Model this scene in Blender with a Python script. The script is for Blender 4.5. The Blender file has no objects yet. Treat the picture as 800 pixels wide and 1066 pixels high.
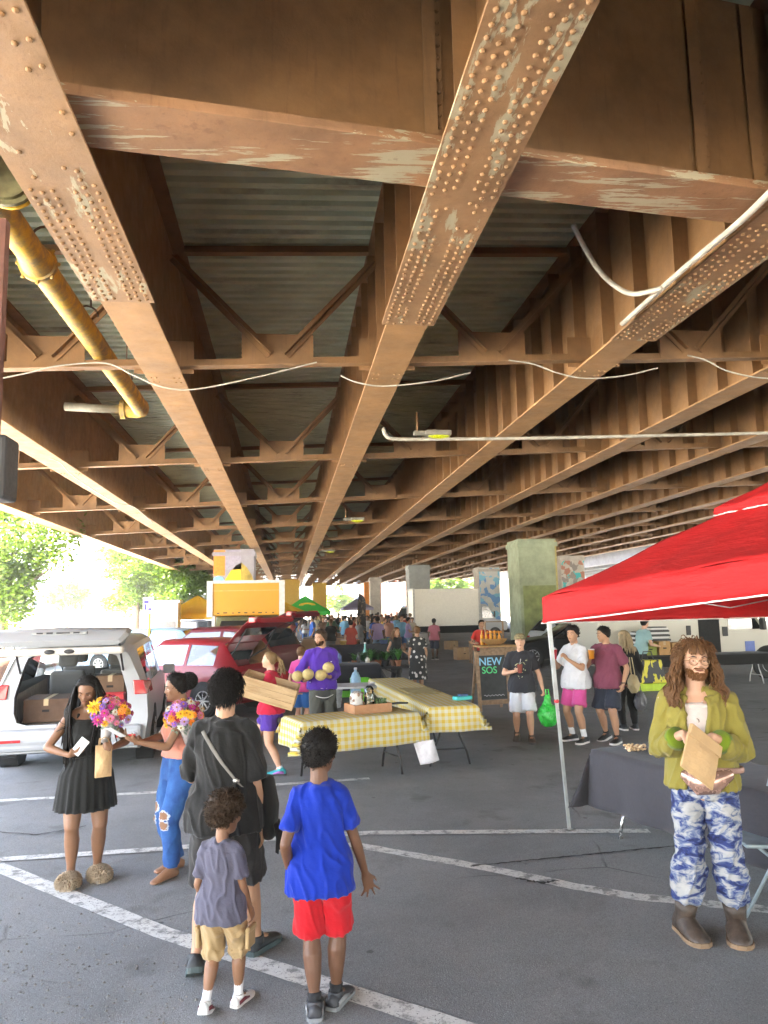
import bpy, math, random
import numpy as np
from mathutils import Vector, Matrix, noise
V = Vector
R = math.radians
S = bpy.context.scene
COL = S.collection
rnd = random.Random(7)

# ------------------------------------------------------------------ camera frame
F, CZ = 780.0, 2.05
def _frame():
    vy = V(((300 - 400) / F, -(636 - 533) / F, -1)).normalized()
    v2 = V(((700 - 400) / F, -(628 - 533) / F, -1)).normalized()
    up = v2.cross(vy).normalized()
    if up.y < 0: up = -up
    vx = vy.cross(up).normalized()
    return Matrix((vx, vy, up))           # rows: world axes seen from the camera
CAMR = _frame()
CAM = V((0, 0, CZ))
def ray(px, py):
    return CAMR @ V(((px - 400) / F, -(py - 533) / F, -1))
def G(px, py, z=0.0):                      # point of the horizontal plane z under a pixel
    d = ray(px, py); t = (z - CZ) / d.z
    return CAM + d * t
def D(px, py, Y):                          # point at distance Y along the bridge
    d = ray(px, py); return CAM + d * (Y / d.y)

# ------------------------------------------------------------------ materials
class NT:
    def __init__(s, name):
        s.m = bpy.data.materials.new(name); s.m.use_nodes = True
        s.t = s.m.node_tree; s.n = s.t.nodes
        s.b = s.n['Principled BSDF']; s.out = s.n['Material Output']
        s.co = s.n.new('ShaderNodeTexCoord')
    def new(s, k, **kw):
        n = s.n.new('ShaderNode' + k)
        for a, v in kw.items(): setattr(n, a, v)
        return n
    def link(s, a, b): s.t.links.new(a, b)
    def mapped(s, scale=(1, 1, 1), rot=(0, 0, 0), src='Object'):
        m = s.new('Mapping'); m.inputs['Scale'].default_value = scale; m.inputs['Rotation'].default_value = rot
        s.link(s.co.outputs[src], m.inputs['Vector']); return m.outputs[0]
    def noise(s, scale, detail=4, rough=.6, vec=None, dist=0):
        n = s.new('TexNoise'); n.inputs['Scale'].default_value = scale
        n.inputs['Detail'].default_value = detail; n.inputs['Roughness'].default_value = rough
        n.inputs['Distortion'].default_value = dist
        s.link(vec or s.co.outputs['Object'], n.inputs['Vector']); return n.outputs['Fac']
    def ramp(s, fac, stops, interp='LINEAR'):
        r = s.new('ValToRGB'); e = r.color_ramp.elements; r.color_ramp.interpolation = interp
        while len(e) < len(stops): e.new(.5)
        for i, (p, c) in enumerate(stops):
            e[i].position = p
            e[i].color = (c, c, c, 1) if isinstance(c, (int, float)) else (*c, 1)
        s.link(fac, r.inputs[0]); return r.outputs[0]
    def mix(s, fac, a, b, mode='MIX'):
        n = s.new('Mix', data_type='RGBA', blend_type=mode)
        for v, i in ((fac, 0), (a, 6), (b, 7)):
            if hasattr(v, 'links') or hasattr(v, 'is_linked'): s.link(v, n.inputs[i])
            else: n.inputs[i].default_value = v if i == 0 else (*v, 1)
        return n.outputs[2]
    def math(s, op, a, b=0.0):
        n = s.new('Math', operation=op)
        for i, v in enumerate((a, b)):
            if hasattr(v, 'is_linked'): s.link(v, n.inputs[i])
            else: n.inputs[i].default_value = v
        return n.outputs[0]
    def bump(s, h, strength=.3, dist=.02):
        n = s.new('Bump'); n.inputs['Strength'].default_value = strength; n.inputs['Distance'].default_value = dist
        s.link(h, n.inputs['Height']); s.link(n.outputs[0], s.b.inputs['Normal'])
    def col(s, c):
        if hasattr(c, 'is_linked'): s.link(c, s.b.inputs['Base Color'])
        else: s.b.inputs['Base Color'].default_value = (*c, 1)
    def rough(s, r):
        if hasattr(r, 'is_linked'): s.link(r, s.b.inputs['Roughness'])
        else: s.b.inputs['Roughness'].default_value = r

_mats = {}
def mat(name, c, rough=.6, metal=0.0, var=.18, scale=9.0, bump=.0, bscale=60.0, coat=0.0, trans=0.0, emit=0.0, spec=None):
    """painted / cloth / plain surface with uneven tone and fine relief"""
    if name in _mats: return _mats[name]
    t = NT(name)
    a = tuple(max(0, x * (1 - var)) for x in c); b = tuple(min(1, x * (1 + var)) for x in c)
    t.col(t.mix(t.ramp(t.noise(scale, 5), [(.3, 0), (.7, 1)]), a, b))
    t.rough(t.ramp(t.noise(scale * 2.3, 3), [(.3, max(0, rough - .08)), (.7, min(1, rough + .08))]))
    t.b.inputs['Metallic'].default_value = metal
    t.b.inputs['Coat Weight'].default_value = coat
    if spec is not None: t.b.inputs['Specular IOR Level'].default_value = spec
    if trans: t.b.inputs['Transmission Weight'].default_value = trans
    if emit:
        t.b.inputs['Emission Color'].default_value = (*c, 1); t.b.inputs['Emission Strength'].default_value = emit
    if bump: t.bump(t.noise(bscale, 4), bump, .01)
    _mats[name] = t.m
    return t.m
def cloth(name, c, var=.14, weave=260.0, rough=.9):
    if name in _mats: return _mats[name]
    t = NT(name)
    a = tuple(x * (1 - var) for x in c); b = tuple(min(1, x * (1 + var)) for x in c)
    t.col(t.mix(t.noise(14, 6, .7), a, b)); t.rough(rough)
    t.b.inputs['Specular IOR Level'].default_value = .25
    t.b.inputs['Sheen Weight'].default_value = .12
    n = t.noise(weave, 2); n2 = t.noise(22, 4, .6)
    t.bump(t.math('ADD', t.math('MULTIPLY', n, .15), n2), .35, .012)
    _mats[name] = t.m
    return t.m
def skin(name, c):
    if name in _mats: return _mats[name]
    t = NT(name)
    a = tuple(x * .86 for x in c); b = (min(1, c[0] * 1.12), c[1] * 1.08, c[2] * 1.05)
    t.col(t.mix(t.noise(18, 5), a, b)); t.rough(.5)
    t.b.inputs['Subsurface Weight'].default_value = .08
    t.b.inputs['Subsurface Radius'].default_value = (.01, .005, .003)
    t.b.inputs['Specular IOR Level'].default_value = .35
    t.bump(t.noise(140, 3), .08, .004)
    _mats[name] = t.m
    return t.m

# ------------------------------------------------------------------ mesh builder
class MB:
    def __init__(s): s.v = []; s.f = []; s.mi = []; s.uv = {}; s.cur = 0
    def add(s, vs, fs):
        o = len(s.v); s.v += [tuple(x) for x in vs]
        for f in fs: s.f.append(tuple(i + o for i in f)); s.mi.append(s.cur)
        return o
    def box(s, c, d, m=None):
        x, y, z = d[0] / 2, d[1] / 2, d[2] / 2; c = V(c)
        vs = [V((i * x, j * y, k * z)) for i in (-1, 1) for j in (-1, 1) for k in (-1, 1)]
        if m is not None: vs = [m @ v for v in vs]
        s.add([c + v for v in vs], [(0, 1, 3, 2), (4, 6, 7, 5), (0, 4, 5, 1), (2, 3, 7, 6), (0, 2, 6, 4), (1, 5, 7, 3)])
    def bx(s, x0, x1, y0, y1, z0, z1):
        s.box(((x0 + x1) / 2, (y0 + y1) / 2, (z0 + z1) / 2), (abs(x1 - x0), abs(y1 - y0), abs(z1 - z0)))
    def bar(s, p, q, w, h, up=(0, 0, 1)):
        p, q = V(p), V(q); t = (q - p).normalized(); u = V(up)
        a = t.cross(u)
        if a.length < 1e-4: a = t.cross(V((1, 0, 0)))
        a.normalize(); b = a.cross(t).normalized()
        c = [p + a * i * w / 2 + b * j * h / 2 for i, j in ((-1, -1), (1, -1), (1, 1), (-1, 1))]
        e = [x + (q - p) for x in c]
        s.add(c + e, [(0, 3, 2, 1), (4, 5, 6, 7), (0, 1, 5, 4), (1, 2, 6, 5), (2, 3, 7, 6), (3, 0, 4, 7)])
    def loft(s, rings, cap=True, closed=True):
        n = len(rings[0]); vs = [p for r in rings for p in r]; fs = []
        for k in range(len(rings) - 1):
            for i in range(n if closed else n - 1):
                j = (i + 1) % n
                fs.append((k * n + i, k * n + j, (k + 1) * n + j, (k + 1) * n + i))
        if cap:
            fs.append(tuple(range(n - 1, -1, -1))); fs.append(tuple((len(rings) - 1) * n + i for i in range(n)))
        return s.add(vs, fs)
    def tube(s, pts, rad, seg=8, side=None, cap=True, round_=False):
        """pts: polyline; rad: r or (a, b) per point; side: direction of the a axis"""
        pts = [V(p) for p in pts]
        if isinstance(rad, (int, float)): rad = [rad] * len(pts)
        rad = [(r, r) if isinstance(r, (int, float)) else r for r in rad]
        if round_:
            def ext(p, q, r, sg):
                d = (p - q).normalized(); m = min(r)
                return [(p + d * m * math.sin(a), (r[0] * math.cos(a), r[1] * math.cos(a))) for a in sg]
            A = ext(pts[0], pts[1], rad[0], (1.4, 1.0, .5)); B = ext(pts[-1], pts[-2], rad[-1], (.5, 1.0, 1.4))
            pts = [a[0] for a in A] + pts + [b[0] for b in B]; rad = [a[1] for a in A] + rad + [b[1] for b in B]
        rings = []; pa = V(side) if side is not None else None
        for i, p in enumerate(pts):
            t = (pts[min(i + 1, len(pts) - 1)] - pts[max(i - 1, 0)])
            if t.length < 1e-9: t = V((0, 0, 1))
            t.normalize()
            if pa is None:
                pa = t.cross(V((0, 0, 1)))
                if pa.length < .05: pa = t.cross(V((0, 1, 0)))
            a = pa - t * pa.dot(t)
            if a.length < 1e-4: a = t.cross(V((0.3, 1, .2)))
            a.normalize(); b = t.cross(a); 
            if side is None: pa = a
            rings.append([p + a * (rad[i][0] * math.cos(2 * math.pi * k / seg)) + b * (rad[i][1] * math.sin(2 * math.pi * k / seg)) for k in range(seg)])
        return s.loft(rings, cap)
    def lathe(s, prof, c=(0, 0, 0), seg=16, axis='z', cap=True):
        rings = []
        for r, h in prof:
            ring = []
            for k in range(seg):
                a = 2 * math.pi * k / seg; x, y = r * math.cos(a), r * math.sin(a)
                p = (x, y, h) if axis == 'z' else ((h, x, y) if axis == 'x' else (x, h, y))
                ring.append(V(c) + V(p))
            rings.append(ring)
        s.loft(rings, cap)
    def ball(s, c, r, seg=12, n=8, m=None):
        r = (r, r, r) if isinstance(r, (int, float)) else r
        rings = []
        for k in range(n + 1):
            a = -math.pi / 2 + math.pi * (.03 + .94 * k / n)
            ring = []
            for i in range(seg):
                b = 2 * math.pi * i / seg
                p = V((r[0] * math.cos(a) * math.cos(b), r[1] * math.cos(a) * math.sin(b), r[2] * math.sin(a)))
                ring.append(V(c) + (m @ p if m is not None else p))
            rings.append(ring)
        s.loft(rings)
    def prism(s, poly, y0, y1, ax='y'):
        """poly in (a, b): extruded along ax"""
        def P(a, b, h): return {'y': (a, h, b), 'x': (h, a, b), 'z': (a, b, h)}[ax]
        s.loft([[P(a, b, y0) for a, b in poly], [P(a, b, y1) for a, b in poly]])
    def quad(s, a, b, c, d): s.add([a, b, c, d], [(0, 1, 2, 3)])
    def grid(s, fn, nu, nv, uv=True):
        vs = []; 
        for j in range(nv + 1):
            for i in range(nu + 1): vs.append(fn(i / nu, j / nv))
        fs = [(j * (nu + 1) + i, j * (nu + 1) + i + 1, (j + 1) * (nu + 1) + i + 1, (j + 1) * (nu + 1) + i) for j in range(nv) for i in range(nu)]
        o = s.add(vs, fs)
        for j in range(nv + 1):
            for i in range(nu + 1): s.uv[o + j * (nu + 1) + i] = (i / nu, j / nv)
        return o
    def mesh(s, name):
        me = bpy.data.meshes.new(name); me.from_pydata(s.v, [], s.f); me.update()
        return me
    def build(s, name, mats, parent=None, smooth=False, world=False, bevel=0, fixn=True, solid=0, auto=None):
        me = s.mesh(name)
        if not isinstance(mats, (list, tuple)): mats = [mats]
        for m in mats: me.materials.append(m)
        me.polygons.foreach_set('material_index', s.mi)
        if s.uv:
            l = me.uv_layers.new(name='UVMap')
            for lp in me.loops:
                l.data[lp.index].uv = s.uv.get(lp.vertex_index, (0, 0))
        if fixn:
            import bmesh
            bm = bmesh.new(); bm.from_mesh(me); bmesh.ops.recalc_face_normals(bm, faces=bm.faces); bm.to_mesh(me); bm.free()
        if smooth:
            me.polygons.foreach_set('use_smooth', [True] * len(me.polygons))
            if auto:
                me.set_sharp_from_angle(angle=R(auto))
        if world and parent is not None:
            me.transform(parent_matrix(parent).inverted())
        o = bpy.data.objects.new(name, me); COL.objects.link(o)
        if parent is not None: o.parent = parent
        if solid:
            md = o.modifiers.new('thickness', 'SOLIDIFY'); md.thickness = solid; md.offset = 0
        if bevel:
            md = o.modifiers.new('soft_edges', 'BEVEL'); md.width = bevel; md.segments = 2; md.limit_method = 'ANGLE'; md.angle_limit = R(40)
        return o
def parent_matrix(o):
    m = Matrix.LocRotScale(o.location, o.rotation_euler, o.scale)
    return parent_matrix(o.parent) @ m if o.parent else m
def mesh_obj(name, me, mats, parent=None):
    if not isinstance(mats, (list, tuple)): mats = [mats]
    me.materials.clear()
    for m in mats: me.materials.append(m)
    me.name = name
    o = bpy.data.objects.new(name, me); COL.objects.link(o)
    if parent is not None: o.parent = parent
    return o
def tag(o, label=None, cat=None, group=None, kind=None):
    if label: o['label'] = label
    if cat: o['category'] = cat
    if group: o['group'] = group
    if kind: o['kind'] = kind
    return o
def thing(name, label, cat, loc=(0, 0, 0), rz=0.0, group=None):
    o = bpy.data.objects.new(name, None); COL.objects.link(o)
    o.location = loc; o.rotation_euler = (0, 0, rz); o.empty_display_size = .2
    return tag(o, label, cat, group)
def copy_tree(o, parent=None):
    c = o.copy(); COL.objects.link(c)
    if parent is not None: c.parent = parent
    for ch in list(o.children): copy_tree(ch, c)
    return c
def remesh(mb, voxel, smooth=3, fac=.5):
    me = mb.mesh('shape'); o = bpy.data.objects.new('shape', me); COL.objects.link(o)
    m = o.modifiers.new('r', 'REMESH'); m.mode = 'VOXEL'; m.voxel_size = voxel; m.use_smooth_shade = True
    s = o.modifiers.new('s', 'SMOOTH'); s.factor = fac; s.iterations = smooth
    dg = bpy.context.evaluated_depsgraph_get()
    out = bpy.data.meshes.new_from_object(o.evaluated_get(dg))
    bpy.data.objects.remove(o); bpy.data.meshes.remove(me)
    out.polygons.foreach_set('use_smooth', [True] * len(out.polygons))
    return out
def wrinkle(me, amp, sc, seed=0.0, zr=None):
    """folds: push the vertices along their normals by stretched noise"""
    n = len(me.vertices); co = np.empty(n * 3); me.vertices.foreach_get('co', co); co = co.reshape(-1, 3)
    nr = np.empty(n * 3); me.vertices.foreach_get('normal', nr); nr = nr.reshape(-1, 3)
    d = np.empty(n)
    for i in range(n):
        x, y, z = co[i]
        p = V((x * sc[0] + seed, y * sc[1] + seed * 1.7, z * sc[2] + .8 * x * sc[0] - seed))
        d[i] = .8 * noise.noise(p) + .4 * noise.noise(p * 2.1 + V((3.1, 1, 2))) + .95 * (1 - min(1, abs(noise.noise(p * 1.25 + V((7, 3, 1)))) * 3.2)) ** 1.5 - .15
    co += nr * ((np.maximum(d, -.35) + .3) * amp)[:, None]
    me.vertices.foreach_set('co', co.ravel()); me.update()
# ------------------------------------------------------------------ shared surface materials
def steel_mat(name, peel=0.0, stretch=(3, .5, 3), base=(.22, .118, .047)):
    t = NT(name)
    dk = tuple(x * .70 for x in base); lt = (base[0] * 1.2, base[1] * 1.19, base[2] * 1.16)
    c = t.mix(t.ramp(t.noise(1.6, 8, .65), [(.32, 0), (.68, 1)]), dk, lt)
    st = t.noise(4.0, 6, .7, t.mapped((6, 6, .5)))
    c = t.mix(t.ramp(st, [(.56, 0), (.74, .45)]), c, (.095, .042, .02))
    c = t.mix(t.ramp(t.noise(11, 7, .75), [(.62, 0), (.74, .3)]), c, (.14, .055, .022))
    c = t.mix(t.ramp(t.noise(2.6, 6, .75, t.mapped((9, 9, .35))), [(.66, 0), (.72, .45)]), c, (.42, .36, .26))
    if peel:
        pf = t.noise(2.2, 10, .68, t.mapped(stretch), .4)
        big = t.noise(.9, 3, .5)
        f = t.math('ADD', pf, t.math('MULTIPLY', big, .55))
        c = t.mix(t.ramp(f, [(.985 - peel, 0), (1.0 - peel, .9)]), c, (.33, .30, .20))
        c = t.mix(t.ramp(t.noise(7, 6, .7), [(.6, 0), (.68, peel * 3)]), c, (.13, .055, .025))
    t.col(c); t.rough(t.ramp(t.noise(5, 4), [(.3, .5), (.7, .75)]))
    t.bump(t.math('ADD', t.noise(45, 5), t.math('MULTIPLY', t.noise(6, 4), 1.5)), .25, .008)
    return t.m
STEEL = steel_mat('brown_steel_paint')
FLANGE = steel_mat('brown_flange_paint', base=(.30, .165, .066))
WORN = steel_mat('worn_flange_paint', .115, (3, .7, 3), base=(.24, .138, .066))
WORNX = steel_mat('scraped_beam_paint', .165, (.45, 5, 5), base=(.25, .13, .062))
def galv():
    t = NT('galvanised_deck')
    c = t.mix(t.ramp(t.noise(1.2, 6), [(.3, 0), (.7, 1)]), (.42, .48, .33), (.60, .67, .50))
    c = t.mix(t.ramp(t.noise(.6, 8, .7, t.mapped((1, 3, 1))), [(.55, 0), (.7, .7)]), c, (.16, .13, .09))
    t.col(c); t.rough(.6); t.b.inputs['Metallic'].default_value = .25
    t.bump(t.noise(30, 3), .1, .01)
    return t.m
GALV = galv()
CONC = mat('concrete', (.42, .39, .34), .9, var=.2, scale=2.5, bump=.3, bscale=40)
def asphalt():
    t = NT('asphalt')
    big = t.ramp(t.noise(.45, 7, .66), [(.34, 0), (.64, 1)])
    c = t.mix(big, (.178, .185, .191), (.270, .277, .281))
    st = t.ramp(t.noise(.9, 7, .65, None, .8), [(.56, 0), (.74, .65)])
    c = t.mix(st, c, (.100, .099, .096))
    oil = t.ramp(t.noise(1.7, 3, .5), [(.62, 0), (.74, .6)]); c = t.mix(oil, c, (.050, .049, .047))
    gum = t.new('TexVoronoi'); gum.inputs['Scale'].default_value = 2.3; t.link(t.co.outputs['Object'], gum.inputs['Vector']); c = t.mix(t.ramp(gum.outputs['Distance'], [(.045, .7), (.06, 0)]), c, (.055, .055, .055))
    sp = t.new('TexVoronoi'); sp.inputs['Scale'].default_value = 75; t.link(t.co.outputs['Object'], sp.inputs['Vector'])
    agg = t.ramp(t.math('MULTIPLY', sp.outputs['Distance'], 1.0), [(.10, 1), (.34, 0)])
    lum = t.new('TexWhiteNoise'); t.link(sp.outputs['Position'], lum.inputs['Vector'])
    pick = t.ramp(lum.outputs['Value'], [(.5, 0), (.95, 1)])
    c = t.mix(t.math('MULTIPLY', t.math('MULTIPLY', agg, pick), .62), c, (.42, .41, .38))
    fine = t.noise(160, 3, .7)
    c = t.mix(t.ramp(fine, [(.36, .55), (.55, 0)]), c, (.03, .03, .03))
    # hairline cracks
    ck = t.new('TexVoronoi', feature='DISTANCE_TO_EDGE'); ck.inputs['Scale'].default_value = .33
    wv = t.new('Mix', data_type='VECTOR'); wv.inputs[0].default_value = .12
    nn = t.new('TexNoise'); nn.inputs['Scale'].default_value = 1.8; nn.inputs['Detail'].default_value = 6
    t.link(t.co.outputs['Object'], nn.inputs['Vector']); t.link(t.co.outputs['Object'], wv.inputs[4]); t.link(nn.outputs['Color'], wv.inputs[5])
    t.link(wv.outputs[1], ck.inputs['Vector'])
    cm = t.math('MULTIPLY', t.ramp(ck.outputs['Distance'], [(.0, 1), (.0035, 0)]), t.ramp(t.noise(.7, 3), [(.5, 0), (.6, .8)]))
    c = t.mix(cm, c, (.02, .02, .02))
    t.col(c); t.rough(t.ramp(t.noise(2, 4), [(.3, .72), (.7, .95)]))
    h = t.math('ADD', t.math('MULTIPLY', fine, .6), t.math('SUBTRACT', t.math('MULTIPLY', agg, .5), cm))
    t.bump(h, .55, .012)
    return t.m
ASPHALT = asphalt()
def paintline():
    t = NT('worn_road_paint')
    w = t.ramp(t.noise(9, 9, .72), [(.40, 1), (.50, 0)])
    w2 = t.ramp(t.noise(70, 3, .7), [(.34, 1), (.42, 0)])
    f = t.math('MAXIMUM', t.math('MULTIPLY', w, .75), w2)
    c = t.mix(t.noise(3, 4), (.52, .52, .50), (.66, .66, .63))
    t.col(t.mix(f, c, (.10, .10, .10))); t.rough(.8)
    t.bump(t.noise(120, 3), .4, .006)
    return t.m
PAINT = paintline()

# ------------------------------------------------------------------ ground
b = MB(); b.quad((-450, -300, 0), (450, -300, 0), (450, 600, 0), (-450, 600, 0))
tag(b.build('ground', mat('pale_ground', (.52, .49, .43), .95, var=.12, scale=.3, bump=.2, bscale=20)), kind='structure')
b = MB(); b.quad((-9.5, -45, .004), (33, -45, .004), (33, 125, .004), (-9.5, 125, .004))
tag(b.build('parking_lot', ASPHALT), kind='structure')
b = MB(); b.bx(-9.9, -9.5, -60, 150, -.05, .12)
tag(b.build('kerb', CONC), kind='structure')
def stripe(name, pts, w, m, z=.008, seg=14, jag=0.0):
    P = [G(*p) for p in pts]; b = MB(); L = []
    for k in range(len(P) - 1):
        for i in range(seg + (k == len(P) - 2)):
            L.append(P[k].lerp(P[k + 1], i / seg))
    vs = []
    for i, p in enumerate(L):
        t = (L[min(i + 1, len(L) - 1)] - L[max(i - 1, 0)]); n = V((-t.y, t.x, 0)).normalized()
        a = w / 2 * (1 + jag * rnd.uniform(-1, 1)); c = w / 2 * (1 + jag * rnd.uniform(-1, 1))
        off = n * (jag * w * rnd.uniform(-.5, .5))
        vs += [V((p.x, p.y, z)) + n * a + off, V((p.x, p.y, z)) - n * c + off]
    b.add(vs, [(2 * i, 2 * i + 1, 2 * i + 3, 2 * i + 2) for i in range(len(L) - 1)])
    return tag(b.build(name, m), kind='structure')
stripe('parking_line', [(-60, 880), (0, 904), (170, 972), (400, 1046), (560, 1098)], .15, PAINT, .008, jag=.03)
stripe('parking_line', [(-80, 905), (0, 896), (170, 885), (300, 873), (390, 868), (676, 866)], .12, PAINT, .012, jag=.03)
stripe('parking_line', [(362, 879), (510, 905), (600, 924), (660, 934), (790, 947), (900, 960)], .13, PAINT, .008, jag=.06)
stripe('parking_line', [(-50, 838), (0, 834), (170, 825), (385, 811)], .11, PAINT, .008, jag=.03)
TAR = mat('tar_crack', (.022, .021, .02), .85, bump=.3)
stripe('pavement_crack', [(490, 903), (560, 896), (640, 888), (712, 881)], .02, TAR, .011, 18, jag=.7)
stripe('pavement_crack', [(538, 916), (552, 919), (566, 921), (580, 918)], .03, TAR, .014, 8, jag=.8)
stripe('pavement_crack', [(-20, 866), (40, 870), (90, 861)], .02, TAR, .011, 12, jag=.8)
# loose grit beside the painted line
b = MB()
for i in range(700):
    x, y = rnd.gauss(70, 80), rnd.gauss(1020, 55)
    if y < 930: continue
    p = G(x, y); r = rnd.uniform(.003, .010)
    b.ball((p.x, p.y, r * .5), (r, r * rnd.uniform(.6, 1.2), r * .7), 5, 3)
tag(b.build('grit', mat('grit', (.15, .145, .135), .9, var=.5, scale=30)), kind='stuff')

# ------------------------------------------------------------------ steel viaduct
Y0, Y1 = -36.0, 112.0
def zf(x): return 5.35 + .037 * x
GX = [1.42 + 3.1 * (k - 2) for k in range(-1, 11)]
BR = thing('steel_viaduct', 'brown riveted steel viaduct with long plate girders roofing the whole market', 'bridge', (0, 50, 0))
WEB = 2.05
def rivet(b, p, r=.021):
    rings = []
    for rr, h in ((1.0, 0), (.92, .4), (.6, .75), (.15, .88)):
        rings.append([V((p[0] + r * rr * math.cos(a * math.pi / 4), p[1] + r * rr * math.sin(a * math.pi / 4), p[2] - r * h)) for a in range(8)])
    b.loft(rings, cap=False); 
    n = len(b.v); b.f.append(tuple(range(n - 8, n))); b.mi.append(b.cur)
PLATE = {0: 7.0, 1: 7.7, 2: 8.4, 3: 9.0, 4: 8.2}
for gi, x in enumerate(GX):
    z = zf(x); k = gi - 1
    web = MB(); web.bx(x - .012, x + .012, Y0, Y1, z + .03, z + WEB)
    y = Y0 + .4 + .35 * (gi % 2)
    while y < Y1 - 1:
        if y > -2: web.bx(x - .20, x - .013, y - .009, y + .009, z + .032, z + WEB - .03)
        y += .98 if y < 60 else 1.96
    web.build('girder_web', STEEL, BR, world=True)
    fl = MB(); fl.bx(x - .25, x + .25, Y0, Y1, z, z + .03)
    for yy in [10.2 + 6.75 * q for q in range(0, 9)]:               # splice rivets at every cross frame
        for r_ in (-.10, .10):
            for c_ in (-.19, -.12, .12, .19): rivet(fl, (x + c_, yy + r_ + .25, z), .02)
    fl.bx(x - .225, x + .225, 8.4 + 3.4, 8.415 + 3.4, z - .004, z + .001)
    fl.build('bottom_flange', FLANGE, BR, world=True, bevel=.004)
    tf = MB(); tf.bx(x - .2, x + .2, Y0, Y1, z + WEB, z + WEB + .03); tf.build('top_flange', STEEL, BR, world=True)
    if k in PLATE:                                                  # riveted cover plate near the pier
        pl = MB(); ye = PLATE[k]; pl.bx(x - .31, x + .31, Y0, ye, z - .028, z - .002)
        for q in range(int((ye - .2) / .105)):
            yy = ye - .09 - q * .105
            if yy < 1.2: break
            gap = (k == 1 and 4.4 < yy < 5.6) or (k == 2 and 5.5 < yy < 6.3)
            for ci, c_ in enumerate((-.25, -.165, -.085, .085, .165, .25)):
                if gap and rnd.random() < .55: continue
                if rnd.random() < .012: continue
                if k == 1 and ye - yy > 2.4 and (ci in (2, 3) or q % 2): continue
                pl.cur = 1; rivet(pl, (x + c_ + rnd.uniform(-.007, .007), yy + rnd.uniform(-.006, .006) + (.035 if ci in (1, 4) else 0), z - .028), .0205)
        pl.build('cover_plate', [WORN, STEEL], BR, world=True, bevel=.0)
# corrugated deck, ribs across the bridge
b = MB(); xs = (GX[0] - .55, GX[-1] + .6); prof = []; y = Y0
while y < Y1:
    prof += [(y, 0), (y + .12, 0), (y + .15, .085), (y + .23, .085)]; y += .26
vs = []
for yy, h in prof:
    for xx in xs: vs.append((xx, yy, zf(xx) + WEB + .034 + h))
b.add(vs, [(2 * i, 2 * i + 1, 2 * i + 3, 2 * i + 2) for i in range(len(prof) - 1)])
b.build('corrugated_deck', GALV, BR, world=True)
b = MB(); rings = []
for yy in (Y0, Y1):
    rings.append([V((xs[0] - .15, yy, zf(xs[0]) + WEB + .12)), V((xs[1] + .15, yy, zf(xs[1]) + WEB + .12)), V((xs[1] + .15, yy, zf(xs[1]) + WEB + .6)), V((xs[0] - .15, yy, zf(xs[0]) + WEB + .6))])
b.loft(rings); b.build('road_slab', CONC, BR, world=True)
for xx in xs:
    b = MB(); b.bx(xx - .15, xx + .15, Y0, Y1, zf(xx) + WEB + .62, zf(xx) + WEB + 1.4); b.build('parapet', CONC, BR, world=True)

# cross frames: bottom strut, gusset, two diagonals
def cross_frame(mb, xa, xb, y):
    za, zb = zf(xa) + .10, zf(xb) + .10
    p, q = V((xa + .21, y, za)), V((xb - .21, y, zb)); m = (p + q) / 2
    mb.bar(p, q, .16, .012); mb.bar(p + V((0, .075, .072)), q + V((0, .075, .072)), .012, .13)
    mb.bar(m + V((0, .066, .05)), m + V((0, .066, .42)), .012, .78, (0, 0.0001, 0)) if 0 else mb.bx(m.x - .50, m.x + .50, y + .055, y + .067, m.z + .006, m.z + .48)
    for e, s in ((xa + .1, -1), (xb - .1, 1)):
        a = V((m.x + s * .10, y + .03, m.z + .17)); c = V((e, y + .03, zf(e) + WEB - .35))
        mb.bar(a, c, .14, .012, (0, 1, 0)); mb.bar(a + V((0, -.04, .05)), c + V((0, -.04, .05)), .10, .012, (0, 1, 0)) if 0 else mb.bar(a + V((0, -.045, 0)), c + V((0, -.045, 0)), .09, .011)
    mb.bar(V((xa + .21, y + .4, zf(xa) + WEB - .06)), V((xb - .21, y + .4, zf(xb) + WEB - .06)), .12, .1)
    for e in (xa + .03, xb - .40):                                  # plates to the girders
        mb.bx(e, e + .37, y + .070, y + .080, zf(e) + .04, zf(e) + .50)
rest = MB()
for q in range(16):
    yy = 10.2 + 6.75 * q
    if yy > Y1: break
    for gi in range(len(GX) - 1):
        y = yy + .1 * GX[gi] * 0
        if q < 8:
            mb = MB(); cross_frame(mb, GX[gi], GX[gi + 1], y); mb.build('cross_frame', STEEL, BR, world=True)
        else: cross_frame(rest, GX[gi], GX[gi + 1], y)
tag(rest.build('cross_frame', STEEL, BR, world=True), kind='stuff')
# deep floor beam on a skew between the first girders
A = G(98, 130, zf(-1.6) + .05); B = G(792, 216, zf(4.4) + .05)
dirx = (B - A); dirx.z = 0; dirx.normalize()
def on_beam(x, z): 
    t = (x - A.x) / dirx.x; p = A + dirx * t; return V((x, p.y, z))
fb = MB(); wb = MB(); rv = MB()
for (xa, xb) in ((GX[2] + .03, GX[3] - .03), (GX[3] + .03, GX[4] - .03)):
    p, q = on_beam(xa, zf(xa) + .06), on_beam(xb, zf(xb) + .06)
    fb.bar(p, q, .56, .03); fb.bar(p + V((0, -.27, .03)), q + V((0, -.27, .03)), .02, .07)
    wb.bar(p + V((0, 0, WEB / 2)), q + V((0, 0, WEB / 2)), .02, WEB - .1)
    for x in ((xb - .28,) if xa < 0 else (xb - .9, xb - .3)):
        c = on_beam(x, zf(x)); wb.bar(c + V((0, -.06, .1)), c + V((0, -.06, WEB - .05)), .015, .10, (1, 0, 0)); wb.bar(c + V((.05, -.016, .1)), c + V((.05, -.016, WEB - .05)), .11, .012, (0, 1, 0))
        for i in range(18):
            for dx in (.03, .075): wb.ball(c + V((dx, -.026, .16 + i * .1)), (.018, .014, .018), 6, 4)
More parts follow.
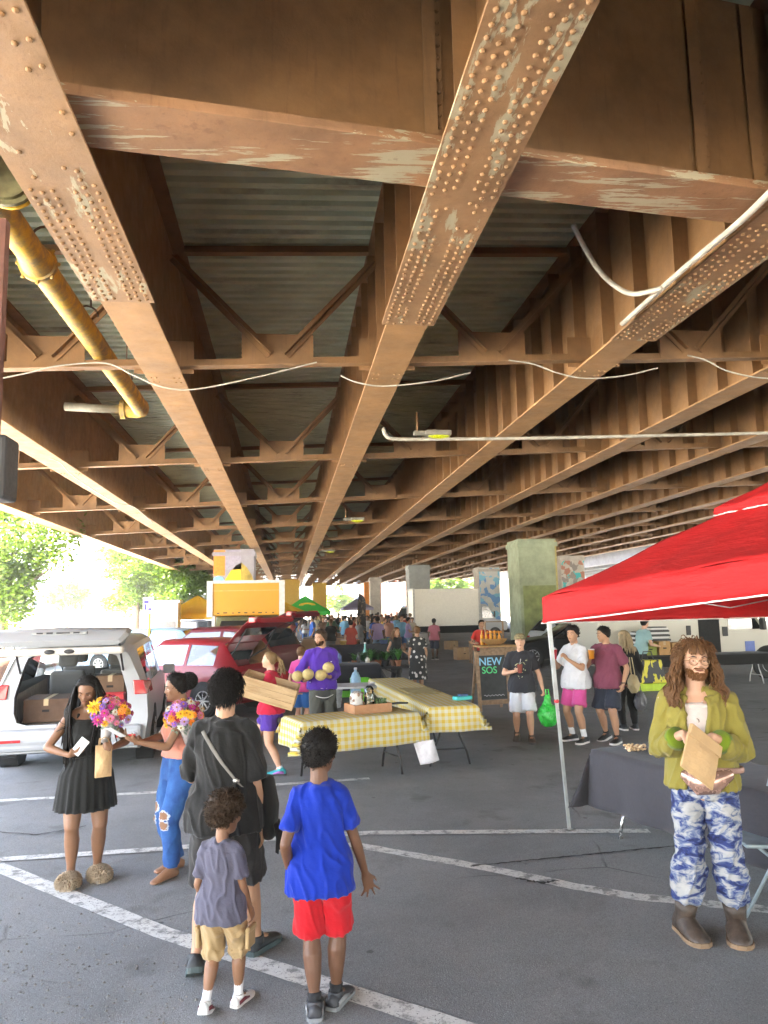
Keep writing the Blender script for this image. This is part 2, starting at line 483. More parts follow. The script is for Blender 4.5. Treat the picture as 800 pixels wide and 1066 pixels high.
fb.build('floor_beam_flange', WORNX, BR, world=True, bevel=.004); wb.build('floor_beam_web', STEEL, BR, world=True)

# second, grey viaduct to the right
B2 = thing('grey_viaduct', 'grey steel viaduct running alongside beyond the right end of the brown one', 'bridge', (40, 50, 0))
GS = mat('grey_steel', (.20, .20, .205), .6, var=.25, scale=1.5)
for i in range(6):
    x = 31.5 + 3 * i; b = MB(); b.bx(x - .2, x + .2, 0, 110, 6.0, 6.05); b.bx(x - .012, x + .012, 0, 110, 6.05, 7.6); b.build('girder', GS, B2, world=True)
b = MB(); b.bx(30.5, 47.5, 0, 110, 7.62, 8.1); b.build('road_slab', CONC, B2, world=True)
b = MB()
for i in range(26): b.bx(31.7, 46.3, 3.9 + i * 4, 4.0 + i * 4, 6.3, 6.9)
b.build('cross_brace', GS, B2, world=True)

# ------------------------------------------------------------------ pillars
def pillar(label, px, Y, w, ztop, m, dx=.0, depth=None, cat='pillar'):
    p = D(px, 636, Y); t = thing('concrete_pillar', label, cat, (p.x, Y, 0))
    b = MB(); d = depth or w; b.bx(-w / 2, w / 2, -d / 2, d / 2, 0, ztop); b.build('shaft', m, t, bevel=.03)
    b = MB(); b.bx(-w / 2 - .05, w / 2 + .05, -d / 2 - .05, d / 2 + .05, ztop - .35, ztop - .15); b.build('cap_band', m, t)
    return t
def shape(t, name, m, poly, y):
    b = MB(); b.prism(poly, y, y - .006, 'y'); return b.build(name, m, t)
GREYP = mat('grey_pillar_paint', (.30, .29, .33), .8, var=.12, scale=3)
t = pillar('pillar with an orange, blue and yellow mural above the yellow truck', 245, 40, 2.05, 5.25, GREYP)
f = -1.025
shape(t, 'mural_patch', mat('mural_orange', (.75, .25, .03), .7), [(-1.02, 3.9), (-.45, 3.9), (-.45, 5.2), (-1.02, 5.2)], f - .001)
shape(t, 'mural_patch', mat('mural_blue', (.22, .50, .80), .7, var=.4, scale=4), [(-1.02, 1.5), (-.45, 1.5), (-.45, 3.6), (-.6, 3.85), (-.8, 3.9), (-1.02, 3.75)], f - .001)
shape(t, 'mural_patch', mat('mural_grey', (.33, .31, .40), .7), [(-.44, 4.2), (.36, 4.2), (.36, 5.2), (-.44, 5.2)], f - .001)
shape(t, 'mural_patch', mat('mural_yellow', (.78, .52, .03), .7, var=.3, scale=2), [(-.44, 1.5), (.36, 1.5), (.36, 4.55), (.1, 4.4), (-.15, 4.15), (-.44, 3.7)], f - .001)
shape(t, 'mural_patch', mat('mural_olive', (.42, .31, .06), .7, var=.4, scale=3), [(.37, 1.5), (1.02, 1.5), (1.02, 3.4), (.9, 3.9), (.65, 4.3), (.37, 4.55)], f - .001)
GP = mat('pale_green_pillar', (.30, .35, .24), .85, var=.28, scale=1.6, bump=.2, bscale=14)
t = pillar('wide pale green boarded pillar behind the black vehicles', 556, 35, 1.85, 5.2, GP)
f = -.93
shape(t, 'lower_panel', mat('green_wood_panel', (.20, .24, .09), .8, var=.45, scale=2), [(-.78, .3), (.80, .3), (.80, 3.0), (-.78, 3.0)], f - .004)
for i in range(9): shape(t, 'batten', GP, [(-.86 + i * .2, 3.05), (-.83 + i * .2, 3.05), (-.83 + i * .2, 4.8), (-.86 + i * .2, 4.8)], f)
shape(t, 'edge_post', mat('ochre_edge', (.45, .38, .14), .8), [(.84, .2), (.92, .2), (.92, 5.1), (.84, 5.1)], f - .002)
def graffiti(name, cols, sc):
    t = NT(name); v = t.new('TexVoronoi'); v.inputs['Scale'].default_value = sc
    n = t.new('TexNoise'); n.inputs['Scale'].default_value = sc * .6; n.inputs['Detail'].default_value = 4
    t.link(t.co.outputs['Object'], n.inputs['Vector']); mx = t.new('Mix', data_type='VECTOR'); mx.inputs[0].default_value = .35
    t.link(t.co.outputs['Object'], mx.inputs[4]); t.link(n.outputs['Color'], mx.inputs[5]); t.link(mx.outputs[1], v.inputs['Vector'])
    w = t.new('TexWhiteNoise'); t.link(v.outputs['Position'], w.inputs['Vector'])
    t.col(t.ramp(w.outputs['Value'], [(i / len(cols), c) for i, c in enumerate(cols)], 'CONSTANT')); t.rough(.75); return t.m
t = pillar('pillar with teal, red and white graffiti right of the green pillar', 594, 48, 1.6, 5.3, CONC)
shape(t, 'mural_patch', graffiti('graffiti_teal', [(.45, .42, .36), (.05, .45, .45), (.40, .16, .10), (.5, .48, .42), (.25, .22, .2)], 4.5), [(-.78, .6), (.78, .6), (.78, 5.0), (-.78, 5.0)], -.801)
t = pillar('pillar with blue and white graffiti behind the white box truck', 508, 55, 1.6, 5.0, CONC)
shape(t, 'mural_patch', graffiti('graffiti_blue', [(.6, .6, .58), (.12, .3, .6), (.55, .55, .52), (.2, .5, .65)], 4), [(-.78, .6), (.78, .6), (.78, 4.9), (-.78, 4.9)], -.801)
pillar('plain grey pillar at the near end of the white box truck', 436, 60, 1.7, 5.5, mat('grey_pillar', (.26, .28, .27), .8, var=.15, scale=2))
pillar('distant yellow painted pillar right of the yellow truck', 304, 75, 1.5, 5.1, mat('yellow_pillar', (.32, .20, .02), .8))
pillar('distant yellow painted pillar behind the crowd and green canopy', 333, 85, 1.5, 5.1, mat('yellow_pillar', (.32, .20, .02), .8))
pillar('distant pale pillar behind the tall black banner', 391, 75, 1.1, 5.2, CONC)
pillar('distant narrow orange pillar behind the black banner', 385, 88, 1.2, 5.2, mat('orange_pillar', (.6, .22, .03), .8))

# ------------------------------------------------------------------ pipes, cables, lamps on the bridge
YEL = mat('yellow_pipe_paint', (.66, .40, .02), .55, var=.45, scale=6, bump=.15)
def yellow_pipe_mat():
    t = NT('dirty_yellow_pipe')
    c = t.mix(t.ramp(t.noise(5, 8, .7), [(.36, 0), (.60, 1)]), (.22, .17, .10), (.62, .38, .035))
    t.col(c); t.rough(.6); t.bump(t.noise(30, 4), .2, .01); return t.m
YP = yellow_pipe_mat()
pz = 5.62
pA, pB = D(-40, 155, 780 * 3.57 / 482), G(147, 425, pz)
pA.z = pz
T = thing('drain_pipe', 'fat dirty yellow drain pipe hung under the deck beside the left girder', 'pipe', tuple(pB))
b = MB(); b.tube([pA, pB], .138, 20); b.build('pipe', YP, T, world=True, smooth=True, auto=40)
d = (pB - pA).normalized()
c = G(38, 272, pz)
b = MB()
for o, r in ((-.22, .13), (-.1, .155), (.02, .165), (.03, .185), (.08, .185), (.09, .15), (.14, .13)):
    pass
b.tube([c + d * o for o in (-.22, -.1, .02, .03, .08, .09, .14)], [.13, .155, .168, .19, .19, .15, .13], 20)
for i in range(8):
    a = i * math.pi / 4; b.ball(c + d * .055 + V((math.cos(a) * .2, 0, math.sin(a) * .2)), .022, 6, 4)
b.build('bell_joint', YP, T, world=True, smooth=True, auto=40)
c = G(8, 186, pz)
b = MB(); b.tube([c + d * o for o in (-.06, -.02, -.019, .02, .021, .06)], [.2, .2, .24, .24, .2, .2], 20)
b.build('flange', mat('black_yellow_flange', (.12, .11, .05), .5, var=.6, scale=5), T, world=True, smooth=True, auto=40)
b = MB(); b.tube([c + d * .07, c + d * .1], [.22, .22], 20); b.build('flange_ring', YEL, T, world=True, smooth=True, auto=40)
b = MB(); e = pB; b.tube([e - d * .3, e - d * .1, e + V((-.02, .05, 0)), e + V((-.12, .1, 0)), e + V((-.3, .1, 0))], [.13, .15, .15, .145, .14], 18)
b.tube([e + V((-.28, .1, 0)), e + V((-.36, .1, 0))], .17, 18)
b.build('elbow', YP, T, world=True, smooth=True, auto=40)
b = MB(); b.tube([e + V((-.34, .1, 0)), e + V((-1.3, .1, .04))], .075, 14); b.build('side_branch', mat('pale_pipe', (.24, .22, .17), .6), T, world=True, smooth=True)
for px, py in ((48, 250), (90, 330), (128, 395)):
    b = MB(); h = G(px, py, pz); b.tube([h + V((.05, 0, .12)), h + V((.05, 0, 1.7))], .012, 6); b.tube([h + V((math.cos(a / 8 * math.pi) * .14, 0, math.sin(a / 8 * math.pi) * .14)) for a in range(9)], .012, 5)
    b.build('hanger', mat('rusty_iron', (.12, .08, .05), .8), T, world=True)

WIRE = mat('pale_cable', (.34, .32, .27), .6, var=.3, scale=5)
def cable(label, pts, r, name='cable', m=None, cat='cable'):
    c = V((0, 0, 0)); 
    for p in pts: c += p / len(pts)
    sm = []
    for i in range(len(pts) - 1):                                   # Catmull-Rom
        p0, p1, p2, p3 = pts[max(i - 1, 0)], pts[i], pts[i + 1], pts[min(i + 2, len(pts) - 1)]
        for k in range(6):
            t = k / 6
            sm.append(.5 * ((2 * p1) + (p2 - p0) * t + (2 * p0 - 5 * p1 + 4 * p2 - p3) * t * t + (3 * p1 - p0 - 3 * p2 + p3) * t ** 3))
    sm.append(pts[-1])
    b = MB(); b.tube([p - c for p in sm], r, 7); o = b.build(name, m or WIRE, None, smooth=True); o.location = c
    return tag(o, label, cat)
cable('thin white cable sagging across the first three girders', [D(x, y, 9.9) for x, y in ((-8, 396), (30, 388), (60, 381), (110, 378), (140, 391), (170, 403), (205, 405), (270, 392), (330, 377))], .0105)
cable('thin white cable sagging under the middle girder', [D(x, y, 9.9) for x, y in ((355, 391), (372, 398), (400, 402), (450, 397), (490, 388))], .0105)
cable('thin white cable sagging under the third girder', [D(x, y, 9.9) for x, y in ((530, 375), (555, 379), (580, 388), (610, 394), (650, 391), (685, 383))], .0105)
cable('thin white cable end at the far side of the fourth girder', [D(x, y, 9.9) for x, y in ((716, 370), (735, 375), (760, 387), (800, 394), (840, 390))], .0105)
cable('thin pale cable looping along the left edge girder', [D(x, y, 15.5) for x, y in ((-5, 457), (30, 472), (60, 480), (72, 492), (90, 505), (120, 523), (140, 528), (160, 545))], .0105)
zc = zf(4.5) - .05
cable('fat white conduit running along the third girder flange', [G(x, y, zc) for x, y in ((812, 190), (770, 231), (715, 277), (648, 337))], .032, 'conduit', cat='conduit')
cable('thick white hose hanging in a loop beside the third girder', [D(597, 234, 7.6), D(606, 252, 7.7), D(622, 279, 7.8), D(640, 297, 7.8), D(660, 306, 7.6), D(690, 300, 7.3)], .03, 'hose', cat='hose')
yl = 13.9
cable('long straight white conduit crossing under the girders to the lamp', [D(x, y, yl) for x, y in ((399, 445), (402, 453), (412, 457), (460, 457), (560, 456), (700, 453), (830, 450))], .035, 'conduit', cat='conduit')
def lamp(label, px, py, Y, s=1.0):
    p = D(px, py, Y); t = thing('bridge_lamp', label, 'lamp', tuple(p), 0, 'lamps under the bridge')
    b = MB(); b.box((0, 0, .09), (.5 * s, .24 * s, .1)); b.box((-.32 * s, 0, .09), (.3 * s, .12 * s, .09)); b.build('housing', mat('lamp_grey', (.16, .15, .12), .6), t, bevel=.02)
    b = MB(); b.ball((.02, 0, .05), (.22 * s, .11 * s, .075), 14, 8); b.build('lens', mat('lamp_lens', (.30, .33, .008), .3, emit=.02), t, smooth=True)
    b = MB(); b.tube([(-.4 * s, 0, .1), (-.4 * s, 0, .5)], .02, 6); b.build('stem', STEEL, t)
    return t
lamp('bridge lamp with a greenish yellow lens on the white conduit', 456, 456, yl)
lamp('small bridge lamp under the middle of the far deck', 372, 543, 26)
lamp('small bridge lamp far down between the first two girders', 344, 575, 40)

# rusty post with a dark box at the left edge
p = D(2, 330, 6.0); T = thing('signal_box', 'dark box under a rust red post at the edge of the left girder', 'signal box', (p.x, 6.0, 3.2))
b = MB(); b.bx(-.09, .015, -.05, .05, .22, 2.0); b.build('post', mat('rust_red_post', (.11, .045, .032), .8), T)
b = MB(); q = D(8, 498, 6.0); b.bx(-.25, .13, -.15, .15, -.27, .22); b.build('box', mat('dark_box', (.035, .034, .036), .6), T, bevel=.03)
# ------------------------------------------------------------------ camera, sky, sun
cam = bpy.data.cameras.new('camera'); co = bpy.data.objects.new('camera', cam); COL.objects.link(co)
cam.sensor_width = 36; cam.sensor_fit = 'AUTO'; cam.lens = F * 36 / 1066; cam.clip_start = .05; cam.clip_end = 2000
co.matrix_world = Matrix.Translation(CAM) @ CAMR.to_4x4()
S.camera = co
w = bpy.data.worlds.new('World'); S.world = w; w.use_nodes = True
nt = w.node_tree; sk = nt.nodes.new('ShaderNodeTexSky'); sk.sky_type = 'NISHITA'; sk.sun_disc = False
SUN_EL, SUN_AZ = R(62), R(205)             # azimuth clockwise from +Y: behind the camera, to the left
sk.sun_elevation = SUN_EL; sk.sun_rotation = SUN_AZ; sk.dust_density = 4.0; sk.ozone_density = .3
bg = nt.nodes['Background']; bg.inputs['Strength'].default_value = .15
nt.links.new(sk.outputs[0], bg.inputs[0])
sl = bpy.data.lights.new('sun', 'SUN'); sl.energy = 5; sl.angle = R(.5); sl.color = (1, .93, .80)
so = bpy.data.objects.new('sun', sl); COL.objects.link(so)
sd = V((math.sin(SUN_AZ) * math.cos(SUN_EL), math.cos(SUN_AZ) * math.cos(SUN_EL), math.sin(SUN_EL)))
so.rotation_euler = sd.to_track_quat('Z', 'Y').to_euler(); so.location = sd * 60
S.view_settings.view_transform = 'Standard'; S.view_settings.look = 'None'; S.view_settings.gamma = 1
S.view_settings.exposure = 4.55; S.view_settings.use_curve_mapping = False
S.cycles.use_denoising = True; S.cycles.max_bounces = 8; S.cycles.diffuse_bounces = 6; S.cycles.transparent_max_bounces = 8
S.cycles.sample_clamp_indirect = 6; S.cycles.caustics_reflective = False; S.cycles.caustics_refractive = False
S.cycles.use_fast_gi = False

# ------------------------------------------------------------------ trees
def leaf_mat(name, c):
    t = NT(name)
    oi = t.new('ObjectInfo'); n = t.noise(1.1, 4, .6); n2 = t.noise(9, 2)
    cc = t.mix(t.ramp(t.math('ADD', t.math('MULTIPLY', n, .7), t.math('MULTIPLY', n2, .3)), [(.35, 0), (.65, 1)]), tuple(x * .6 for x in c), tuple(x * 1.35 for x in c))
    t.col(cc); t.rough(.5)
    tr = t.new('BsdfTranslucent'); t.link(cc, tr.inputs[0]); mx = t.new('MixShader'); mx.inputs[0].default_value = .4
    t.link(t.b.outputs[0], mx.inputs[1]); t.link(tr.outputs[0], mx.inputs[2]); t.link(mx.outputs[0], t.out.inputs[0])
    return t.m
LEAF = leaf_mat('leaves', (.085, .15, .006)); BARK = mat('bark', (.10, .075, .05), .9, var=.3, scale=12, bump=.5, bscale=20)
def leaf_cloud(b, c, rad, n, size, rn):
    cl = [(V((rn.gauss(0, 1), rn.gauss(0, 1), rn.gauss(0, 1))).normalized() * rn.uniform(.45, 1.0), rn.uniform(.22, .42)) for _ in range(26)]
    for i in range(n):
        q, rr = cl[i % len(cl)]
        d = V((rn.gauss(0, 1), rn.gauss(0, 1), rn.gauss(0, .8))); d *= rr / max(.6, d.length) * rn.uniform(.5, 1.15)
        p = V(c) + V(((q.x + d.x) * rad[0], (q.y + d.y) * rad[1], (q.z + d.z) * rad[2]))
        a = V((rn.gauss(0, 1), rn.gauss(0, 1), rn.gauss(0, .5))).normalized(); e = a.cross(V((rn.gauss(0, 1), rn.gauss(0, 1), rn.gauss(0, 1)))).normalized()
        s = size * rn.uniform(.6, 1.3)
        b.add([p - a * s, p + e * s * .45, p + a * s, p - e * s * .45], [(0, 1, 2, 3)])
def tree(label, x, y, h, rad, n, size, seed, m=LEAF):
    rn = random.Random(seed); t = thing('tree', label, 'tree', (x, y, 0), 0)
    cz = h - rad[2]; b = MB(); b.tube([(0, 0, -.1), (.05, 0, cz * .4), (-.08, .05, cz * .8), (0, 0, cz + rad[2] * .3)], [.2, .15, .11, .04], 10)
    for i in range(7):
        a = i * .9; z0 = cz * rn.uniform(.45, .95)
        b.tube([(0, 0, z0), (math.cos(a) * rad[0] * .35, math.sin(a) * rad[1] * .35, z0 + rad[2] * .3), (math.cos(a) * rad[0] * .75, math.sin(a) * rad[1] * .75, z0 + rad[2] * .55)], [.08, .05, .02], 7)
    b.build('trunk', BARK, t, smooth=True)
    b = MB(); leaf_cloud(b, (0, 0, cz), rad, n, size, rn); b.build('crown', m, t, fixn=False)
def TX(px, Y): return D(px, 636, Y).x
tree('large leafy street tree standing left of the white minivan', TX(2, 30), 30, 7.6, (2.6, 2.6, 3.0), 17000, .115, 1)
tree('young street tree behind the blue parking sign', TX(143, 55), 55, 7.8, (3.1, 3.1, 2.8), 12000, .15, 2)
tree('smaller street tree next to the yellow canopy', TX(183, 62), 62, 6.6, (2.9, 2.9, 2.3), 9000, .16, 3)
tree('round tree above the roof of the white box truck', TX(468, 125), 125, 9.0, (4.6, 4, 3.6), 3000, .4, 4)
tree('tree beside the low building with the red roof strip', TX(70, 72), 72, 5.2, (1.8, 1.8, 1.5), 1800, .25, 6)
tree('distant pale tree behind the yellow pillars', TX(352, 135), 135, 6.5, (3.0, 3, 2.4), 1500, .4, 7)

# ------------------------------------------------------------------ buildings round the market
WHITEW = mat('white_render', (.42, .41, .39), .9, var=.06, scale=1); GLASS = mat('window_glass', (.022, .038, .07), .6, var=.3, scale=.7, spec=.05)
FRAME = mat('window_frame', (.16, .16, .16), .6)
def building(label, x0, x1, y0, y1, h, wm, front=None, side=None, roof=None, name='building', trim=None):
    t = thing(name, label, 'building', ((x0 + x1) / 2, y0, 0))
    b = MB(); b.bx(x0, x1, y0, y1, 0, h); b.build('wall', wm, t, world=True)
    b = MB(); b.bx(x0 - .2, x1 + .2, y0 - .2, y1 + .2, h + .003, h + (.75 if roof else .4)); b.build('roof', roof or CONC, t, world=True)
    def win(c, wd, ht, ax):
        fr = MB(); gl = MB()
        for a, e in ((-1, .06), (1, .06)):
            if ax == 'y':
                fr.box(c + V((a * (wd / 2 - .04), -.03, 0)), (.09, .10, ht)); fr.box(c + V((0, -.03, a * (ht / 2 - .04))), (wd - .18, .10, .09))
            else:
                fr.box(c + V((.03, a * (wd / 2 - .04), 0)), (.10, .09, ht)); fr.box(c + V((.03, 0, a * (ht / 2 - .04))), (.10, wd - .18, .09))
        if ax == 'y': gl.box(c + V((0, -.005, 0)), (wd - .1, .02, ht - .1)); fr.box(c + V((0, -.04, 0)), (.06, .06, ht - .18))
        else: gl.box(c + V((.005, 0, 0)), (.02, wd - .1, ht - .1)); fr.box(c + V((.04, 0, 0)), (.06, .06, ht - .18))
        o = fr.build('window', FRAME, t, world=True); gl.build('pane', GLASS, o); 
        o.children[0].data.transform(parent_matrix(t).inverted())
    if front:
        nx, nz, wd, ht, z0 = front
        for i in range(nx):
            for k in range(nz): win(V((x0 + (i + .5) * (x1 - x0) / nx, y0 - .012, z0 + k * (h - z0) / nz + ht / 2)), wd, ht, 'y')
    if side:
        ny, nz, wd, ht, z0 = side
        for i in range(ny):
            for k in range(nz): win(V((x1 + .012, y0 + (i + .5) * (y1 - y0) / ny, z0 + k * (h - z0) / nz + ht / 2)), wd, ht, 'x')
    return t
building('tall white block with blue windows behind the street trees', TX(30, 130), TX(112, 130), 130, 150, 26, WHITEW, (4, 6, 1.6, 1.9, 3))
building('low white building with a red roof strip beyond the minivan', TX(40, 85), TX(122, 85), 85, 100, 4.6, WHITEW, (5, 1, .9, 1.2, 1.6), roof=mat('red_roof', (.06, .010, .006), .9))
building('long white building behind the young street tree', TX(112, 105), TX(225, 150), 112, 130, 10, WHITEW, (6, 2, 1.4, 1.7, 2))
building('pink brick building at the far end of the market', TX(384, 150), TX(452, 150), 150, 165, 9, mat('pink_brick', (.10, .035, .022), .9, var=.2, scale=6), (5, 2, 1.6, 1.8, 2.4))
building('white building closing the far end behind the canopies', TX(288, 165), TX(382, 165), 165, 180, 12, WHITEW, (6, 2, 1.6, 2, 3))
building('pale building at the far end right of the white box truck', TX(505, 150), TX(640, 150), 150, 165, 11, mat('pale_stone', (.22, .19, .15), .9), (7, 2, 1.6, 2, 3))
building('long pale warehouse beyond the grey viaduct', 62, 75, 40, 110, 9, mat('pale_stone', (.6, .55, .47), .9))
# thin scattering volume added to imitate lens glare and lift the shadows
def glare_haze():
    t = bpy.data.materials.new('glare_veil'); t.use_nodes = True; n = t.node_tree; n.nodes.remove(n.nodes['Principled BSDF'])
    v = n.nodes.new('ShaderNodeVolumePrincipled'); v.inputs['Color'].default_value = (.95, .93, .86, 1); v.inputs['Density'].default_value = .0020; v.inputs['Anisotropy'].default_value = .3
    n.links.new(v.outputs[0], n.nodes['Material Output'].inputs['Volume'])
    b = MB(); b.bx(-72, 98, -60, 190, -1, 28); tag(b.build('glare_haze', t), kind='stuff')
glare_haze()
# ------------------------------------------------------------------ people
def ik(a, c, l1, l2, pole):
    d = c - a; L = min(d.length, (l1 + l2) * .998); u = d.normalized()
    x = (l1 * l1 - l2 * l2 + L * L) / (2 * L); h = math.sqrt(max(l1 * l1 - x * x, 0))
    p = pole - u * pole.dot(u); p.normalize()
    return a + u * x + p * h, a + u * L
TORSO = [(.452, .040, .050, 0), (.475, .088, .070, -.004), (.515, .099, .078, -.008), (.56, .092, .070, -.002), (.61, .082, .060, .003), (.67, .089, .064, .004),
         (.72, .101, .070, .002), (.765, .105, .066, -.002), (.795, .094, .056, -.006), (.818, .062, .044, -.006), (.838, .038, .040, -.004)]
HEADP = [(0, .09, .33, -.16), (.03, .15, .375, -.10), (.08, .205, .405, .02), (.15, .25, .41, .17), (.24, .283, .40, .30), (.32, .30, .40, .37), (.40, .318, .395, .41), (.46, .326, .385, .435),
         (.52, .332, .38, .45), (.58, .338, .395, .46), (.64, .34, .40, .465), (.72, .338, .385, .46), (.80, .318, .34, .43), (.87, .275, .275, .37), (.93, .205, .195, .28), (.97, .13, .12, .18), (1.0, .02, .02, .03)]
def head_at(t):
    for i in range(len(HEADP) - 1):
        a, b = HEADP[i], HEADP[i + 1]
        if t <= b[0]:
            u = (t - a[0]) / (b[0] - a[0]); return [a[k] + (b[k] - a[k]) * u for k in range(1, 4)]
    return HEADP[-1][1:]
SOLE_W = mat('white_sole', (.62, .60, .58), .6); BLACKR = mat('black_rubber', (.018, .018, .02), .6)
EYEW = mat('eye_white', (.42, .39, .35), .3); EYEI = mat('dark_iris', (.02, .012, .008), .15)
class Fig:
    def __init__(s, label, loc, yaw, H, sk, hh=.132, sex='m', ankles=((-.10, 0, 0, 8, 0), (.10, 0, 0, -8, 0)), hip=(0, 0, 0), lean=(0, 0), twist=0, head=(0, 0, 0),
                 wrists=None, poles=((-.4, -1, -.2), (.4, -1, -.2)), hands=None, bulk=1.0, vox=.011, group=None, shw=1.0, face=True, kneepole=(0, 1, 0), cover=.93, hips=1.0, fingers=True, eyeo=.022, thigh=1.0):
        s.H, s.sk, s.vox, s.eyeo = H, sk, vox, eyeo
        s.root = thing('person', label, 'person', loc, yaw, group)
        k = s.k = H / 1.7; b = s.b = (1 - hh) / .87 * H; s.hh = hh * H
        s.bulk = bulk; fem = sex == 'f'; s.fem = fem
        mb = MB()
        hz = .515 * b + hip[2] * k
        s.P = V((hip[0] * k, hip[1] * k, hz)); nk = .838 - .515
        s.N = s.P + V((lean[0] * k, lean[1] * k, math.sqrt(max((nk * b) ** 2 - (lean[0] ** 2 + lean[1] ** 2) * k * k, .01))))
        s.tw = R(twist)
        tr = []
        for z, w_, d_, y_ in TORSO:
            if fem:
                if .58 < z < .65: w_ *= .90; d_ *= .94
                if z > .74: w_ *= .91
                if z < .56: w_ *= 1.05 * hips; d_ *= 1.05
                if .69 < z < .75: y_ += .010; d_ *= 1.08; w_ *= .95
            elif z < .56: w_ *= .96
            if .5 < z < .8: w_ *= bulk; d_ *= (1 + (bulk - 1) * 1.3)
            w_ *= .90 if z < .81 else 1
            tr.append((z, w_, d_, y_))
        s.tr = tr
        s.torso(mb, 0, 1, cover, cover)
        # legs
        hw = .052 * b * (1.06 if fem else 1)
        s.hipj = [s.P + V((-hw, 0, -.01 * b)), s.P + V((hw, 0, -.01 * b))]
        s.ank = []; s.knee = []; s.foot = []
        lt, ls = .245 * b, .235 * b
        for i, (ax, ay, az, yw, pit) in enumerate(ankles):
            an = V((ax * k, ay * k, .046 * b + az * k)); yw = R(yw)
            kp = V((math.sin(-yw) * .6 + kneepole[0], kneepole[1], 0))
            kn, an2 = ik(s.hipj[i], an, lt, ls, kp); s.knee.append(kn); s.ank.append(an2)
            s.foot.append((yw, R(pit)))
            tf = .058 * b * (1.04 if fem else 1) * (1 + (bulk - 1) * .6) * thigh
            h = s.hipj[i]
            mb.tube([h + V((0, 0, .02 * b)), h.lerp(kn, .3), h.lerp(kn, .75), kn], [tf, tf * .98, tf * .74, tf * .62], 12, round_=True)
            fwd = V((-math.sin(yw), math.cos(yw), 0)); cb = -fwd * .010 * b
            mb.tube([kn, kn.lerp(an2, .12) + cb * .2, kn.lerp(an2, .3) + cb, kn.lerp(an2, .55) + cb * .7, kn.lerp(an2, .82), an2], [.034 * b, .034 * b, .0375 * b, .032 * b, .0215 * b, .021 * b], 12, round_=True)
            # foot
            s.footbody(mb, i, 1.0)
        # arms
        sw = .094 * b * shw * (.92 if fem else 1) * (1 + (bulk - 1) * .7)
        ca, sa = math.cos(s.tw), math.sin(s.tw)
        up = (s.N - s.P).normalized(); sc = s.P + (s.N - s.P) * ((.800 - .515) / nk)
        s.sh = [sc + V((sg * sw * ca, sg * sw * sa, 0)) + V((sa, -ca, 0)) * .006 * b for sg in (-1, 1)]
        ua, fa = .178 * b, .152 * b; s.elb = []; s.wr = []
        if wrists is None: wrists = ((-.22, .04, .84), (.22, .04, .84))
        for i in (0, 1):
            e, wv = ik(s.sh[i], V(wrists[i]) * k, ua, fa, V(poles[i])); s.elb.append(e); s.wr.append(wv)
            r = (.0295 if not fem else .0265) * b * (1 + (bulk - 1) * .7)
            sg = (-1, 1)[i]
            mb.tube([V((0, 0, .0)) + s.N.lerp(s.sh[i], .2) + V((0, -.004 * b, -.004 * b)), s.sh[i] + V((0, 0, .004 * b))], [.030 * b, r * 1.02], 10, round_=True)
            mb.tube([s.sh[i], s.sh[i].lerp(e, .35), s.sh[i].lerp(e, .8), e], [r * 1.08, r, r * .84, r * .76], 10, round_=True)
            mb.tube([e, e.lerp(wv, .25), e.lerp(wv, .7), wv], [r * .78, r * .82, r * .62, r * .52], 10, round_=True)
            hd = (hands or (None, None))[i] or {}
            s.hand(mb, i, wv, (wv - e).normalized(), hd, fingers)
        # neck and head
        s.head(mb, head, face)
        me = remesh(mb, vox, 3 if vox < .02 else 1, .45)
        s.body = mesh_obj('body', me, sk, s.root)
        if face: s.eyes()
    # --- pieces
    def ring(s, f, w_, d_, y_, seg=22, ex=2.3):
        nk = .838 - .515; t = (f - .515) / nk
        c = s.P + (s.N - s.P) * t; tw = s.tw * max(0, min(1, (f - .56) / .2))
        c = c + V((-math.sin(tw), math.cos(tw), 0)) * y_ * s.b
        ca, sa = math.cos(tw), math.sin(tw); out = []
        for i in range(seg):
            a = 2 * math.pi * i / seg; cx, sy = math.cos(a), math.sin(a)
            x = math.copysign(abs(cx) ** (2 / ex), cx) * w_ * s.b; y = math.copysign(abs(sy) ** (2 / ex), sy) * d_ * s.b
            out.append(c + V((x * ca - y * sa, x * sa + y * ca, 0)))
        return out
    def tor(s, f):
        T = s.tr
        if f <= T[0][0]: return T[0][1:]
        for a, b in zip(T, T[1:]):
            if f <= b[0]:
                u = (f - a[0]) / (b[0] - a[0]); return [a[i] + (b[i] - a[i]) * u for i in (1, 2, 3)]
        return T[-1][1:]
    def torso(s, mb, f0, f1, sx, sy):
        mb.loft([s.ring(f, w_ * sx, d_ * sy, y_) for f, w_, d_, y_ in s.tr if f0 <= f <= f1])
    def footbody(s, mb, i, g):
        b = s.b; pts, rad = [], []
        for t, h, wd, ht in ((-.038, .022, .018, .02), (-.02, .024, .022, .024), (.02, .030, .024, .030), (.055, .022, .026, .022), (.085, .014, .029, .014), (.110, .010, .027, .010), (.122, .008, .018, .008)):
            pts.append(s.fpt(i, t, 0, h)); rad.append((wd * b * g, ht * b * g))
        mb.tube(pts, rad, 10, side=s.fdir(i, (1, 0, 0)))
        mb.tube([s.ank[i], s.fpt(i, 0, 0, .03)], [.021 * b, .024 * b], 10, round_=True)
    def fdir(s, i, v):
        yw, pit = s.foot[i]; return Matrix.Rotation(yw, 3, 'Z') @ (Matrix.Rotation(-pit, 3, 'X') @ V(v))
    def fpt(s, i, fwd, lat, h):
        """foot frame: fwd / lat / height above the sole, fractions of b, pivot under the ankle"""
        b = s.b; return s.ank[i] + s.fdir(i, V((lat, fwd, h - .046)) * b)
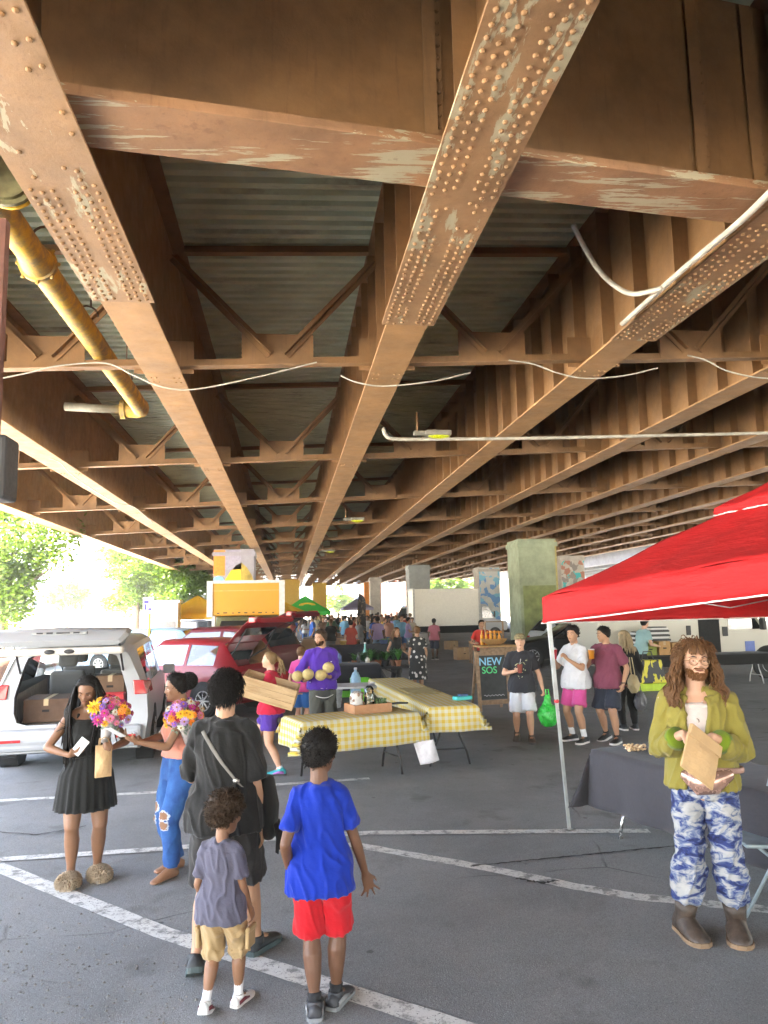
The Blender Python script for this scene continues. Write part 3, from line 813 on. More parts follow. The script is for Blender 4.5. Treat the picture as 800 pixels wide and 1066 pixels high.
    def hand(s, mb, i, w, fd, hd, fingers):
        b = s.b; hl = .112 * b; d = V(hd.get('dir', fd)).normalized(); sg = (-1, 1)[i]
        n = V(hd.get('n', (-sg, 0, 0))); n = (n - d * n.dot(d)).normalized()
        th = n.cross(d) if i == 0 else d.cross(n)        # thumb side
        th = V(hd['thumb']).normalized() if 'thumb' in hd else th
        th = (th - d * th.dot(d) - n * th.dot(n)).normalized()
        pl = hl * .5; curl = hd.get('curl', .35); sp = hd.get('spread', .08)
        mb.tube([w, w + d * pl * .35, w + d * pl * .8, w + d * pl], [(hl * .15, hl * .10), (hl * .20, hl * .085), (hl * .215, hl * .075), (hl * .20, hl * .065)], 10, side=th, round_=False)
        fr = hl * .047
        if not fingers:
            mb.tube([w + d * pl, w + d * pl * 1.5 + n * pl * curl * .4, w + d * pl * 1.8 + n * pl * curl], [(hl * .19, hl * .05), (hl * .17, hl * .05), (hl * .10, hl * .04)], 8, side=th); return
        for j, (la, ln) in enumerate(((.155, .42), (.053, .47), (-.052, .44), (-.15, .35))):
            dd = (d + th * sp * (1.5 - j) * .8).normalized(); p = w + d * pl * .94 + th * la * hl; pts = [p - d * pl * .25, p]
            ang = 0
            for q, f in enumerate((.45, .32, .25)):
                ang += curl * (1.0, 1.0, .7)[q] * (1 + .08 * j); v = dd * math.cos(ang) + n * math.sin(ang); p = p + v * ln * hl * f; pts.append(p)
            mb.tube(pts, [fr * 1.1, fr * 1.1, fr * 1.02, fr * .95, fr * .82], 7, round_=True)
        p = w + d * pl * .25 + th * hl * .14; v1 = (d * .72 + th * .65 + n * .25).normalized(); v2 = (d * .9 + th * (.35 - .3 * curl) + n * (.2 + .5 * curl)).normalized()
        mb.tube([w + d * pl * .1 + th * hl * .06, p, p + v1 * hl * .2, p + v1 * hl * .2 + v2 * hl * .2], [fr * 1.4, fr * 1.5, fr * 1.15, fr * .85], 7, round_=True)
    def head(s, mb, head, face):
        hh = s.hh; yaw, pit, rol = (R(a) for a in head)
        lean = (s.N - s.P).normalized()
        piv = s.N + V((0, .006 * s.b, .03 * s.b)) + lean * .004 * s.b
        s.HM = Matrix.Translation(piv) @ (Matrix.Rotation(yaw, 4, 'Z') @ Matrix.Rotation(pit, 4, 'X') @ Matrix.Rotation(rol, 4, 'Y')) @ Matrix.Translation(V((0, .06 * hh, .02 * hh)))
        rings = []
        for t, w_, f, bk in HEADP: rings.append([s.hp(w_, f, bk, t, 2 * math.pi * i / 20) for i in range(20)])
        mb.loft(rings)
        c = s.HM @ V((0, -.07 * hh, .22 * hh))
        mb.tube([s.N + V((0, -.004 * s.b, -.03 * s.b)), s.N.lerp(c, .5) + V((0, -.004 * s.b, 0)), c], [.039 * s.b, .0345 * s.b, .0335 * s.b], 12)
        q = lambda x, y, z: s.HM @ (V((x, y, z)) * hh)
        for sg in (-1, 1):
            e = [q(sg * .325, -.01, .40), q(sg * .36, -.05, .44), q(sg * .375, -.07, .52), q(sg * .355, -.03, .56)]
            mb.tube(e, [hh * .03, hh * .035, hh * .04, hh * .03], 6, round_=True)
        if face:
            mb.tube([q(0, .385, .56), q(0, .43, .46), q(0, .475, .385)], [hh * .028, hh * .034, hh * .045], 8, round_=True)
            for sg in (-1, 1):
                mb.ball(q(sg * .045, .43, .375), hh * .036, 8, 6)
                mb.tube([q(sg * .05, .405, .585), q(sg * .17, .375, .59), q(sg * .25, .30, .57)], [hh * .028, hh * .030, hh * .025], 6, round_=True)
                mb.ball(q(sg * .2, .29, .40), (hh * .09, hh * .09, hh * .09), 8, 6)
            mb.tube([q(-.10, .385, .265), q(0, .415, .275), q(.10, .385, .265)], [hh * .018, hh * .03, hh * .018], 7, round_=True)
            mb.tube([q(-.09, .38, .225), q(0, .41, .22), q(.09, .38, .225)], [hh * .018, hh * .032, hh * .018], 7, round_=True)
            mb.ball(q(0, .355, .09), hh * .085, 8, 6)
    def hp(s, w_, f, bk, t, th, add=0.0):
        x, y = math.sin(th), math.cos(th)
        return s.HM @ (V((x * (w_ + add), (f + add) * y if y > 0 else (bk + add) * y, t + add * max(0, (t - .72)) * 3.4)) * s.hh)
    def eyes(s):
        hh = s.hh; l = MB()
        for sg in (-1, 1):
            e = MB(); p = MB()
            c = s.HM @ (V((sg * .145, .335, .50)) * hh); e.ball(c, (hh * .058, hh * .05, hh * s.eyeo), 10, 8, s.HM.to_3x3())
            c2 = s.HM @ (V((sg * .145 + .004, .375, .50)) * hh); p.ball(c2, (hh * .027, hh * .02, min(hh * .026, hh * s.eyeo * 1.05)), 8, 6, s.HM.to_3x3())
            o = e.build('eye', EYEW, s.root, smooth=True); p.build('iris', EYEI, o, smooth=True)
            eb = [s.HM @ (V(v) * hh) for v in ((sg * .06, .425, .60), (sg * .15, .405, .625), (sg * .25, .325, .595))]
            l.tube(eb, [hh * .012, hh * .017, hh * .008], 6)
        l.build('eyebrows', BLACKHAIR, s.root, smooth=True)
        m = MB(); m.tube([s.HM @ (V(v) * hh) for v in ((-.095, .402, .247), (0, .436, .247), (.095, .402, .247))], [hh * .012, hh * .03, hh * .012], 7); m.build('lips', LIPS, s.root, smooth=True)
    # --- hair
    def cap_hair(s, m, th=.07, front=.80, temple=.60, ear=.42, back=.14, tuft=0, tl=.05, tr=.006, amp=.02, freq=9, top=0.0, seed=1, curl=.5, name='hair', droop=0.0):
        rn = random.Random(seed); hh = s.hh; rings = []; nseg, nt = 44, 34; reg = []
        def lim(a):
            a = abs((a + math.pi) % (2 * math.pi) - math.pi)
            for (a0, v0), (a1, v1) in zip(((0, front), (.75, front - .03), (1.15, temple), (1.6, ear), (2.1, back + .08), (3.15, back)), ((.75, front - .03), (1.15, temple), (1.6, ear), (2.1, back + .08), (3.15, back), (4, back))):
                if a <= a1: return v0 + (v1 - v0) * (a - a0) / (a1 - a0)
            return back
        mb = MB()
        for k in range(nt + 1):
            t = k / nt; w_, f, bk = head_at(t); ring = []
            for i in range(nseg):
                a = 2 * math.pi * i / nseg; g = max(0, min(1, (t - lim(a)) / .045)); g = g * g * (3 - 2 * g)
                nz = noise.noise(V((math.sin(a) * 2, math.cos(a) * 2, t * 2.4)) * freq * .5 + V((seed, 0, 0))) * amp
                add = -.03 + g * (th + .03 + nz + top * max(0, t - .6) * 2.5)
                p = s.hp(w_, f, bk, t, a, add); ring.append(p)
                if g > .6: reg.append((p, (p - s.HM @ (V((0, -.03, .5)) * hh)).normalized()))
            rings.append(ring)
        mb.loft(rings)
        for i in range(tuft):
            p, n = reg[rn.randrange(len(reg))]
            v = (n + V((rn.gauss(0, curl), rn.gauss(0, curl), rn.gauss(0, curl) - droop))).normalized(); u = v.cross(n + V((.01, .02, 0))); u = u.normalized() if u.length > 1e-4 else V((1, 0, 0))
            p = p + V((rn.gauss(0, .02), rn.gauss(0, .02), rn.gauss(0, .02))) * hh - n * hh * .01
            L = tl * hh * rn.uniform(.6, 1.3)
            mb.tube([p, p + v * L * .5 + u * L * .12 * curl, p + v * L * .8 + u * L * .45 * curl - V((0, 0, droop * L * .3)), p + v * L * .9 + u * L * .7 * curl - V((0, 0, droop * L * .7))], [tr * hh * 1.3, tr * hh * 1.3, tr * hh, tr * hh * .4], 4, cap=False)
        return mb.build(name, m, s.root, smooth=True)
    def strands(s, m, starts, length, r, n, wave=.0, seed=2, out=.02, name='hair', braid=False, spread=.6):
        """hanging locks; starts: (angle from front, t) ranges"""
        rn = random.Random(seed); mb = MB(); hh = s.hh
        for i in range(n):
            a0, a1, t0, t1 = starts[i % len(starts)]
            a, t = rn.uniform(a0, a1), rn.uniform(t0, t1)
            p = s.hp(*head_at(t), t, a, .07); n_ = (p - s.HM @ (V((0, -.02, t)) * hh)); n_.z = 0; n_ = n_.normalized() if n_.length > 1e-5 else V((0, -1, 0))
            L = length * rn.uniform(.8, 1.08); N_ = 14; pts, rad = [], []; ph = rn.uniform(0, 6); wv = rn.uniform(.7, 1.3)
            dx = V((rn.gauss(0, 1), rn.gauss(0, 1), 0)) * out * spread
            for k in range(N_ + 1):
                u = k / N_
                w2 = wave * math.sin(u * 17 * wv + ph) * min(1, u * 3)
                side = V((-n_.y, n_.x, 0))
                # over the shoulders: keep clear of the torso
                q = p + n_ * out * (math.sin(min(1, u * 2.2) * 1.57)) + V((0, 0, -L * u)) + side * w2 + n_ * w2 * .5 + dx * u
                if q.z < s.N.z:
                    c = s.P.lerp(s.N, .8); hv = V((q.x - c.x, q.y - c.y, 0))
                    rr = math.hypot(hv.x / (.115 * s.b), hv.y / (.085 * s.b))
                    if rr < 1: q += V((hv.x, hv.y, 0)).normalized() * (1 - rr) * .10 * s.b
                pts.append(q); rad.append(r * (1.0 if u < .8 else (1.15 - u) / .35) * ((1 + .22 * math.sin(k * 2.6)) if braid else 1))
            mb.tube(pts, rad, 6, round_=False)
        return mb.build(name, m, s.root, smooth=True)
    # --- clothes
    def torso_cloth(s, mb, f0, f1, infl, flare=0.0, neck=.0, n=14, seg=26, wmul=1.0):
        rings = []
        for j in range(n + 1):
            f = f0 + (f1 - f0) * j / n
            w_, d_, y_ = s.tor(f); 
            if f < .56: w2, d2, _ = s.tor(.53); w_ = max(w_, w2 * .98); d_ = max(d_, d2 * .98); y_ = -.005
            w_ = max(w_, .086 + .010 * max(0, min(1, (.66 - f) / .14)))
            fl = flare * max(0, (.66 - f) / .2) + .019 * max(0, min(1, (.64 - f) / .07))
            # cloth hangs from the chest: never narrower than 90 % of it
            cw, cd, _ = s.tor(.74); hang = .0 if s.fem else .88
            if f < .74: w_ = max(w_, cw * hang * wmul); d_ = max(d_, cd * (hang + .02 if hang else 0))
            rings.append(s.ring(f, w_ + infl + fl, d_ + infl + fl, y_, seg, 2.2))
        mb.loft(rings)
    def shirt(s, m, hem=.47, sleeve=.62, infl=.012, flare=.02, name='shirt', neck=.826, wr=.010, sl_infl=1.35, vox=None, wsc=(8.5, 8.5, 4.2), seed=None, wmul=1.0, sl_flare=1.1, trap=True):
        mb = MB(); s.torso_cloth(mb, hem, min(neck, .80), infl, flare, wmul=wmul)
        w_, d_, y_ = s.tor(.795); mb.loft([s.ring(.78, *[x + infl * .9 for x in s.tor(.78)[:2]], s.tor(.78)[2]), s.ring(.80, s.tor(.80)[0] + infl * .7, s.tor(.80)[1] + infl * .8, s.tor(.80)[2]), s.ring(neck, s.tor(neck)[0] + .010, s.tor(neck)[1] + .009, s.tor(neck)[2])] + ([s.ring(.832, .050, .050, -.006)] if trap else []))
        if trap:
            rg = s.ring(.834, .044, .046, -.006, 20); mb.tube(rg + rg[:2], .0085 * s.b, 8)
        b = s.b; r = .0305 * b * s.bulk
        for i in (0, 1):
            sh, e, w2 = s.sh[i], s.elb[i], s.wr[i]
            if trap: mb.tube([s.N.lerp(sh, .12) + V((0, -.004 * b, -.008 * b)), sh + V((0, 0, .002 * b))], [.035 * b + infl * b * .3, r * 1.15 + infl * b * .3], 12, round_=True)
            if sleeve <= 1:
                en = sh.lerp(e, sleeve); mb.tube([sh, sh.lerp(en, .5), en], [r * 1.22 + infl * b * .3, r * sl_infl * .92, r * sl_infl * sl_flare * .92], 14, cap=True)
            else:
                en = e.lerp(w2, sleeve - 1); mb.tube([sh, sh.lerp(e, .5), e, e.lerp(en, .5), en], [r * 1.22 + infl * b * .3, r * sl_infl * .92, r * sl_infl * .86, r * sl_infl * .8, r * sl_infl * .68], 14, cap=True)
        return s.finish(name, mb, m, vox, wr, wsc, seed)
    def finish(s, name, mb, m, vox, wr, wsc, seed, sm=2):
        me = remesh(mb, vox or s.vox * 1.15, sm, .5)
        if wr: wrinkle(me, wr * s.k, tuple(x / s.k for x in wsc), seed if seed is not None else rnd.uniform(0, 90))
        return mesh_obj(name, me, m, s.root)
    def legs_cloth(s, m, end=.75, top=.60, infl=.012, leg=1.22, cuff=1.25, name='shorts', wr=.010, vox=None, seed=None, wsc=(9, 9, 4.5), crotch=.0):
        """end: 0..1 along the thigh, 1..2 along the shin"""
        mb = MB(); b = s.b
        rings = []
        for j in range(8):
            f = .468 + crotch + (top - .468 - crotch) * j / 7; w_, d_, y_ = s.tor(max(f, .515)); rings.append(s.ring(f, w_ + infl, d_ + infl, y_, 24, 2.3))
        mb.loft(rings)
        for i in (0, 1):
            h, kn, an = s.hipj[i], s.knee[i], s.ank[i]; tf = .058 * b * s.bulk
            if end <= 1:
                en = h.lerp(kn, end); mb.tube([h + V((0, 0, .02 * b)), h.lerp(en, .5), en], [tf * leg * .98, tf * leg, tf * cuff], 16)
            else:
                en = kn.lerp(an, end - 1); c = (V((0, -.008 * b, 0)))
                mb.tube([h + V((0, 0, .02 * b)), h.lerp(kn, .5), kn, kn.lerp(en, .4) + c, en], [tf * leg, tf * leg * .92, tf * leg * .78, tf * cuff * .78, tf * cuff * .62], 16)
        return s.finish(name, mb, m, vox, wr, wsc, seed)
    def skirt(s, m, top=.64, bottom=.36, flare=.12, pleats=0, name='skirt', infl=.014, wr=.006, amp=.008):
        mb = MB(); rings = []; seg = 72
        f0 = s.tor(.515); c0 = s.P
        for j in range(16):
            f = top + (bottom - top) * j / 15; w_, d_, y_ = s.tor(max(f, .515)); g = max(0, (.60 - f) / (.60 - bottom)) if bottom < .6 else 0
            w_ += infl + flare * g ** .8; d_ += infl + .012 * g + flare * 1.1 * g ** .8; r = s.ring(f, w_, d_, y_, seg, 2.05); cc = sum(r, V((0, 0, 0))) / seg
            if pleats: r = [p + (p - cc).normalized() * amp * s.b * (.3 + g) * (math.sin(pleats * 2 * math.pi * i / seg + .5 * math.sin(i)) ) for i, p in enumerate(r)]
            rings.append(r)
        mb.loft(rings)
        return mb.build(name, m, s.root, smooth=True)
    def sock(s, m, top=.55, name='sock'):
        for i in (0, 1):
            mb = MB(); b = s.b; a, kn = s.ank[i], s.knee[i]; u = (kn - a)
            mb.tube([s.fpt(i, .01, 0, .03), a, a + u * top * .5, a + u * top], [.026 * b, .0245 * b, .0245 * b, .027 * b], 12)
            mb.build(name, m, s.root, smooth=True)
    def shoe(s, m, sole=None, collar=0.0, high=1.0, fat=1.0, name='shoe', accent=None, lace=None):
        for i in (0, 1):
            b = s.b; mb = MB()
            rings = []
            for t, w_, h in ((-.046, .020, .040), (-.036, .027, .052), (-.01, .029, .058), (.02, .030, .056), (.05, .033, .044), (.08, .035, .034), (.105, .033, .027), (.122, .024, .021), (.130, .012, .012)):
                ring = []
                for q in range(14):
                    a = 2 * math.pi * q / 14; x, z = math.cos(a), math.sin(a)
                    ring.append(s.fpt(i, t, x * w_ * fat * (1 if z < .2 else 1 - .28 * z), .010 + max(0, (z + .55) / 1.55) * (h * fat * high - .008)))
                rings.append(ring)
            mb.loft(rings)
            u = (s.knee[i] - s.ank[i])
            mb.tube([s.fpt(i, -.004, 0, .03), s.ank[i] + u * .02, s.ank[i] + u * (.05 + collar * .5), s.ank[i] + u * (.05 + collar)], [.031 * b * fat, .029 * b * fat, (.028 + .004 * (collar > .1)) * b * fat, (.028 + .007 * (collar > .1)) * b * fat], 14)
            o = mb.build(name, m, s.root, smooth=True)
            so = MB(); out = [(-.050, .012), (-.047, .022), (-.03, .029), (.02, .030), (.06, .035), (.095, .036), (.12, .028), (.134, .012)]
            pl = [(w_ * fat * 1.05, t) for t, w_ in out] + [(-w_ * fat * 1.05, t) for t, w_ in reversed(out)]
            so.loft([[s.fpt(i, t, x, h) for x, t in pl] for h in (0, .010, .017)])
            so.build('sole', sole or BLACKR, o)
            if accent:
                ac = MB()
                for sg in (-1, 1): ac.tube([s.fpt(i, -.03, sg * .0285 * fat, .025), s.fpt(i, .015, sg * .031 * fat, .030), s.fpt(i, .06, sg * .0325 * fat, .020)], [(.012 * b, .003 * b), (.011 * b, .004 * b), (.005 * b, .003 * b)], 6, side=(0, 0, 1))
                ac.build('side_patch', accent, o, smooth=True)
            if lace:
                ac = MB()
                for q in range(4): ac.tube([s.fpt(i, .03 + q * .014, -.015, .050 - q * .005), s.fpt(i, .034 + q * .014, 0, .058 - q * .006), s.fpt(i, .03 + q * .014, .015, .050 - q * .005)], .0022 * b, 5)
                ac.build('laces', lace, o)
    def w(s, p): return parent_matrix(s.root) @ V(p)
    def band(s, pts, wd, m, name='strap', th=.006):
        mb = MB(); mb.tube([V(p) for p in pts], [(wd / 2, th)] * len(pts), 8); return mb.build(name, m, s.root, smooth=True)
def hairmat(name, c, rough=.5):
    if name in _mats: return _mats[name]
    t = NT(name); t.col(t.mix(t.noise(40, 4, .6, t.mapped((3, 3, .6))), tuple(x * .5 for x in c), tuple(x * 1.35 for x in c))); t.rough(rough)
    t.bump(t.noise(120, 3, .6, t.mapped((2, 2, .4))), .6, .01); t.b.inputs['Specular IOR Level'].default_value = .2
    _mats[name] = t.m; return t.m
BLACKHAIR = hairmat('black_hair', (.009, .007, .006), .65); BROWNHAIR = hairmat('brown_hair', (.13, .062, .025)); DKBROWN = hairmat('dark_brown_hair', (.045, .026, .014))
BLOND = hairmat('dark_blond_hair', (.20, .13, .06))
LIPS = skin('lips', (.20, .075, .055))
SK_D = skin('skin_deep', (.125, .062, .036)); SK_B = skin('skin_brown', (.22, .115, .065)); SK_T = skin('skin_tan', (.38, .215, .13)); SK_L = skin('skin_light', (.52, .31, .21))
# ------------------------------------------------------------------ the people near the camera
def at(px, py): p = G(px, py); return (p.x, p.y, 0)
def yaw_to(p, q):                            # local +y points from p to q
    d = q - p; return math.atan2(-d.x, d.y)
def hgt(px, y_top, y_foot):                  # standing height from head-top and foot pixels
    p = G(px, y_foot); d = D(px, y_top, p.y); return d.z
DENIM = None
BLK = cloth('black_cotton', (.013, .0125, .012)); 
# 1 boy in the blue shirt
f = Fig('boy in a blue T-shirt and red shorts seen from behind', at(338, 1060), R(-6), 1.39, SK_D, hh=.150, ankles=((-.06, .02, 0, 4, 0), (.065, .14, .0, -22, 0)), hip=(-.02, 0, 0), head=(-24, 2, 0), vox=.0060,
        wrists=((-.21, .00, .86), (.27, .10, .80)), poles=((-.3, -1, 0), (.4, -1, 0)), hands=({'spread': .3}, {'curl': .22, 'n': (-.3, 1, 0), 'dir': (.28, .10, -1), 'spread': .55}), shw=.92, bulk=.9)
ROYAL = cloth('royal_blue_cotton', (.003, .022, .27)); RED = cloth('red_jersey', (.42, .005, .012))
f.legs_cloth(RED, .93, .58, .009, 1.05, 1.2, 'shorts', wr=.011)
f.shirt(ROYAL, hem=.455, sleeve=.70, infl=.008, flare=.005, wr=.014, sl_infl=1.32)
f.cap_hair(BLACKHAIR, th=.075, front=.80, back=.20, tuft=1500, tl=.06, tr=.006, amp=.02, top=.05, curl=.9, seed=3)
f.sock(cloth('black_sock', (.02, .02, .022)), .16)
f.shoe(mat('dark_grey_trainer', (.035, .035, .04), .6), mat('grey_sole', (.20, .21, .22), .6), accent=mat('pale_grey_suede', (.22, .23, .24), .8))
# 2 toddler
f = Fig('small curly-haired boy in a grey T-shirt and khaki cargo shorts', at(230, 1052), R(-24), 1.06, SK_B, hh=.185, ankles=((-.09, -.09, .015, 15, 20), (.10, .12, 0, -5, 0)), head=(-12, -6, 0), vox=.0058,
        wrists=((-.19, .08, .80), (.21, .12, .78)), poles=((-.3, -1, 0), (.3, -1, 0)), bulk=.95, shw=.94)
f.legs_cloth(cloth('khaki_twill', (.34, .235, .115)), 1.06, .58, .012, 1.12, 1.34, 'shorts', wr=.020)
for i in (0, 1):
    pk = MB(); sg = (-1, 1)[i]; c = f.hipj[i].lerp(f.knee[i], .68) + V((sg * .078, .0, 0)); pk.box(c, (.022, .085, .10)); pk.box(c + V((sg * .006, 0, .045)), (.022, .09, .03)); pk.build('cargo_pocket', _mats['khaki_twill'], f.root, bevel=.008)
f.shirt(cloth('slate_grey_cotton', (.085, .082, .115)), hem=.455, sleeve=.75, infl=.013, flare=.006, wr=.015, sl_infl=1.42)
f.cap_hair(DKBROWN, th=.10, front=.82, back=.20, tuft=1500, tl=.10, tr=.008, amp=.05, top=.05, curl=1.1, seed=5)
f.sock(cloth('white_sock', (.66, .66, .68)), .42)
f.shoe(mat('white_leather', (.62, .62, .62), .5), SOLE_W, accent=mat('maroon_leather', (.13, .02, .03), .5), lace=mat('black_lace', (.02, .02, .02), .8))
# 3 man in black seen from behind
f = Fig('man in a black T-shirt and dark shorts seen from behind', at(233, 1012), R(-14), 1.68, SK_T, ankles=((-.13, -.10, .035, 18, 28), (.12, .26, 0, -20, 0)), head=(6, 4, 0), vox=.0070, bulk=.95, shw=.95,
        wrists=((-.14, .30, 1.02), (.205, .06, .80)), poles=((-.6, -1, -.3), (.4, -1, 0)), hands=({}, {'curl': .45, 'n': (-1, -.2, 0)}))
f.legs_cloth(cloth('charcoal_shorts', (.024, .022, .021)), .93, .58, .010, 1.12, 1.2, 'shorts', wr=.012)
f.shirt(BLK, hem=.475, sleeve=.92, infl=.015, flare=.006, wr=.013, sl_infl=1.5)
f.cap_hair(BLACKHAIR, th=.055, front=.80, ear=.36, back=.16, tuft=1800, tl=.11, tr=.006, amp=.03, top=.04, curl=.35, seed=8, droop=1.0)
f.shoe(mat('black_trainer', (.02, .022, .024), .6), mat('dark_sole', (.04, .06, .06), .6))
z = lambda fr, sx, dy: f.ring(fr, f.tor(fr)[0], f.tor(fr)[1], f.tor(fr)[2])  # back strap of the bag
bs = []
for u in range(13):
    fr = .815 - u * .021; x = (-.055 + .175 * u / 12) * f.b / 1.0
    w_, d_, y_ = f.tor(fr); w_ = max(w_, f.tor(.74)[0] * .88) + .015; d_ = max(d_, f.tor(.74)[1] * .90) + .015 + .012 * max(0, (.66 - fr) / .2)
    yy = -(max(0, 1 - abs(x / (w_ * f.b)) ** 2.2)) ** (1 / 2.2) * d_ * f.b + y_ * f.b
    c = f.P + (f.N - f.P) * ((fr - .515) / .323)
    bs.append(c + V((x, yy - .017, 0)))
T = thing('crossbody_bag', 'black crossbody bag with a thin grey strap worn by the man in black', 'bag', tuple(f.root.location), f.root.rotation_euler.z)
b = MB(); b.tube(bs, [(.011, .003)] * len(bs), 8, side=(1, 0, -.3)); b.build('strap', mat('grey_strap', (.16, .15, .13), .7), T, smooth=True)
b = MB(); m = bs[8]; b.ball(m, (.022, .012, .014), 10, 6); b.build('buckle', mat('metal_buckle', (.45, .43, .4), .3, .8), T, smooth=True)
b = MB(); b.tube([f.P + V((.225, .12, .17)), f.P + V((.245, .11, .03)), f.P + V((.24, .11, -.12))], [(.08, .04), (.095, .05), (.08, .045)], 16, side=(0, 1, 0), round_=True); b.build('pouch', BLK, T, smooth=True)
b = MB()
for i in range(6): q = f.P + V((.285, .05 + i * .022, -.06)); b.tube([q, q + V((.015, .002 * i, -.08)), q + V((.012, 0, -.16 - .01 * (i % 3)))], .005, 5)
b.build('fringe', BLK, T)
# 4 long-haired man in the olive shirt
def tiedye():
    t = NT('tie_dye_cotton')
    n = t.noise(9, 5, .62, t.mapped((1.1, 1.1, 2.3)), .9); n2 = t.noise(4.5, 3, .5, None, .4)
    f_ = t.math('ADD', t.math('MULTIPLY', n, .72), t.math('MULTIPLY', n2, .28))
    t.col(t.ramp(f_, [(.38, (.006, .009, .05)), (.45, (.018, .035, .15)), (.50, (.13, .16, .25)), (.55, (.33, .33, .33)), (.75, (.40, .39, .38))])); t.rough(.9)
    t.bump(t.noise(20, 4), .4, .012); return t.m
f = Fig('long-haired man in an olive shirt and tie-dyed trousers holding a paper bag', at(742, 968), 0, 1.79, SK_L, ankles=((-.135, .02, 0, 6, 0), (.145, .10, 0, 30, 0)), hip=(0, 0, -.01), lean=(0, -.02), head=(20, 3, -2), vox=.0068, eyeo=.013, thigh=.82,
        wrists=((-.085, .23, 1.165), (.075, .235, 1.175)), poles=((-.62, -.45, -1), (.62, -.45, -1)),
        hands=({'dir': (.80, .45, -.35), 'n': (.1, -.3, -1), 'curl': .55, 'thumb': (.3, .2, -.2)}, {'dir': (-.80, .45, -.30), 'n': (-.1, -.3, -1), 'curl': .55, 'thumb': (-.3, .2, -.2)}))
f.root.rotation_euler.z = yaw_to(V(at(742, 968)), V((-.3, 0, 0)))
f.shirt(cloth('pale_grey_vest', (.50, .43, .40)), hem=.57, sleeve=.05, infl=.004, flare=.0, wr=.006, neck=.785, name='vest', trap=False)
f.legs_cloth(tiedye(), 1.66, .60, .013, .96, 1.22, 'trousers', wr=.017, wsc=(8, 8, 6))
# open shirt: an outer shell with the front left out
OLIVE = cloth('olive_cotton', (.215, .18, .035))
mb = MB(); b = f.b
def shell(fr, a0, a1, n=22, add=.022):
    w_, d_, y_ = f.tor(fr); cw, cd, _ = f.tor(.74); fl = .018 * max(0, (.70 - fr) / .2)
    if fr < .74: w_ = max(w_, cw * .92); d_ = max(d_, cd)
    w_ += add + fl; d_ += add + fl; c = f.P + (f.N - f.P) * ((fr - .515) / .323); out = []
    for i in range(n):
        a = a0 + (a1 - a0) * i / (n - 1); x, y = math.sin(a), math.cos(a)
        out.append(c + V((math.copysign(abs(x) ** .9, x) * w_ * b, math.copysign(abs(y) ** .9, y) * d_ * b + y_ * b, 0)))
    return out
rings = []
for j in range(17):
    fr = .50 + (.815 - .50) * j / 16; op = .26 + .12 * max(0, (fr - .70) / .11) + .10 * max(0, (.64 - fr) / .14)
    k = min(1, (.815 - fr) / .05) ; ad = .024 if fr < .765 else .024 - .008 * (fr - .765) / .05
    o = shell(fr, op, 2 * math.pi - op, 40, ad); i_ = shell(fr, op, 2 * math.pi - op, 40, ad - .016)
    rings.append(o + i_[::-1])
mb.loft(rings)
r = .034 * b
for i in (0, 1):
    sh, e, w2 = f.sh[i], f.elb[i], f.wr[i]
    mb.tube([f.N.lerp(sh, .18) + V((0, -.008 * b, -.004 * b)), sh], [.033 * b, r * 1.2], 12, round_=True)
    mb.tube([sh, sh.lerp(e, .5), e + V((0, 0, -.012)), e.lerp(w2, .45) + V((0, 0, -.018)), e.lerp(w2, .66)], [r * 1.2, r * 1.24, r * 1.3, r * 1.28, r * 1.1], 16)
for sg in (-1, 1):                                                   # collar
    mb.tube([f.N + V((sg * .02 * b, -.045 * b, .008 * b)), f.N + V((sg * .052 * b, -.01 * b, .0)), f.N + V((sg * .062 * b, .038 * b, -.035 * b)), f.N + V((sg * .045 * b, .068 * b, -.075 * b))], [(.022 * b, .006 * b), (.024 * b, .006 * b), (.024 * b, .007 * b), (.012 * b, .006 * b)], 10, side=(sg, 0, .8))
f.finish('open_shirt', mb, OLIVE, .0085, .013, (10, 10, 5), 11)
for i in (0, 1):
    cu = MB(); cu.tube([f.elb[i].lerp(f.wr[i], .64) + V((0, 0, -.006)), f.elb[i].lerp(f.wr[i], .80) + V((0, 0, -.003))], [r * 1.22, r * 1.12], 16); cu.build('rolled_cuff', cloth('lime_cuff', (.13, .19, .01)), f.root, smooth=True)
f.cap_hair(BROWNHAIR, th=.085, front=.90, temple=.62, ear=.30, back=.02, tuft=700, tl=.22, tr=.010, amp=.03, top=.03, curl=.35, seed=4, droop=1.0)
f.strands(BROWNHAIR, [(1.15, 2.0, .45, .85), (2.0, 4.3, .2, .8), (4.3, 5.13, .45, .85)], .33, .0052, 330, wave=.021, seed=9, out=.045)
mb = MB()
for i in range(26):                                                  # fringe falling over the forehead
    a = rnd.uniform(-.8, .7); p = [f.hp(*head_at(t), t, a + .3 * (.9 - t), .06 + .02 * rnd.random()) for t in (.97, .86, .74, .64 + .06 * rnd.random())]
    mb.tube(p, [.006, .009, .007, .002], 5)
mb.build('fringe', BROWNHAIR, f.root, smooth=True)
mb = MB(); hh = f.hh
for i in range(700):                                                 # short beard
    a, t = rnd.uniform(-1.25, 1.25), rnd.uniform(.0, .30)
    if t > .2 and abs(a) < .55 and not (.29 < t): continue
    p = f.hp(*head_at(t), t, a, .006); q = f.hp(*head_at(t), t, a, .05); q.z -= .05 * hh
    mb.tube([p, q], [.0028, .0008], 4, cap=False)
for i in range(80):
    x = rnd.uniform(-.12, .12); p = f.HM @ (V((x, .405 - abs(x) * .3, .315)) * hh); mb.tube([p, p + f.HM.to_3x3() @ V((x * .1, .012, -.008))], [.003, .001], 4, cap=False)
mb.build('beard', hairmat('ginger_beard', (.22, .10, .04)), f.root)
GOLD = mat('gold_wire', (.22, .13, .06), .4, .5)
mb = MB(); q = lambda x, y, z_: f.HM @ (V((x, y, z_)) * hh)
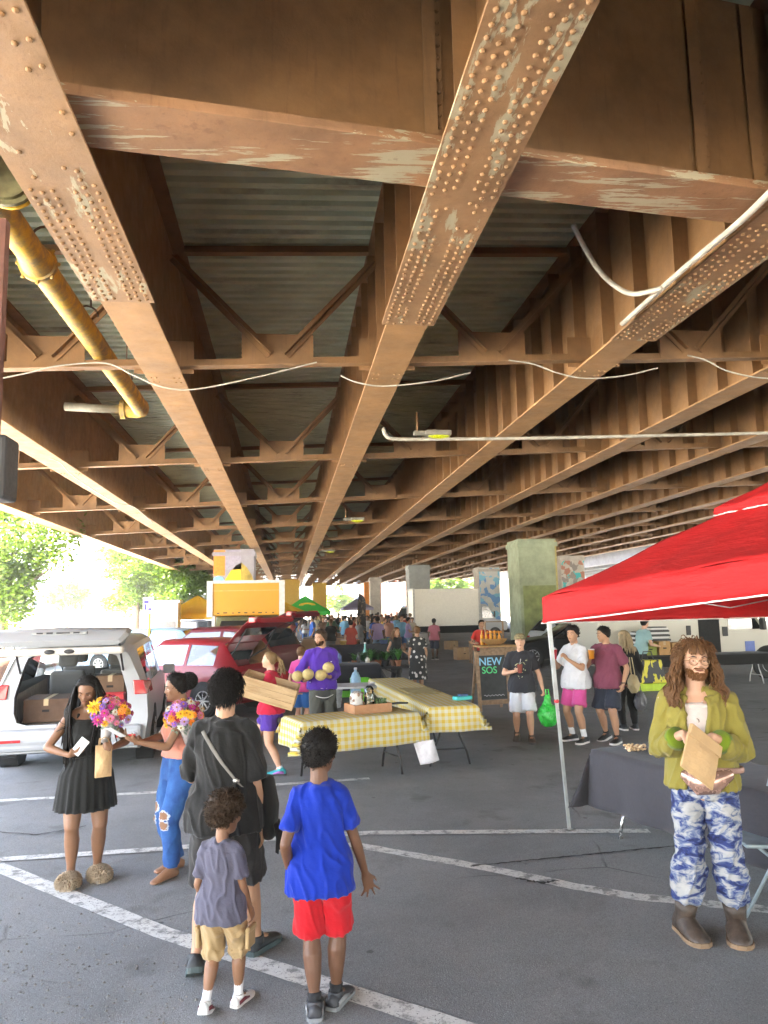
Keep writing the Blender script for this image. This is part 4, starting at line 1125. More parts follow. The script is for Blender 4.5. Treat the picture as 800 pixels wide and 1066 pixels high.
for sg in (-1, 1):
    mb.tube([q(sg * .155 + .115 * math.cos(a * math.pi / 8), .455 - .05 * abs(sg * .155 + .115 * math.cos(a * math.pi / 8)) / .27, .485 + .10 * math.sin(a * math.pi / 8)) for a in range(17)], .0021, 6)
    mb.tube([q(sg * .27, .40, .51), q(sg * .345, .15, .51), q(sg * .365, -.03, .50)], .002, 5)
mb.tube([q(-.045, .462, .50), q(0, .475, .515), q(.045, .462, .50)], .0022, 5)
mb.build('glasses', GOLD, f.root, smooth=True)
mb = MB(); nk = [f.N + V((math.sin(a) * .055 * b * (1.0), -math.cos(a) * .055 * b + .01 * b, -.015 * b - (1 - math.cos(a)) * .028 * b)) for a in [x * .25 for x in range(-8, 9)]]
top = [f.N + V((-.05 * b, .02 * b, -.01 * b)), f.N + V((-.035 * b, .058 * b, -.055 * b)), f.N + V((0, .068 * b, -.098 * b)), f.N + V((.035 * b, .058 * b, -.055 * b)), f.N + V((.05 * b, .02 * b, -.01 * b))]
mb.tube(top, .003, 6); pd = top[2] + V((0, .012, -.01)); mb.tube([pd + V((math.cos(a * math.pi / 6) * .014, .004, math.sin(a * math.pi / 6) * .014)) for a in range(13)], .004, 6)
mb.build('necklace', mat('dark_cord', (.10, .06, .03), .6), f.root, smooth=True)
# bum bag
mb = MB(); pb = f.P + V((-.03, .0, .025 * b)); 
mb.tube([pb + V((-.14, .16, .035)), pb + V((-.05, .215, -.01)), pb + V((.04, .22, -.02)), pb + V((.12, .18, .02))], [(.035, .025), (.07, .042), (.072, .042), (.035, .025)], 14, side=(0, 0, 1), round_=True)
T = thing('bum_bag', 'shiny rose gold bum bag on the waist of the long-haired man', 'bag', tuple(f.root.location), f.root.rotation_euler.z)
mb.build('pouch', mat('rose_satin', (.40, .24, .19), .25, .55, var=.25, bump=.3, bscale=18), T, smooth=True)
mb = MB(); mb.tube([pb + V((math.sin(a) * .222, math.cos(a) * .195 , .04 + .02 * math.cos(a))) for a in [x * .2617 for x in range(25)]], [(.018, .004)] * 25, 6, side=(0, 0, 1)); mb.build('belt', mat('rose_belt', (.30, .17, .13), .6), T, smooth=True)
f.sock(cloth('dark_sock', (.05, .04, .035)), .08)
BOOT = mat('worn_brown_leather', (.055, .038, .028), .55, var=.55, scale=14, bump=.3, bscale=60)
f.shoe(BOOT, mat('tan_welt', (.20, .13, .075), .7), collar=.24, fat=1.14, high=1.25, name='boot', lace=mat('dark_lace', (.03, .025, .02), .8))
MANL = f
# the paper bag in his hands, with the dark thing hanging behind it
KRAFT = mat('kraft_paper', (.50, .33, .165), .85, var=.12, scale=7, bump=.5, bscale=16)
wl, wr_ = f.w(f.wr[0]), f.w(f.wr[1])
def flatbag(name, label, loc, rz, w_, h_, d_, m, tilt=(0, 0), fold=True):
    t = thing(name, label, 'paper bag', loc, 0); t.rotation_euler = (tilt[0], tilt[1], rz)
    b = MB(); N_ = 10
    def fn(u, v):
        bul = math.sin(math.pi * u) * math.sin(math.pi * min(1, v * 1.05)) 
        return V(((u - .5) * w_, -d_ / 2 * (.25 + bul) + .006 * noise.noise(V((u * 5, v * 5, 2))), (v - .5) * h_))
    b.grid(fn, N_, N_); b.grid(lambda u, v: V((fn(u, v).x, -fn(u, v).y, fn(u, v).z)), N_, N_)
    for v in (0, 1): b.grid(lambda u, q: V(((u - .5) * w_, fn(u, v).y * (1 - 2 * q), (v - .5) * h_)), N_, 1)
    for u in (0, 1): b.grid(lambda v, q: V(((u - .5) * w_, fn(u, v).y * (1 - 2 * q), (v - .5) * h_)), N_, 1)
    b.build('bag', m, t, smooth=False)
    if fold:
        b = MB(); b.box((0, -d_ * .30, h_ * .36), (w_ * 1.01, d_ * .25, h_ * .26)); b.build('folded_top', m, t, bevel=.004)
    return t
mid = (wl + wr_) / 2
T = flatbag('paper_bag', 'brown paper bag with a folded top held by the long-haired man', tuple(mid + V((-.06, -.13, -.10))), R(6), .25, .30, .05, KRAFT, (R(-24), R(38)))
b = MB(); b.tube([V((-.02, -.035, -.02)), V((.03, -.036, -.03))], .02, 6)
# 5 woman in the black dress
f = Fig('woman with long braids in a short black dress and fluffy slippers', at(87, 914), 0, 1.56, SK_B, sex='f', ankles=((-.105, .02, 0, 10, 0), (.105, .10, 0, -12, 0)), head=(-22, -24, -4), vox=.0105, hips=1.06,
        wrists=((-.17, .27, 1.10), (.15, .24, 1.07)), poles=((-1, -.5, -.6), (1, -.3, -.6)), hands=({'dir': (.1, .9, .3), 'n': (.9, .1, .2), 'curl': 1.0}, {'dir': (-.75, .55, .35), 'n': (-.4, -.3, .9), 'curl': .45}), eyeo=.012)
f.root.rotation_euler.z = yaw_to(V(at(87, 914)), V((.4, 0, 0)))
DRESS = cloth('black_jersey', (.013, .013, .012))
f.skirt(DRESS, .66, .345, .036, 22, 'skirt', amp=.007)
f.shirt(DRESS, hem=.60, sleeve=.05, infl=.008, flare=.0, wr=.004, neck=.755, name='bodice', sl_infl=1.0, trap=False)
for sg in (0, 1):
    f.band([f.N.lerp(f.sh[sg], .62) + V((0, .07, -.10)) * f.b / 1.6, f.N.lerp(f.sh[sg], .55) + V((0, .045, -.01)), f.N.lerp(f.sh[sg], .5) + V((0, 0, .022)), f.N.lerp(f.sh[sg], .5) + V((0, -.07, -.04))], .024, DRESS, 'strap')
    for q in (.18, .30, .42): c = f.sh[sg].lerp(f.elb[sg], q); f.band([c + V((math.cos(a) * .046, math.sin(a) * .046, .012 * math.sin(a * 2 + q * 9))) for a in [x * .524 for x in range(13)]], .010, DRESS, 'arm_strap', .003)
f.cap_hair(BLACKHAIR, th=.06, front=.86, temple=.66, ear=.30, back=.06, amp=.02, top=.02, seed=2, tuft=200, tl=.1)
f.strands(BLACKHAIR, [(1.2, 1.9, .5, .8), (1.9, 4.4, .3, .85), (4.4, 4.9, .5, .8), (4.3, 4.9, .5, .9)], .58, .0075, 120, wave=.004, seed=3, out=.05, braid=True)
def slippers(f, m):
    for i in (0, 1):
        b = MB(); c = f.fpt(i, .055, 0, .032); k = f.b
        b.ball(c, (.048 * k, .07 * k, .030 * k), 16, 10, Matrix.Rotation(f.foot[i][0], 3, 'Z'))
        for q in range(1500):
            v = V((rnd.gauss(0, 1), rnd.gauss(0, 1), rnd.gauss(.25, 1))).normalized(); p = c + Matrix.Rotation(f.foot[i][0], 3, 'Z') @ V((v.x * .046 * k, v.y * .068 * k, v.z * .028 * k))
            if p.z < .012: continue
            e = v + V((rnd.gauss(0, .5), rnd.gauss(0, .5), rnd.gauss(-.2, .4))); e.normalize(); b.tube([p, p + e * .020, p + e * .034 + V((0, 0, -.008))], [.0035, .003, .0008], 3, cap=False)
        o = b.build('slipper', m, f.root, smooth=True)
        s_ = MB(); s_.loft([[f.fpt(i, t, x, h) for x, t in ((.03, -.04), (.036, .02), (.04, .08), (.025, .125), (-.025, .125), (-.04, .08), (-.036, .02), (-.03, -.04))] for h in (0, .014)]); s_.build('sole', mat('beige_sole', (.30, .25, .19), .8), o)
slippers(f, mat('beige_fur', (.40, .31, .21), .95, var=.35, scale=14))
W5 = f
def phone(label, p, d, n, m):
    t = thing('phone', label, 'phone', tuple(p)); d, n = V(d).normalized(), V(n).normalized(); b = MB(); b.bar(-d * .072, d * .072, .072, .008, n); b.build('case', m, t, bevel=.003)
    c = MB(); c.bar(-d * .066 + n * .0045, d * .066 + n * .0045, .064, .001, n); c.build('screen', mat('phone_screen', (.03, .035, .04), .1), t); return t
hd = f.w(f.wr[1]); rot = Matrix.Rotation(f.root.rotation_euler.z, 3, 'Z')
phone('phone in a pale case in the hand of the woman in the black dress', hd + rot @ V((-.07, .07, .07)), rot @ V((-.5, .35, .7)), rot @ V((-.5, -.7, .4)), mat('pale_case', (.6, .62, .62), .4))
PET = [mat('petal_' + n, c, .6, var=.25, scale=30) for n, c in (('magenta', (.42, .02, .20)), ('purple', (.22, .08, .40)), ('yellow', (.75, .40, .01)), ('orange', (.75, .20, .01)), ('crimson', (.30, .01, .04)), ('lilac', (.42, .27, .52)), ('pink', (.60, .18, .30)), ('white', (.62, .62, .52)))]
GREEN = mat('leaf_green', (.07, .13, .03), .6, var=.4, scale=20); SAGE = mat('sage_leaf', (.20, .26, .20), .7, var=.3, scale=20)
def flower(t, p, n, r, m, c):
    b = MB(); n = V(n).normalized(); u = n.cross(V((.3, .2, 1))).normalized(); v = n.cross(u); p = V(p)
    for lay, (rr, k, up) in enumerate(((1.0, 11, .25), (.72, 9, .5), (.42, 7, .7))):
        for i in range(k):
            a = 2 * math.pi * (i + lay * .4) / k; d = u * math.cos(a) + v * math.sin(a); e = -u * math.sin(a) + v * math.cos(a)
            q = [p + n * r * .12 * lay, p + d * r * rr * .5 + e * r * rr * .20 + n * r * (.12 * lay + up * .25), p + d * r * rr + n * r * (.12 * lay + up * .35 - .05), p + d * r * rr * .5 - e * r * rr * .20 + n * r * (.12 * lay + up * .25)]
            b.add(q, [(0, 1, 2, 3)])
    o = b.build('flower', m, t, fixn=False)
    b = MB(); b.ball(p + n * r * .22, (r * .24,) * 3, 8, 6); b.build('flower_centre', c, o, smooth=True)
CENT = mat('flower_centre', (.35, .16, .02), .8)
def bouquet(label, c, ax, r, seed, hero=()):
    rn = random.Random(seed); t = thing('bouquet', label, 'bouquet', tuple(c)); ax = V(ax).normalized()
    u = ax.cross(V((.2, .9, .1))).normalized(); v = ax.cross(u)
    b = MB()
    for i in range(16):
        a = i * 2.4; d = (u * math.cos(a) + v * math.sin(a)) * r * .7 * math.sqrt((i + .5) / 16); b.tube([-ax * .24 - d * .12, d * .3, d + ax * .02], .004, 5)
    b.build('stems', GREEN, t)
    b = MB()
    for i in range(170):
        d = V((rn.gauss(0, 1), rn.gauss(0, 1), rn.gauss(0, 1))).normalized(); p = (u * d.x + v * d.y) * r * rn.uniform(.5, 1.08) + ax * (d.z * .5 - .18) * r
        a = (V((d.x, d.y, d.z)) + V((rn.gauss(0, .6), rn.gauss(0, .6), rn.gauss(0, .6)))).normalized(); e = a.cross(V((rn.gauss(0, 1), rn.gauss(0, 1), rn.gauss(0, 1)))).normalized(); L = rn.uniform(.025, .05)
        b.add([p, p + a * L * .5 + e * L * .28, p + a * L, p + a * L * .5 - e * L * .28], [(0, 1, 2, 3)])
    b.build('leaves', SAGE, t, fixn=False)
    for i in range(44):
        g = math.acos(1 - 1.35 * (i + .5) / 44); a = i * 2.39996; d = (u * math.cos(a) + v * math.sin(a)) * math.sin(g) + ax * math.cos(g)
        p = (u * math.cos(a) + v * math.sin(a)) * math.sin(g) * r + ax * (math.cos(g) * r * .75); p *= rn.uniform(.86, 1.06)
        flower(t, p, d + V((0, -.25, .1)), r * rn.uniform(.17, .30), PET[rn.randrange(8)], CENT)
    for p, rr, k in hero: flower(t, p, V((0, -1, .35)), rr, PET[k], CENT)
    b = MB(); b.tube([-ax * .24, -ax * .10, ax * .02], [.028, .05, r * .62], 18, cap=False); b.build('wrap', mat('clear_wrap', (.45, .42, .40), .3, var=.2, bump=.4, bscale=30), t, smooth=True, solid=.001)
    return t
c = D(116, 742, W5.root.location.y - .28)
bouquet('bouquet with a big yellow flower held by the woman in the black dress', c, (.25, -.25, .95), .155, 4, ((V((-.10, -.12, .06)), .062, 2), (V((-.06, -.145, -.035)), .05, 0), (V((.10, -.11, .02)), .04, 3)))
c2 = D(108, 792, W5.root.location.y - .26)
T = flatbag('paper_bag', 'brown paper bag hanging below the bouquet at the black dress', tuple(c2), R(25), .12, .24, .07, KRAFT, fold=False)
b = MB()
for y in (-.02, .02): b.tube([(-.035, y, .115), (-.03, y, .165), (0, y, .18), (.03, y, .165), (.035, y, .115)], .0035, 6)
b.build('handle', KRAFT, T, smooth=True)
# 6 barefoot woman in ripped jeans
def ripped(cs):
    t = NT('ripped_blue_denim')
    c = t.mix(t.ramp(t.noise(6, 5, .6), [(.3, 0), (.7, 1)]), (.009, .040, .17), (.028, .11, .32)); c = t.mix(t.ramp(t.noise(3, 4, .6, t.mapped((3, 3, .8))), [(.55, 0), (.8, .5)]), c, (.12, .27, .50))
    for p_ in cs:
        m_ = t.new('VectorMath', operation='DISTANCE'); vm = t.new('VectorMath', operation='MULTIPLY'); vm.inputs[1].default_value = (1, 1, 1.25)
        t.link(t.co.outputs['Object'], vm.inputs[0]); t.link(vm.outputs[0], m_.inputs[0]); m_.inputs[1].default_value = (p_.x, p_.y, p_.z * 1.25)
        d_ = t.math('ADD', m_.outputs['Value'], t.math('MULTIPLY', t.math('SUBTRACT', t.noise(38, 3), .5), .07))
        c = t.mix(t.ramp(d_, [(.050, 1), (.054, 0)]), c, (.42, .46, .52)); c = t.mix(t.ramp(d_, [(.040, 1), (.043, 0)]), c, (.22, .115, .065))
    t.col(c); t.rough(.9); t.bump(t.noise(200, 2), .3, .004); return t.m
f = Fig('barefoot woman in ripped blue jeans holding up a phone and a bouquet', at(186, 908), R(128), 1.55, SK_B, sex='f', ankles=((-.09, .12, 0, 10, 0), (.09, -.04, 0, -6, 0)), twist=-22, head=(-22, -10, 0), vox=.0105, eyeo=.016,
        wrists=((-.05, .44, 1.17), (.20, .26, 1.12)), poles=((-.6, -.6, -1), (1, -.5, -.8)), hands=({'dir': (.3, .8, .45), 'n': (.3, -.5, .8), 'curl': .5}, {'dir': (-.2, .9, .2), 'n': (-1, 0, .2), 'curl': 1.0}))
JN = f.legs_cloth(BLK, 1.93, .60, .010, 1.12, .98, 'jeans', wr=.010, wsc=(7, 7, 5))
cs = []
for i, fr, sg in ((0, .78, 0), (0, 1.10, .0), (1, .68, .0), (1, 1.04, .0)):
    h, kn, an = f.hipj[i], f.knee[i], f.ank[i]; c = h.lerp(kn, fr) if fr <= 1 else kn.lerp(an, fr - 1); off = V((-.03 if i == 0 else .03, .0, 0)) + V((0, 1, 0)) * .058 * f.b * (1.12 if fr < .9 else .86)
    ok, c2, nn, _ = JN.closest_point_on_mesh(c + off * 2); cs.append(c2)
JN.data.materials[0] = ripped(cs)
f.shirt(cloth('peach_top', (.55, .22, .16)), hem=.585, sleeve=.25, infl=.010, flare=0, wr=.006, neck=.80, name='crop_top', sl_infl=1.3)
f.cap_hair(BLACKHAIR, th=.06, front=.84, temple=.62, ear=.32, back=.1, amp=.02, seed=12, tuft=300, tl=.1)
b = MB(); c = f.HM @ (V((0, -.52, .62)) * f.hh); b.ball(c, f.hh * .27, 20, 14)
rn = random.Random(5)
for i in range(500):
    v = V((rn.gauss(0, 1), rn.gauss(0, 1), rn.gauss(0, 1))).normalized(); u = v.cross(V((rn.gauss(0, 1), rn.gauss(0, 1), rn.gauss(0, 1)))).normalized(); p = c + v * f.hh * .26
    b.tube([p, p + v * .014 + u * .012, p + v * .012 + u * .03, p + u * .036 - v * .004], [.005, .005, .004, .002], 4, cap=False)
b.build('hair_puff', BLACKHAIR, f.root, smooth=True)
hd = f.w(f.wr[0]); rot = Matrix.Rotation(f.root.rotation_euler.z, 3, 'Z')
phone('white phone held up by the barefoot woman', hd + rot @ V((.03, .16, .09)), rot @ V((0, .85, .55)), rot @ V((.2, -.6, .8)), mat('white_case', (.66, .66, .66), .4))
c = D(191, 745, f.root.location.y - .22)
bouquet('mixed bouquet held by the barefoot woman in front of her face', c, (-.15, -.3, .95), .15, 9, ((V((.0, -.14, .03)), .045, 2), (V((-.07, -.13, .0)), .042, 3), (V((.07, -.13, .02)), .042, 2), (V((-.03, -.14, .08)), .04, 5)))
W6 = f
# ------------------------------------------------------------------ vehicles
def paint(name, c, metal=.0):
    t = NT(name); t.col(c); t.rough(.42); t.b.inputs['Metallic'].default_value = metal; t.b.inputs['Specular IOR Level'].default_value = .3; t.b.inputs['Coat Weight'].default_value = .18; t.b.inputs['Coat Roughness'].default_value = .08; return t.m
DGLASS = mat('dark_car_glass', (.018, .022, .026), .06, var=.1, spec=.8)
def clear_glass():
    t = NT('clear_car_glass'); tr = t.new('BsdfTransparent'); tr.inputs[0].default_value = (.72, .78, .78, 1); mx = t.new('MixShader'); fr = t.new('Fresnel'); fr.inputs[0].default_value = 1.5
    gl = t.new('BsdfGlossy'); gl.inputs['Roughness'].default_value = .03; t.link(fr.outputs[0], mx.inputs[0]); t.link(tr.outputs[0], mx.inputs[1]); t.link(gl.outputs[0], mx.inputs[2]); t.link(mx.outputs[0], t.out.inputs[0]); return t.m
CGLASS = clear_glass()
def tinted():
    t = NT('tinted_glass'); tr = t.new('BsdfTransparent'); tr.inputs[0].default_value = (.035, .045, .045, 1); mx = t.new('MixShader'); fr = t.new('Fresnel'); fr.inputs[0].default_value = 1.3
    gl = t.new('BsdfGlossy'); gl.inputs['Roughness'].default_value = .05; t.link(fr.outputs[0], mx.inputs[0]); t.link(tr.outputs[0], mx.inputs[1]); t.link(gl.outputs[0], mx.inputs[2]); t.link(mx.outputs[0], t.out.inputs[0]); return t.m
TINT = tinted()
TYRE = mat('tyre_rubber', (.022, .022, .023), .85); RIM = mat('alloy_rim', (.42, .43, .44), .3, .8); UNDER = mat('dark_underbody', (.012, .012, .012), .9)
REDL = mat('red_lamp', (.42, .015, .02), .2, coat=.5); CHROME = mat('chrome', (.6, .6, .6), .2, .9); BLKPL = mat('black_plastic', (.02, .02, .022), .55)
def car_ring(st):
    y, zl, zb, zr, w_, wr = st; wb = w_ * .975; h = zr - zb
    p = [(0, zl), (w_ * .86, zl), (w_ * .965, zl + .10), (w_, zl + (zb - zl) * .55), (wb, zb), (wb + (wr - wb) * .16, zb + h * .12), (wb + (wr - wb) * .84, zb + h * .80), (wr, zb + h * .90), (wr * .86, zr - .012 - h * .01), (wr * .45, zr)]
    return p
def car(name, label, cat, loc, rz, st, m, wheels, wr_=.33, side=(), shield=(), glass=DGLASS, group=None, trackw=None, tail=True, lamps=True, rear_cap=True, extra=None):
    """st: stations along +y (front); side / shield: station intervals left out of the body and glazed"""
    t = thing(name, label, cat, loc, rz, group); b = MB(); n = 20; R_ = []
    for s_ in st:
        p = car_ring(s_); y = s_[0]
        R_.append([V((x, y, z)) for x, z in p] + [V((0, y, s_[3] + .003))] + [V((-x, y, z)) for x, z in p[::-1][:-1]])
    n = len(R_[0])
    vs = [q for r in R_ for q in r]; fs = []; sw = {k: [] for k in side}; ws = {k: [] for k in shield}
    for k in range(len(st) - 1):
        for i in range(n):
            j = (i + 1) % n; f = (k * n + i, k * n + j, (k + 1) * n + j, (k + 1) * n + i)
            if k in sw and i in (5, n - 6): sw[k].append((1 if i == 5 else -1, f)); continue
            if k in ws and 7 <= i <= n - 8: ws[k].append(f); continue
            fs.append(f)
    if rear_cap: fs.append(tuple(range(n)))
    fs.append(tuple((len(st) - 1) * n + i for i in range(n)))
    b.add(vs, fs); bo = b.build('body', m, t, smooth=True, auto=32, bevel=0)
    for k, L in sw.items():
        for sg, f in L:
            g = MB(); q = [vs[i] - V((sg * .008, 0, 0)) for i in f]; g.add(q, [(0, 1, 2, 3)]); g.build('window', glass, t)
    for k, L in ws.items():
        g = MB()
        for f in L: g.add([vs[i] - V((0, 0, .008)) for i in f], [(0, 1, 2, 3)])
        g.build('windscreen', glass, t, smooth=True)
    if wheels:
        tw = trackw or (st[len(st) // 2][4] - .11)
        for y in wheels:
            for sg in (-1, 1):
                x = sg * tw
                g = MB(); g.lathe([(wr_ * 1.17, sg * (tw - .12) - x + x), (wr_ * 1.17, sg * (st[len(st) // 2][4] + .004))], (0, y, wr_ + .02), 22, 'x'); g.build('wheel_arch', UNDER, t)
                g = MB(); o_ = sg * (st[len(st) // 2][4] + .012); i_ = sg * (tw - .10)
                g.lathe([(wr_ * .62, i_), (wr_ * .93, i_), (wr_, i_ + (o_ - i_) * .15), (wr_, i_ + (o_ - i_) * .85), (wr_ * .93, o_), (wr_ * .66, o_ - sg * .004)], (0, y, wr_), 26, 'x'); wo = g.build('wheel', TYRE, t, smooth=True, auto=40)
                g = MB(); g.lathe([(wr_ * .66, o_ - sg * .012), (wr_ * .64, o_ + sg * .004), (wr_ * .58, o_ + sg * .004), (wr_ * .57, o_ - sg * .03), (.01, o_ - sg * .03)], (0, y, wr_), 24, 'x')
                for q in range(8):
                    a = q * math.pi / 4; g.bar(V((o_ - sg * .005, y, wr_)), V((o_ - sg * .002, y + math.cos(a) * wr_ * .6, wr_ + math.sin(a) * wr_ * .6)), .03, .02, (1, 0, 0))
                g.build('rim', RIM, wo, smooth=True, auto=40)
    if lamps:
        y0, y1 = st[0], st[-1]
        for sg in (-1, 1):
            g = MB(); g.box((sg * y0[4] * .86, y0[0] + .05, y0[2] - .08), (.24, .16, .16)); g.build('tail_lamp', REDL, t, bevel=.03)
            g = MB(); g.box((sg * y1[4] * .78, y1[0] - .05, y1[2] - .10), (.32, .16, .13)); g.build('headlamp', mat('lamp_glass', (.55, .57, .58), .1, coat=1), t, bevel=.03)
    return t
# generic profiles ------------------------------------------------
def hatch_profile(L=4.4, H=1.5, w=.9):
    return [(-L / 2, .34, .78, .90, w * .90, w * .74), (-L / 2 + .1, .26, .86, 1.0, w * .97, w * .78), (-L / 2 + .5, .24, .93, H - .06, w, w * .70), (-L / 2 + .62, .24, .93, H - .03, w, w * .70), (-L / 2 + 1.35, .24, .92, H, w, w * .71),
            (-L / 2 + 1.43, .24, .92, H, w, w * .71), (-L / 2 + 2.25, .24, .90, H - .02, w, w * .70), (-L / 2 + 2.95, .24, .90, .99, w, w * .76), (-L / 2 + 3.5, .24, .86, .93, w, w * .76), (L / 2 - .15, .26, .70, .78, w * .95, w * .7), (L / 2, .34, .60, .66, w * .84, w * .6)]
def suv_profile(L=4.7, H=1.7, w=.95):
    return [(-L / 2, .36, .95, 1.02, w * .90, w * .76), (-L / 2 + .08, .28, 1.02, 1.2, w * .97, w * .76), (-L / 2 + .35, .26, 1.05, H - .08, w, w * .74), (-L / 2 + .5, .26, 1.05, H - .04, w, w * .74), (-L / 2 + 1.45, .26, 1.04, H, w, w * .76),
            (-L / 2 + 1.54, .26, 1.04, H, w, w * .76), (-L / 2 + 2.5, .26, 1.03, H - .03, w, w * .75), (-L / 2 + 3.2, .26, 1.02, 1.10, w, w * .80), (-L / 2 + 3.9, .26, .98, 1.05, w, w * .80), (L / 2 - .12, .30, .84, .92, w * .96, w * .74), (L / 2, .38, .72, .80, w * .88, w * .66)]
SW, SH = (1, 3, 5, 6), (1, 6)
SW = (3, 5, 6)
RINGW = 0
def yaw_dir(dx, dy): return math.atan2(-dx, dy)
# tailgate raised on hinge at the rear of the roof
def tailgate(t, m, y, z, w, L=1.1, up=20, glass=DGLASS, bend=28, lamps=True):
    pr = [(y + .02, z)]; a = R(up); p = V((0, y, z))
    seq = []
    for s_, an in ((0, up), (.25, up), (.55, up - 4), (.72, up - 12), (.9, up - bend), (1.0, up - bend - 30)):
        seq.append((s_ * L, an))
    pts = [V((0, y, z))]
    for (s0, _), (s1, an) in zip(seq, seq[1:]):
        r_ = R(an); pts.append(pts[-1] + V((0, -math.cos(r_), math.sin(r_))) * (s1 - s0))
    wd = [w * .80, w * .88, w * .98, w * 1.02, w * 1.0, w * .9]; b = MB(); rings = []
    for i, q in enumerate(pts):
        tn = (pts[min(i + 1, 5)] - pts[max(i - 1, 0)]).normalized(); nn = V((0, -tn.z, tn.y)); nn = nn if nn.z > 0 else -nn; th = .05 if i < 3 else .075
        W_ = wd[i]; rings.append([q + V((sx * W_, 0, 0)) * f + nn * k * th for sx, f, k in ((-1, .94, .5), (0, .6, .75), (1, .94, .5), (1, 1, 0), (1, .92, -.6), (0, 1, -.6), (-1, .92, -.6), (-1, 1, 0))])
    b.loft(rings); o = b.build('tailgate', m, t, smooth=True, auto=35)
    g = MB(); A, B = pts[1], pts[2]; tn = (B - A).normalized(); nn = V((0, tn.z, -tn.y)); nn = nn if nn.z < 0 else -nn
    g.add([A + nn * .045 + V((-w * .7, 0, 0)), A + nn * .045 + V((w * .7, 0, 0)), B + nn * .05 + V((w * .8, 0, 0)), B + nn * .05 + V((-w * .8, 0, 0))], [(0, 1, 2, 3)]); g.build('rear_window', glass, o)
    for sg in (-1, 1):
        g = MB(); g.tube([V((sg * w * .8, y + .03, z - .42)), pts[2] + V((sg * w * .78, 0, -.05))], .014, 7); g.build('gas_strut', BLKPL, t, smooth=True)
        if lamps: g = MB(); g.box(pts[4] + V((sg * w * .78, .06, .0)), (.3, .14, .12)); g.build('tail_lamp', REDL, o, bevel=.02)
    return o, pts
# white minivan with the tailgate up
WHITEC = paint('white_car_paint', (.36, .375, .395)); vp = G(72, 806)
TRIM = mat('beige_trim', (.34, .31, .26), .8)
vst = [(0, .30, 1.00, 1.60, .97, .68), (.14, .26, 1.02, 1.68, 1.0, .72), (.34, .25, 1.02, 1.70, 1.0, .74), (1.28, .25, 1.0, 1.74, 1.0, .77), (1.38, .25, 1.0, 1.74, 1.0, .77), (2.35, .25, .99, 1.75, 1.0, .78), (2.45, .25, .99, 1.75, 1.0, .78), (3.2, .25, .98, 1.70, 1.0, .76), (4.1, .25, .97, 1.08, .99, .80), (4.75, .27, .86, .94, .96, .74), (5.0, .36, .66, .72, .86, .6)]
van = car('minivan', 'white minivan with its tailgate wide open and boxes inside', 'minivan', (vp.x, vp.y, 0), R(6), vst, WHITEC, (.95, 3.95), .34, side=(2, 4, 6, 7), shield=(7,), glass=CGLASS, tail=False, lamps=False, rear_cap=False)
outer = [(x, z) for x, z in car_ring(vst[0])]; outer = outer + [(0, 1.603)] + [(-x, z) for x, z in outer[::-1][:-1]]
hole = [(0, .64), (.54, .64), (.66, .68), (.70, .80), (.70, 1.0), (.675, 1.10), (.585, 1.42), (.55, 1.50), (.44, 1.545), (.25, 1.55)]
hole = hole + [(0, 1.55)] + [(-x, z) for x, z in hole[::-1][:-1]]; n = len(hole)
b = MB(); b.loft([[V((x, -.03 if z < .62 else (.0 + (z - .62) * .04), z)) for x, z in outer], [V((x, .02, z)) for x, z in hole]], cap=False); b.build('rear_frame', WHITEC, van, smooth=True, auto=30)
b = MB(); b.loft([[V((x, .022, z)) for x, z in hole], [V((x * .98, .10, z * .99 + .006)) for x, z in hole]], cap=False); b.build('door_seal', BLKPL, van, smooth=True)
b = MB()
for (ya, wa, ha), (yb, wb_, hb) in (((.10, .70, 1.54), (3.3, .82, 1.66)),):
    b.quad((-wa, ya, .635), (wa, ya, .635), (wb_ + .08, yb, .5), (-wb_ - .08, yb, .5))
    for sg in (-1, 1): b.quad((sg * wa, ya, .635), (sg * (wb_ + .08), yb, .5), (sg * (wb_ + .10), yb, 1.0), (sg * .74, ya, 1.0))
    b.quad((-.56, ya, ha), (.56, ya, ha), (.66, yb, hb), (-.66, yb, hb))
b.build('lining', TRIM, van)
b = MB(); b.bx(-.90, .90, -.13, .03, .33, .60); b.bx(-.86, .86, -.15, -.02, .40, .53); b.build('bumper', WHITEC, van, bevel=.05)
for sg in (-1, 1):
    b = MB(); b.box((sg * .70, -.152, .47), (.26, .02, .035)); b.build('reflector', REDL, van, bevel=.005)
    b = MB(); b.loft([[V((sg * .79, -.012, .98)), V((sg * .955, .0, .98)), V((sg * .90, .0, 1.17)), V((sg * .765, -.0, 1.17))], [V((sg * .80, .30, 1.0)), V((sg * 1.008, .34, 1.0)), V((sg * .985, .30, 1.14)), V((sg * .76, .26, 1.14))]]); b.build('tail_lamp', REDL, van, bevel=.012)
SEATM = cloth('grey_seat', (.10, .095, .09))
for x, y in ((-.36, 1.9), (.36, 1.9), (-.36, 3.0), (.36, 3.0)):
    b = MB(); b.bx(x - .25, x + .25, y - .12, y + .06, .6, 1.2); b.build('seat_back', SEATM, van, bevel=.05)
    h = MB(); h.bx(x - .14, x + .14, y - .10, y, 1.26, 1.46); h.build('headrest', SEATM, van, bevel=.05)
b = MB(); b.bx(-.86, .86, 3.6, 3.95, .85, 1.0); b.build('dashboard', BLKPL, van, bevel=.04)
b = MB(); b.box((0, 3.35, 1.58), (.28, .03, .07)); b.build('mirror', BLKPL, van, bevel=.01)
o, pts = tailgate(van, WHITEC, .08, 1.66, .80, 1.22, 17, CGLASS, 30, False)
e = pts[-1]; e4 = pts[4]
b = MB(); b.bx(-.74, .74, e.y - .005, e.y + .18, e.z - .14, e.z - .05); b.build('inner_trim', mat('pale_trim', (.50, .47, .42), .7), o, bevel=.03)
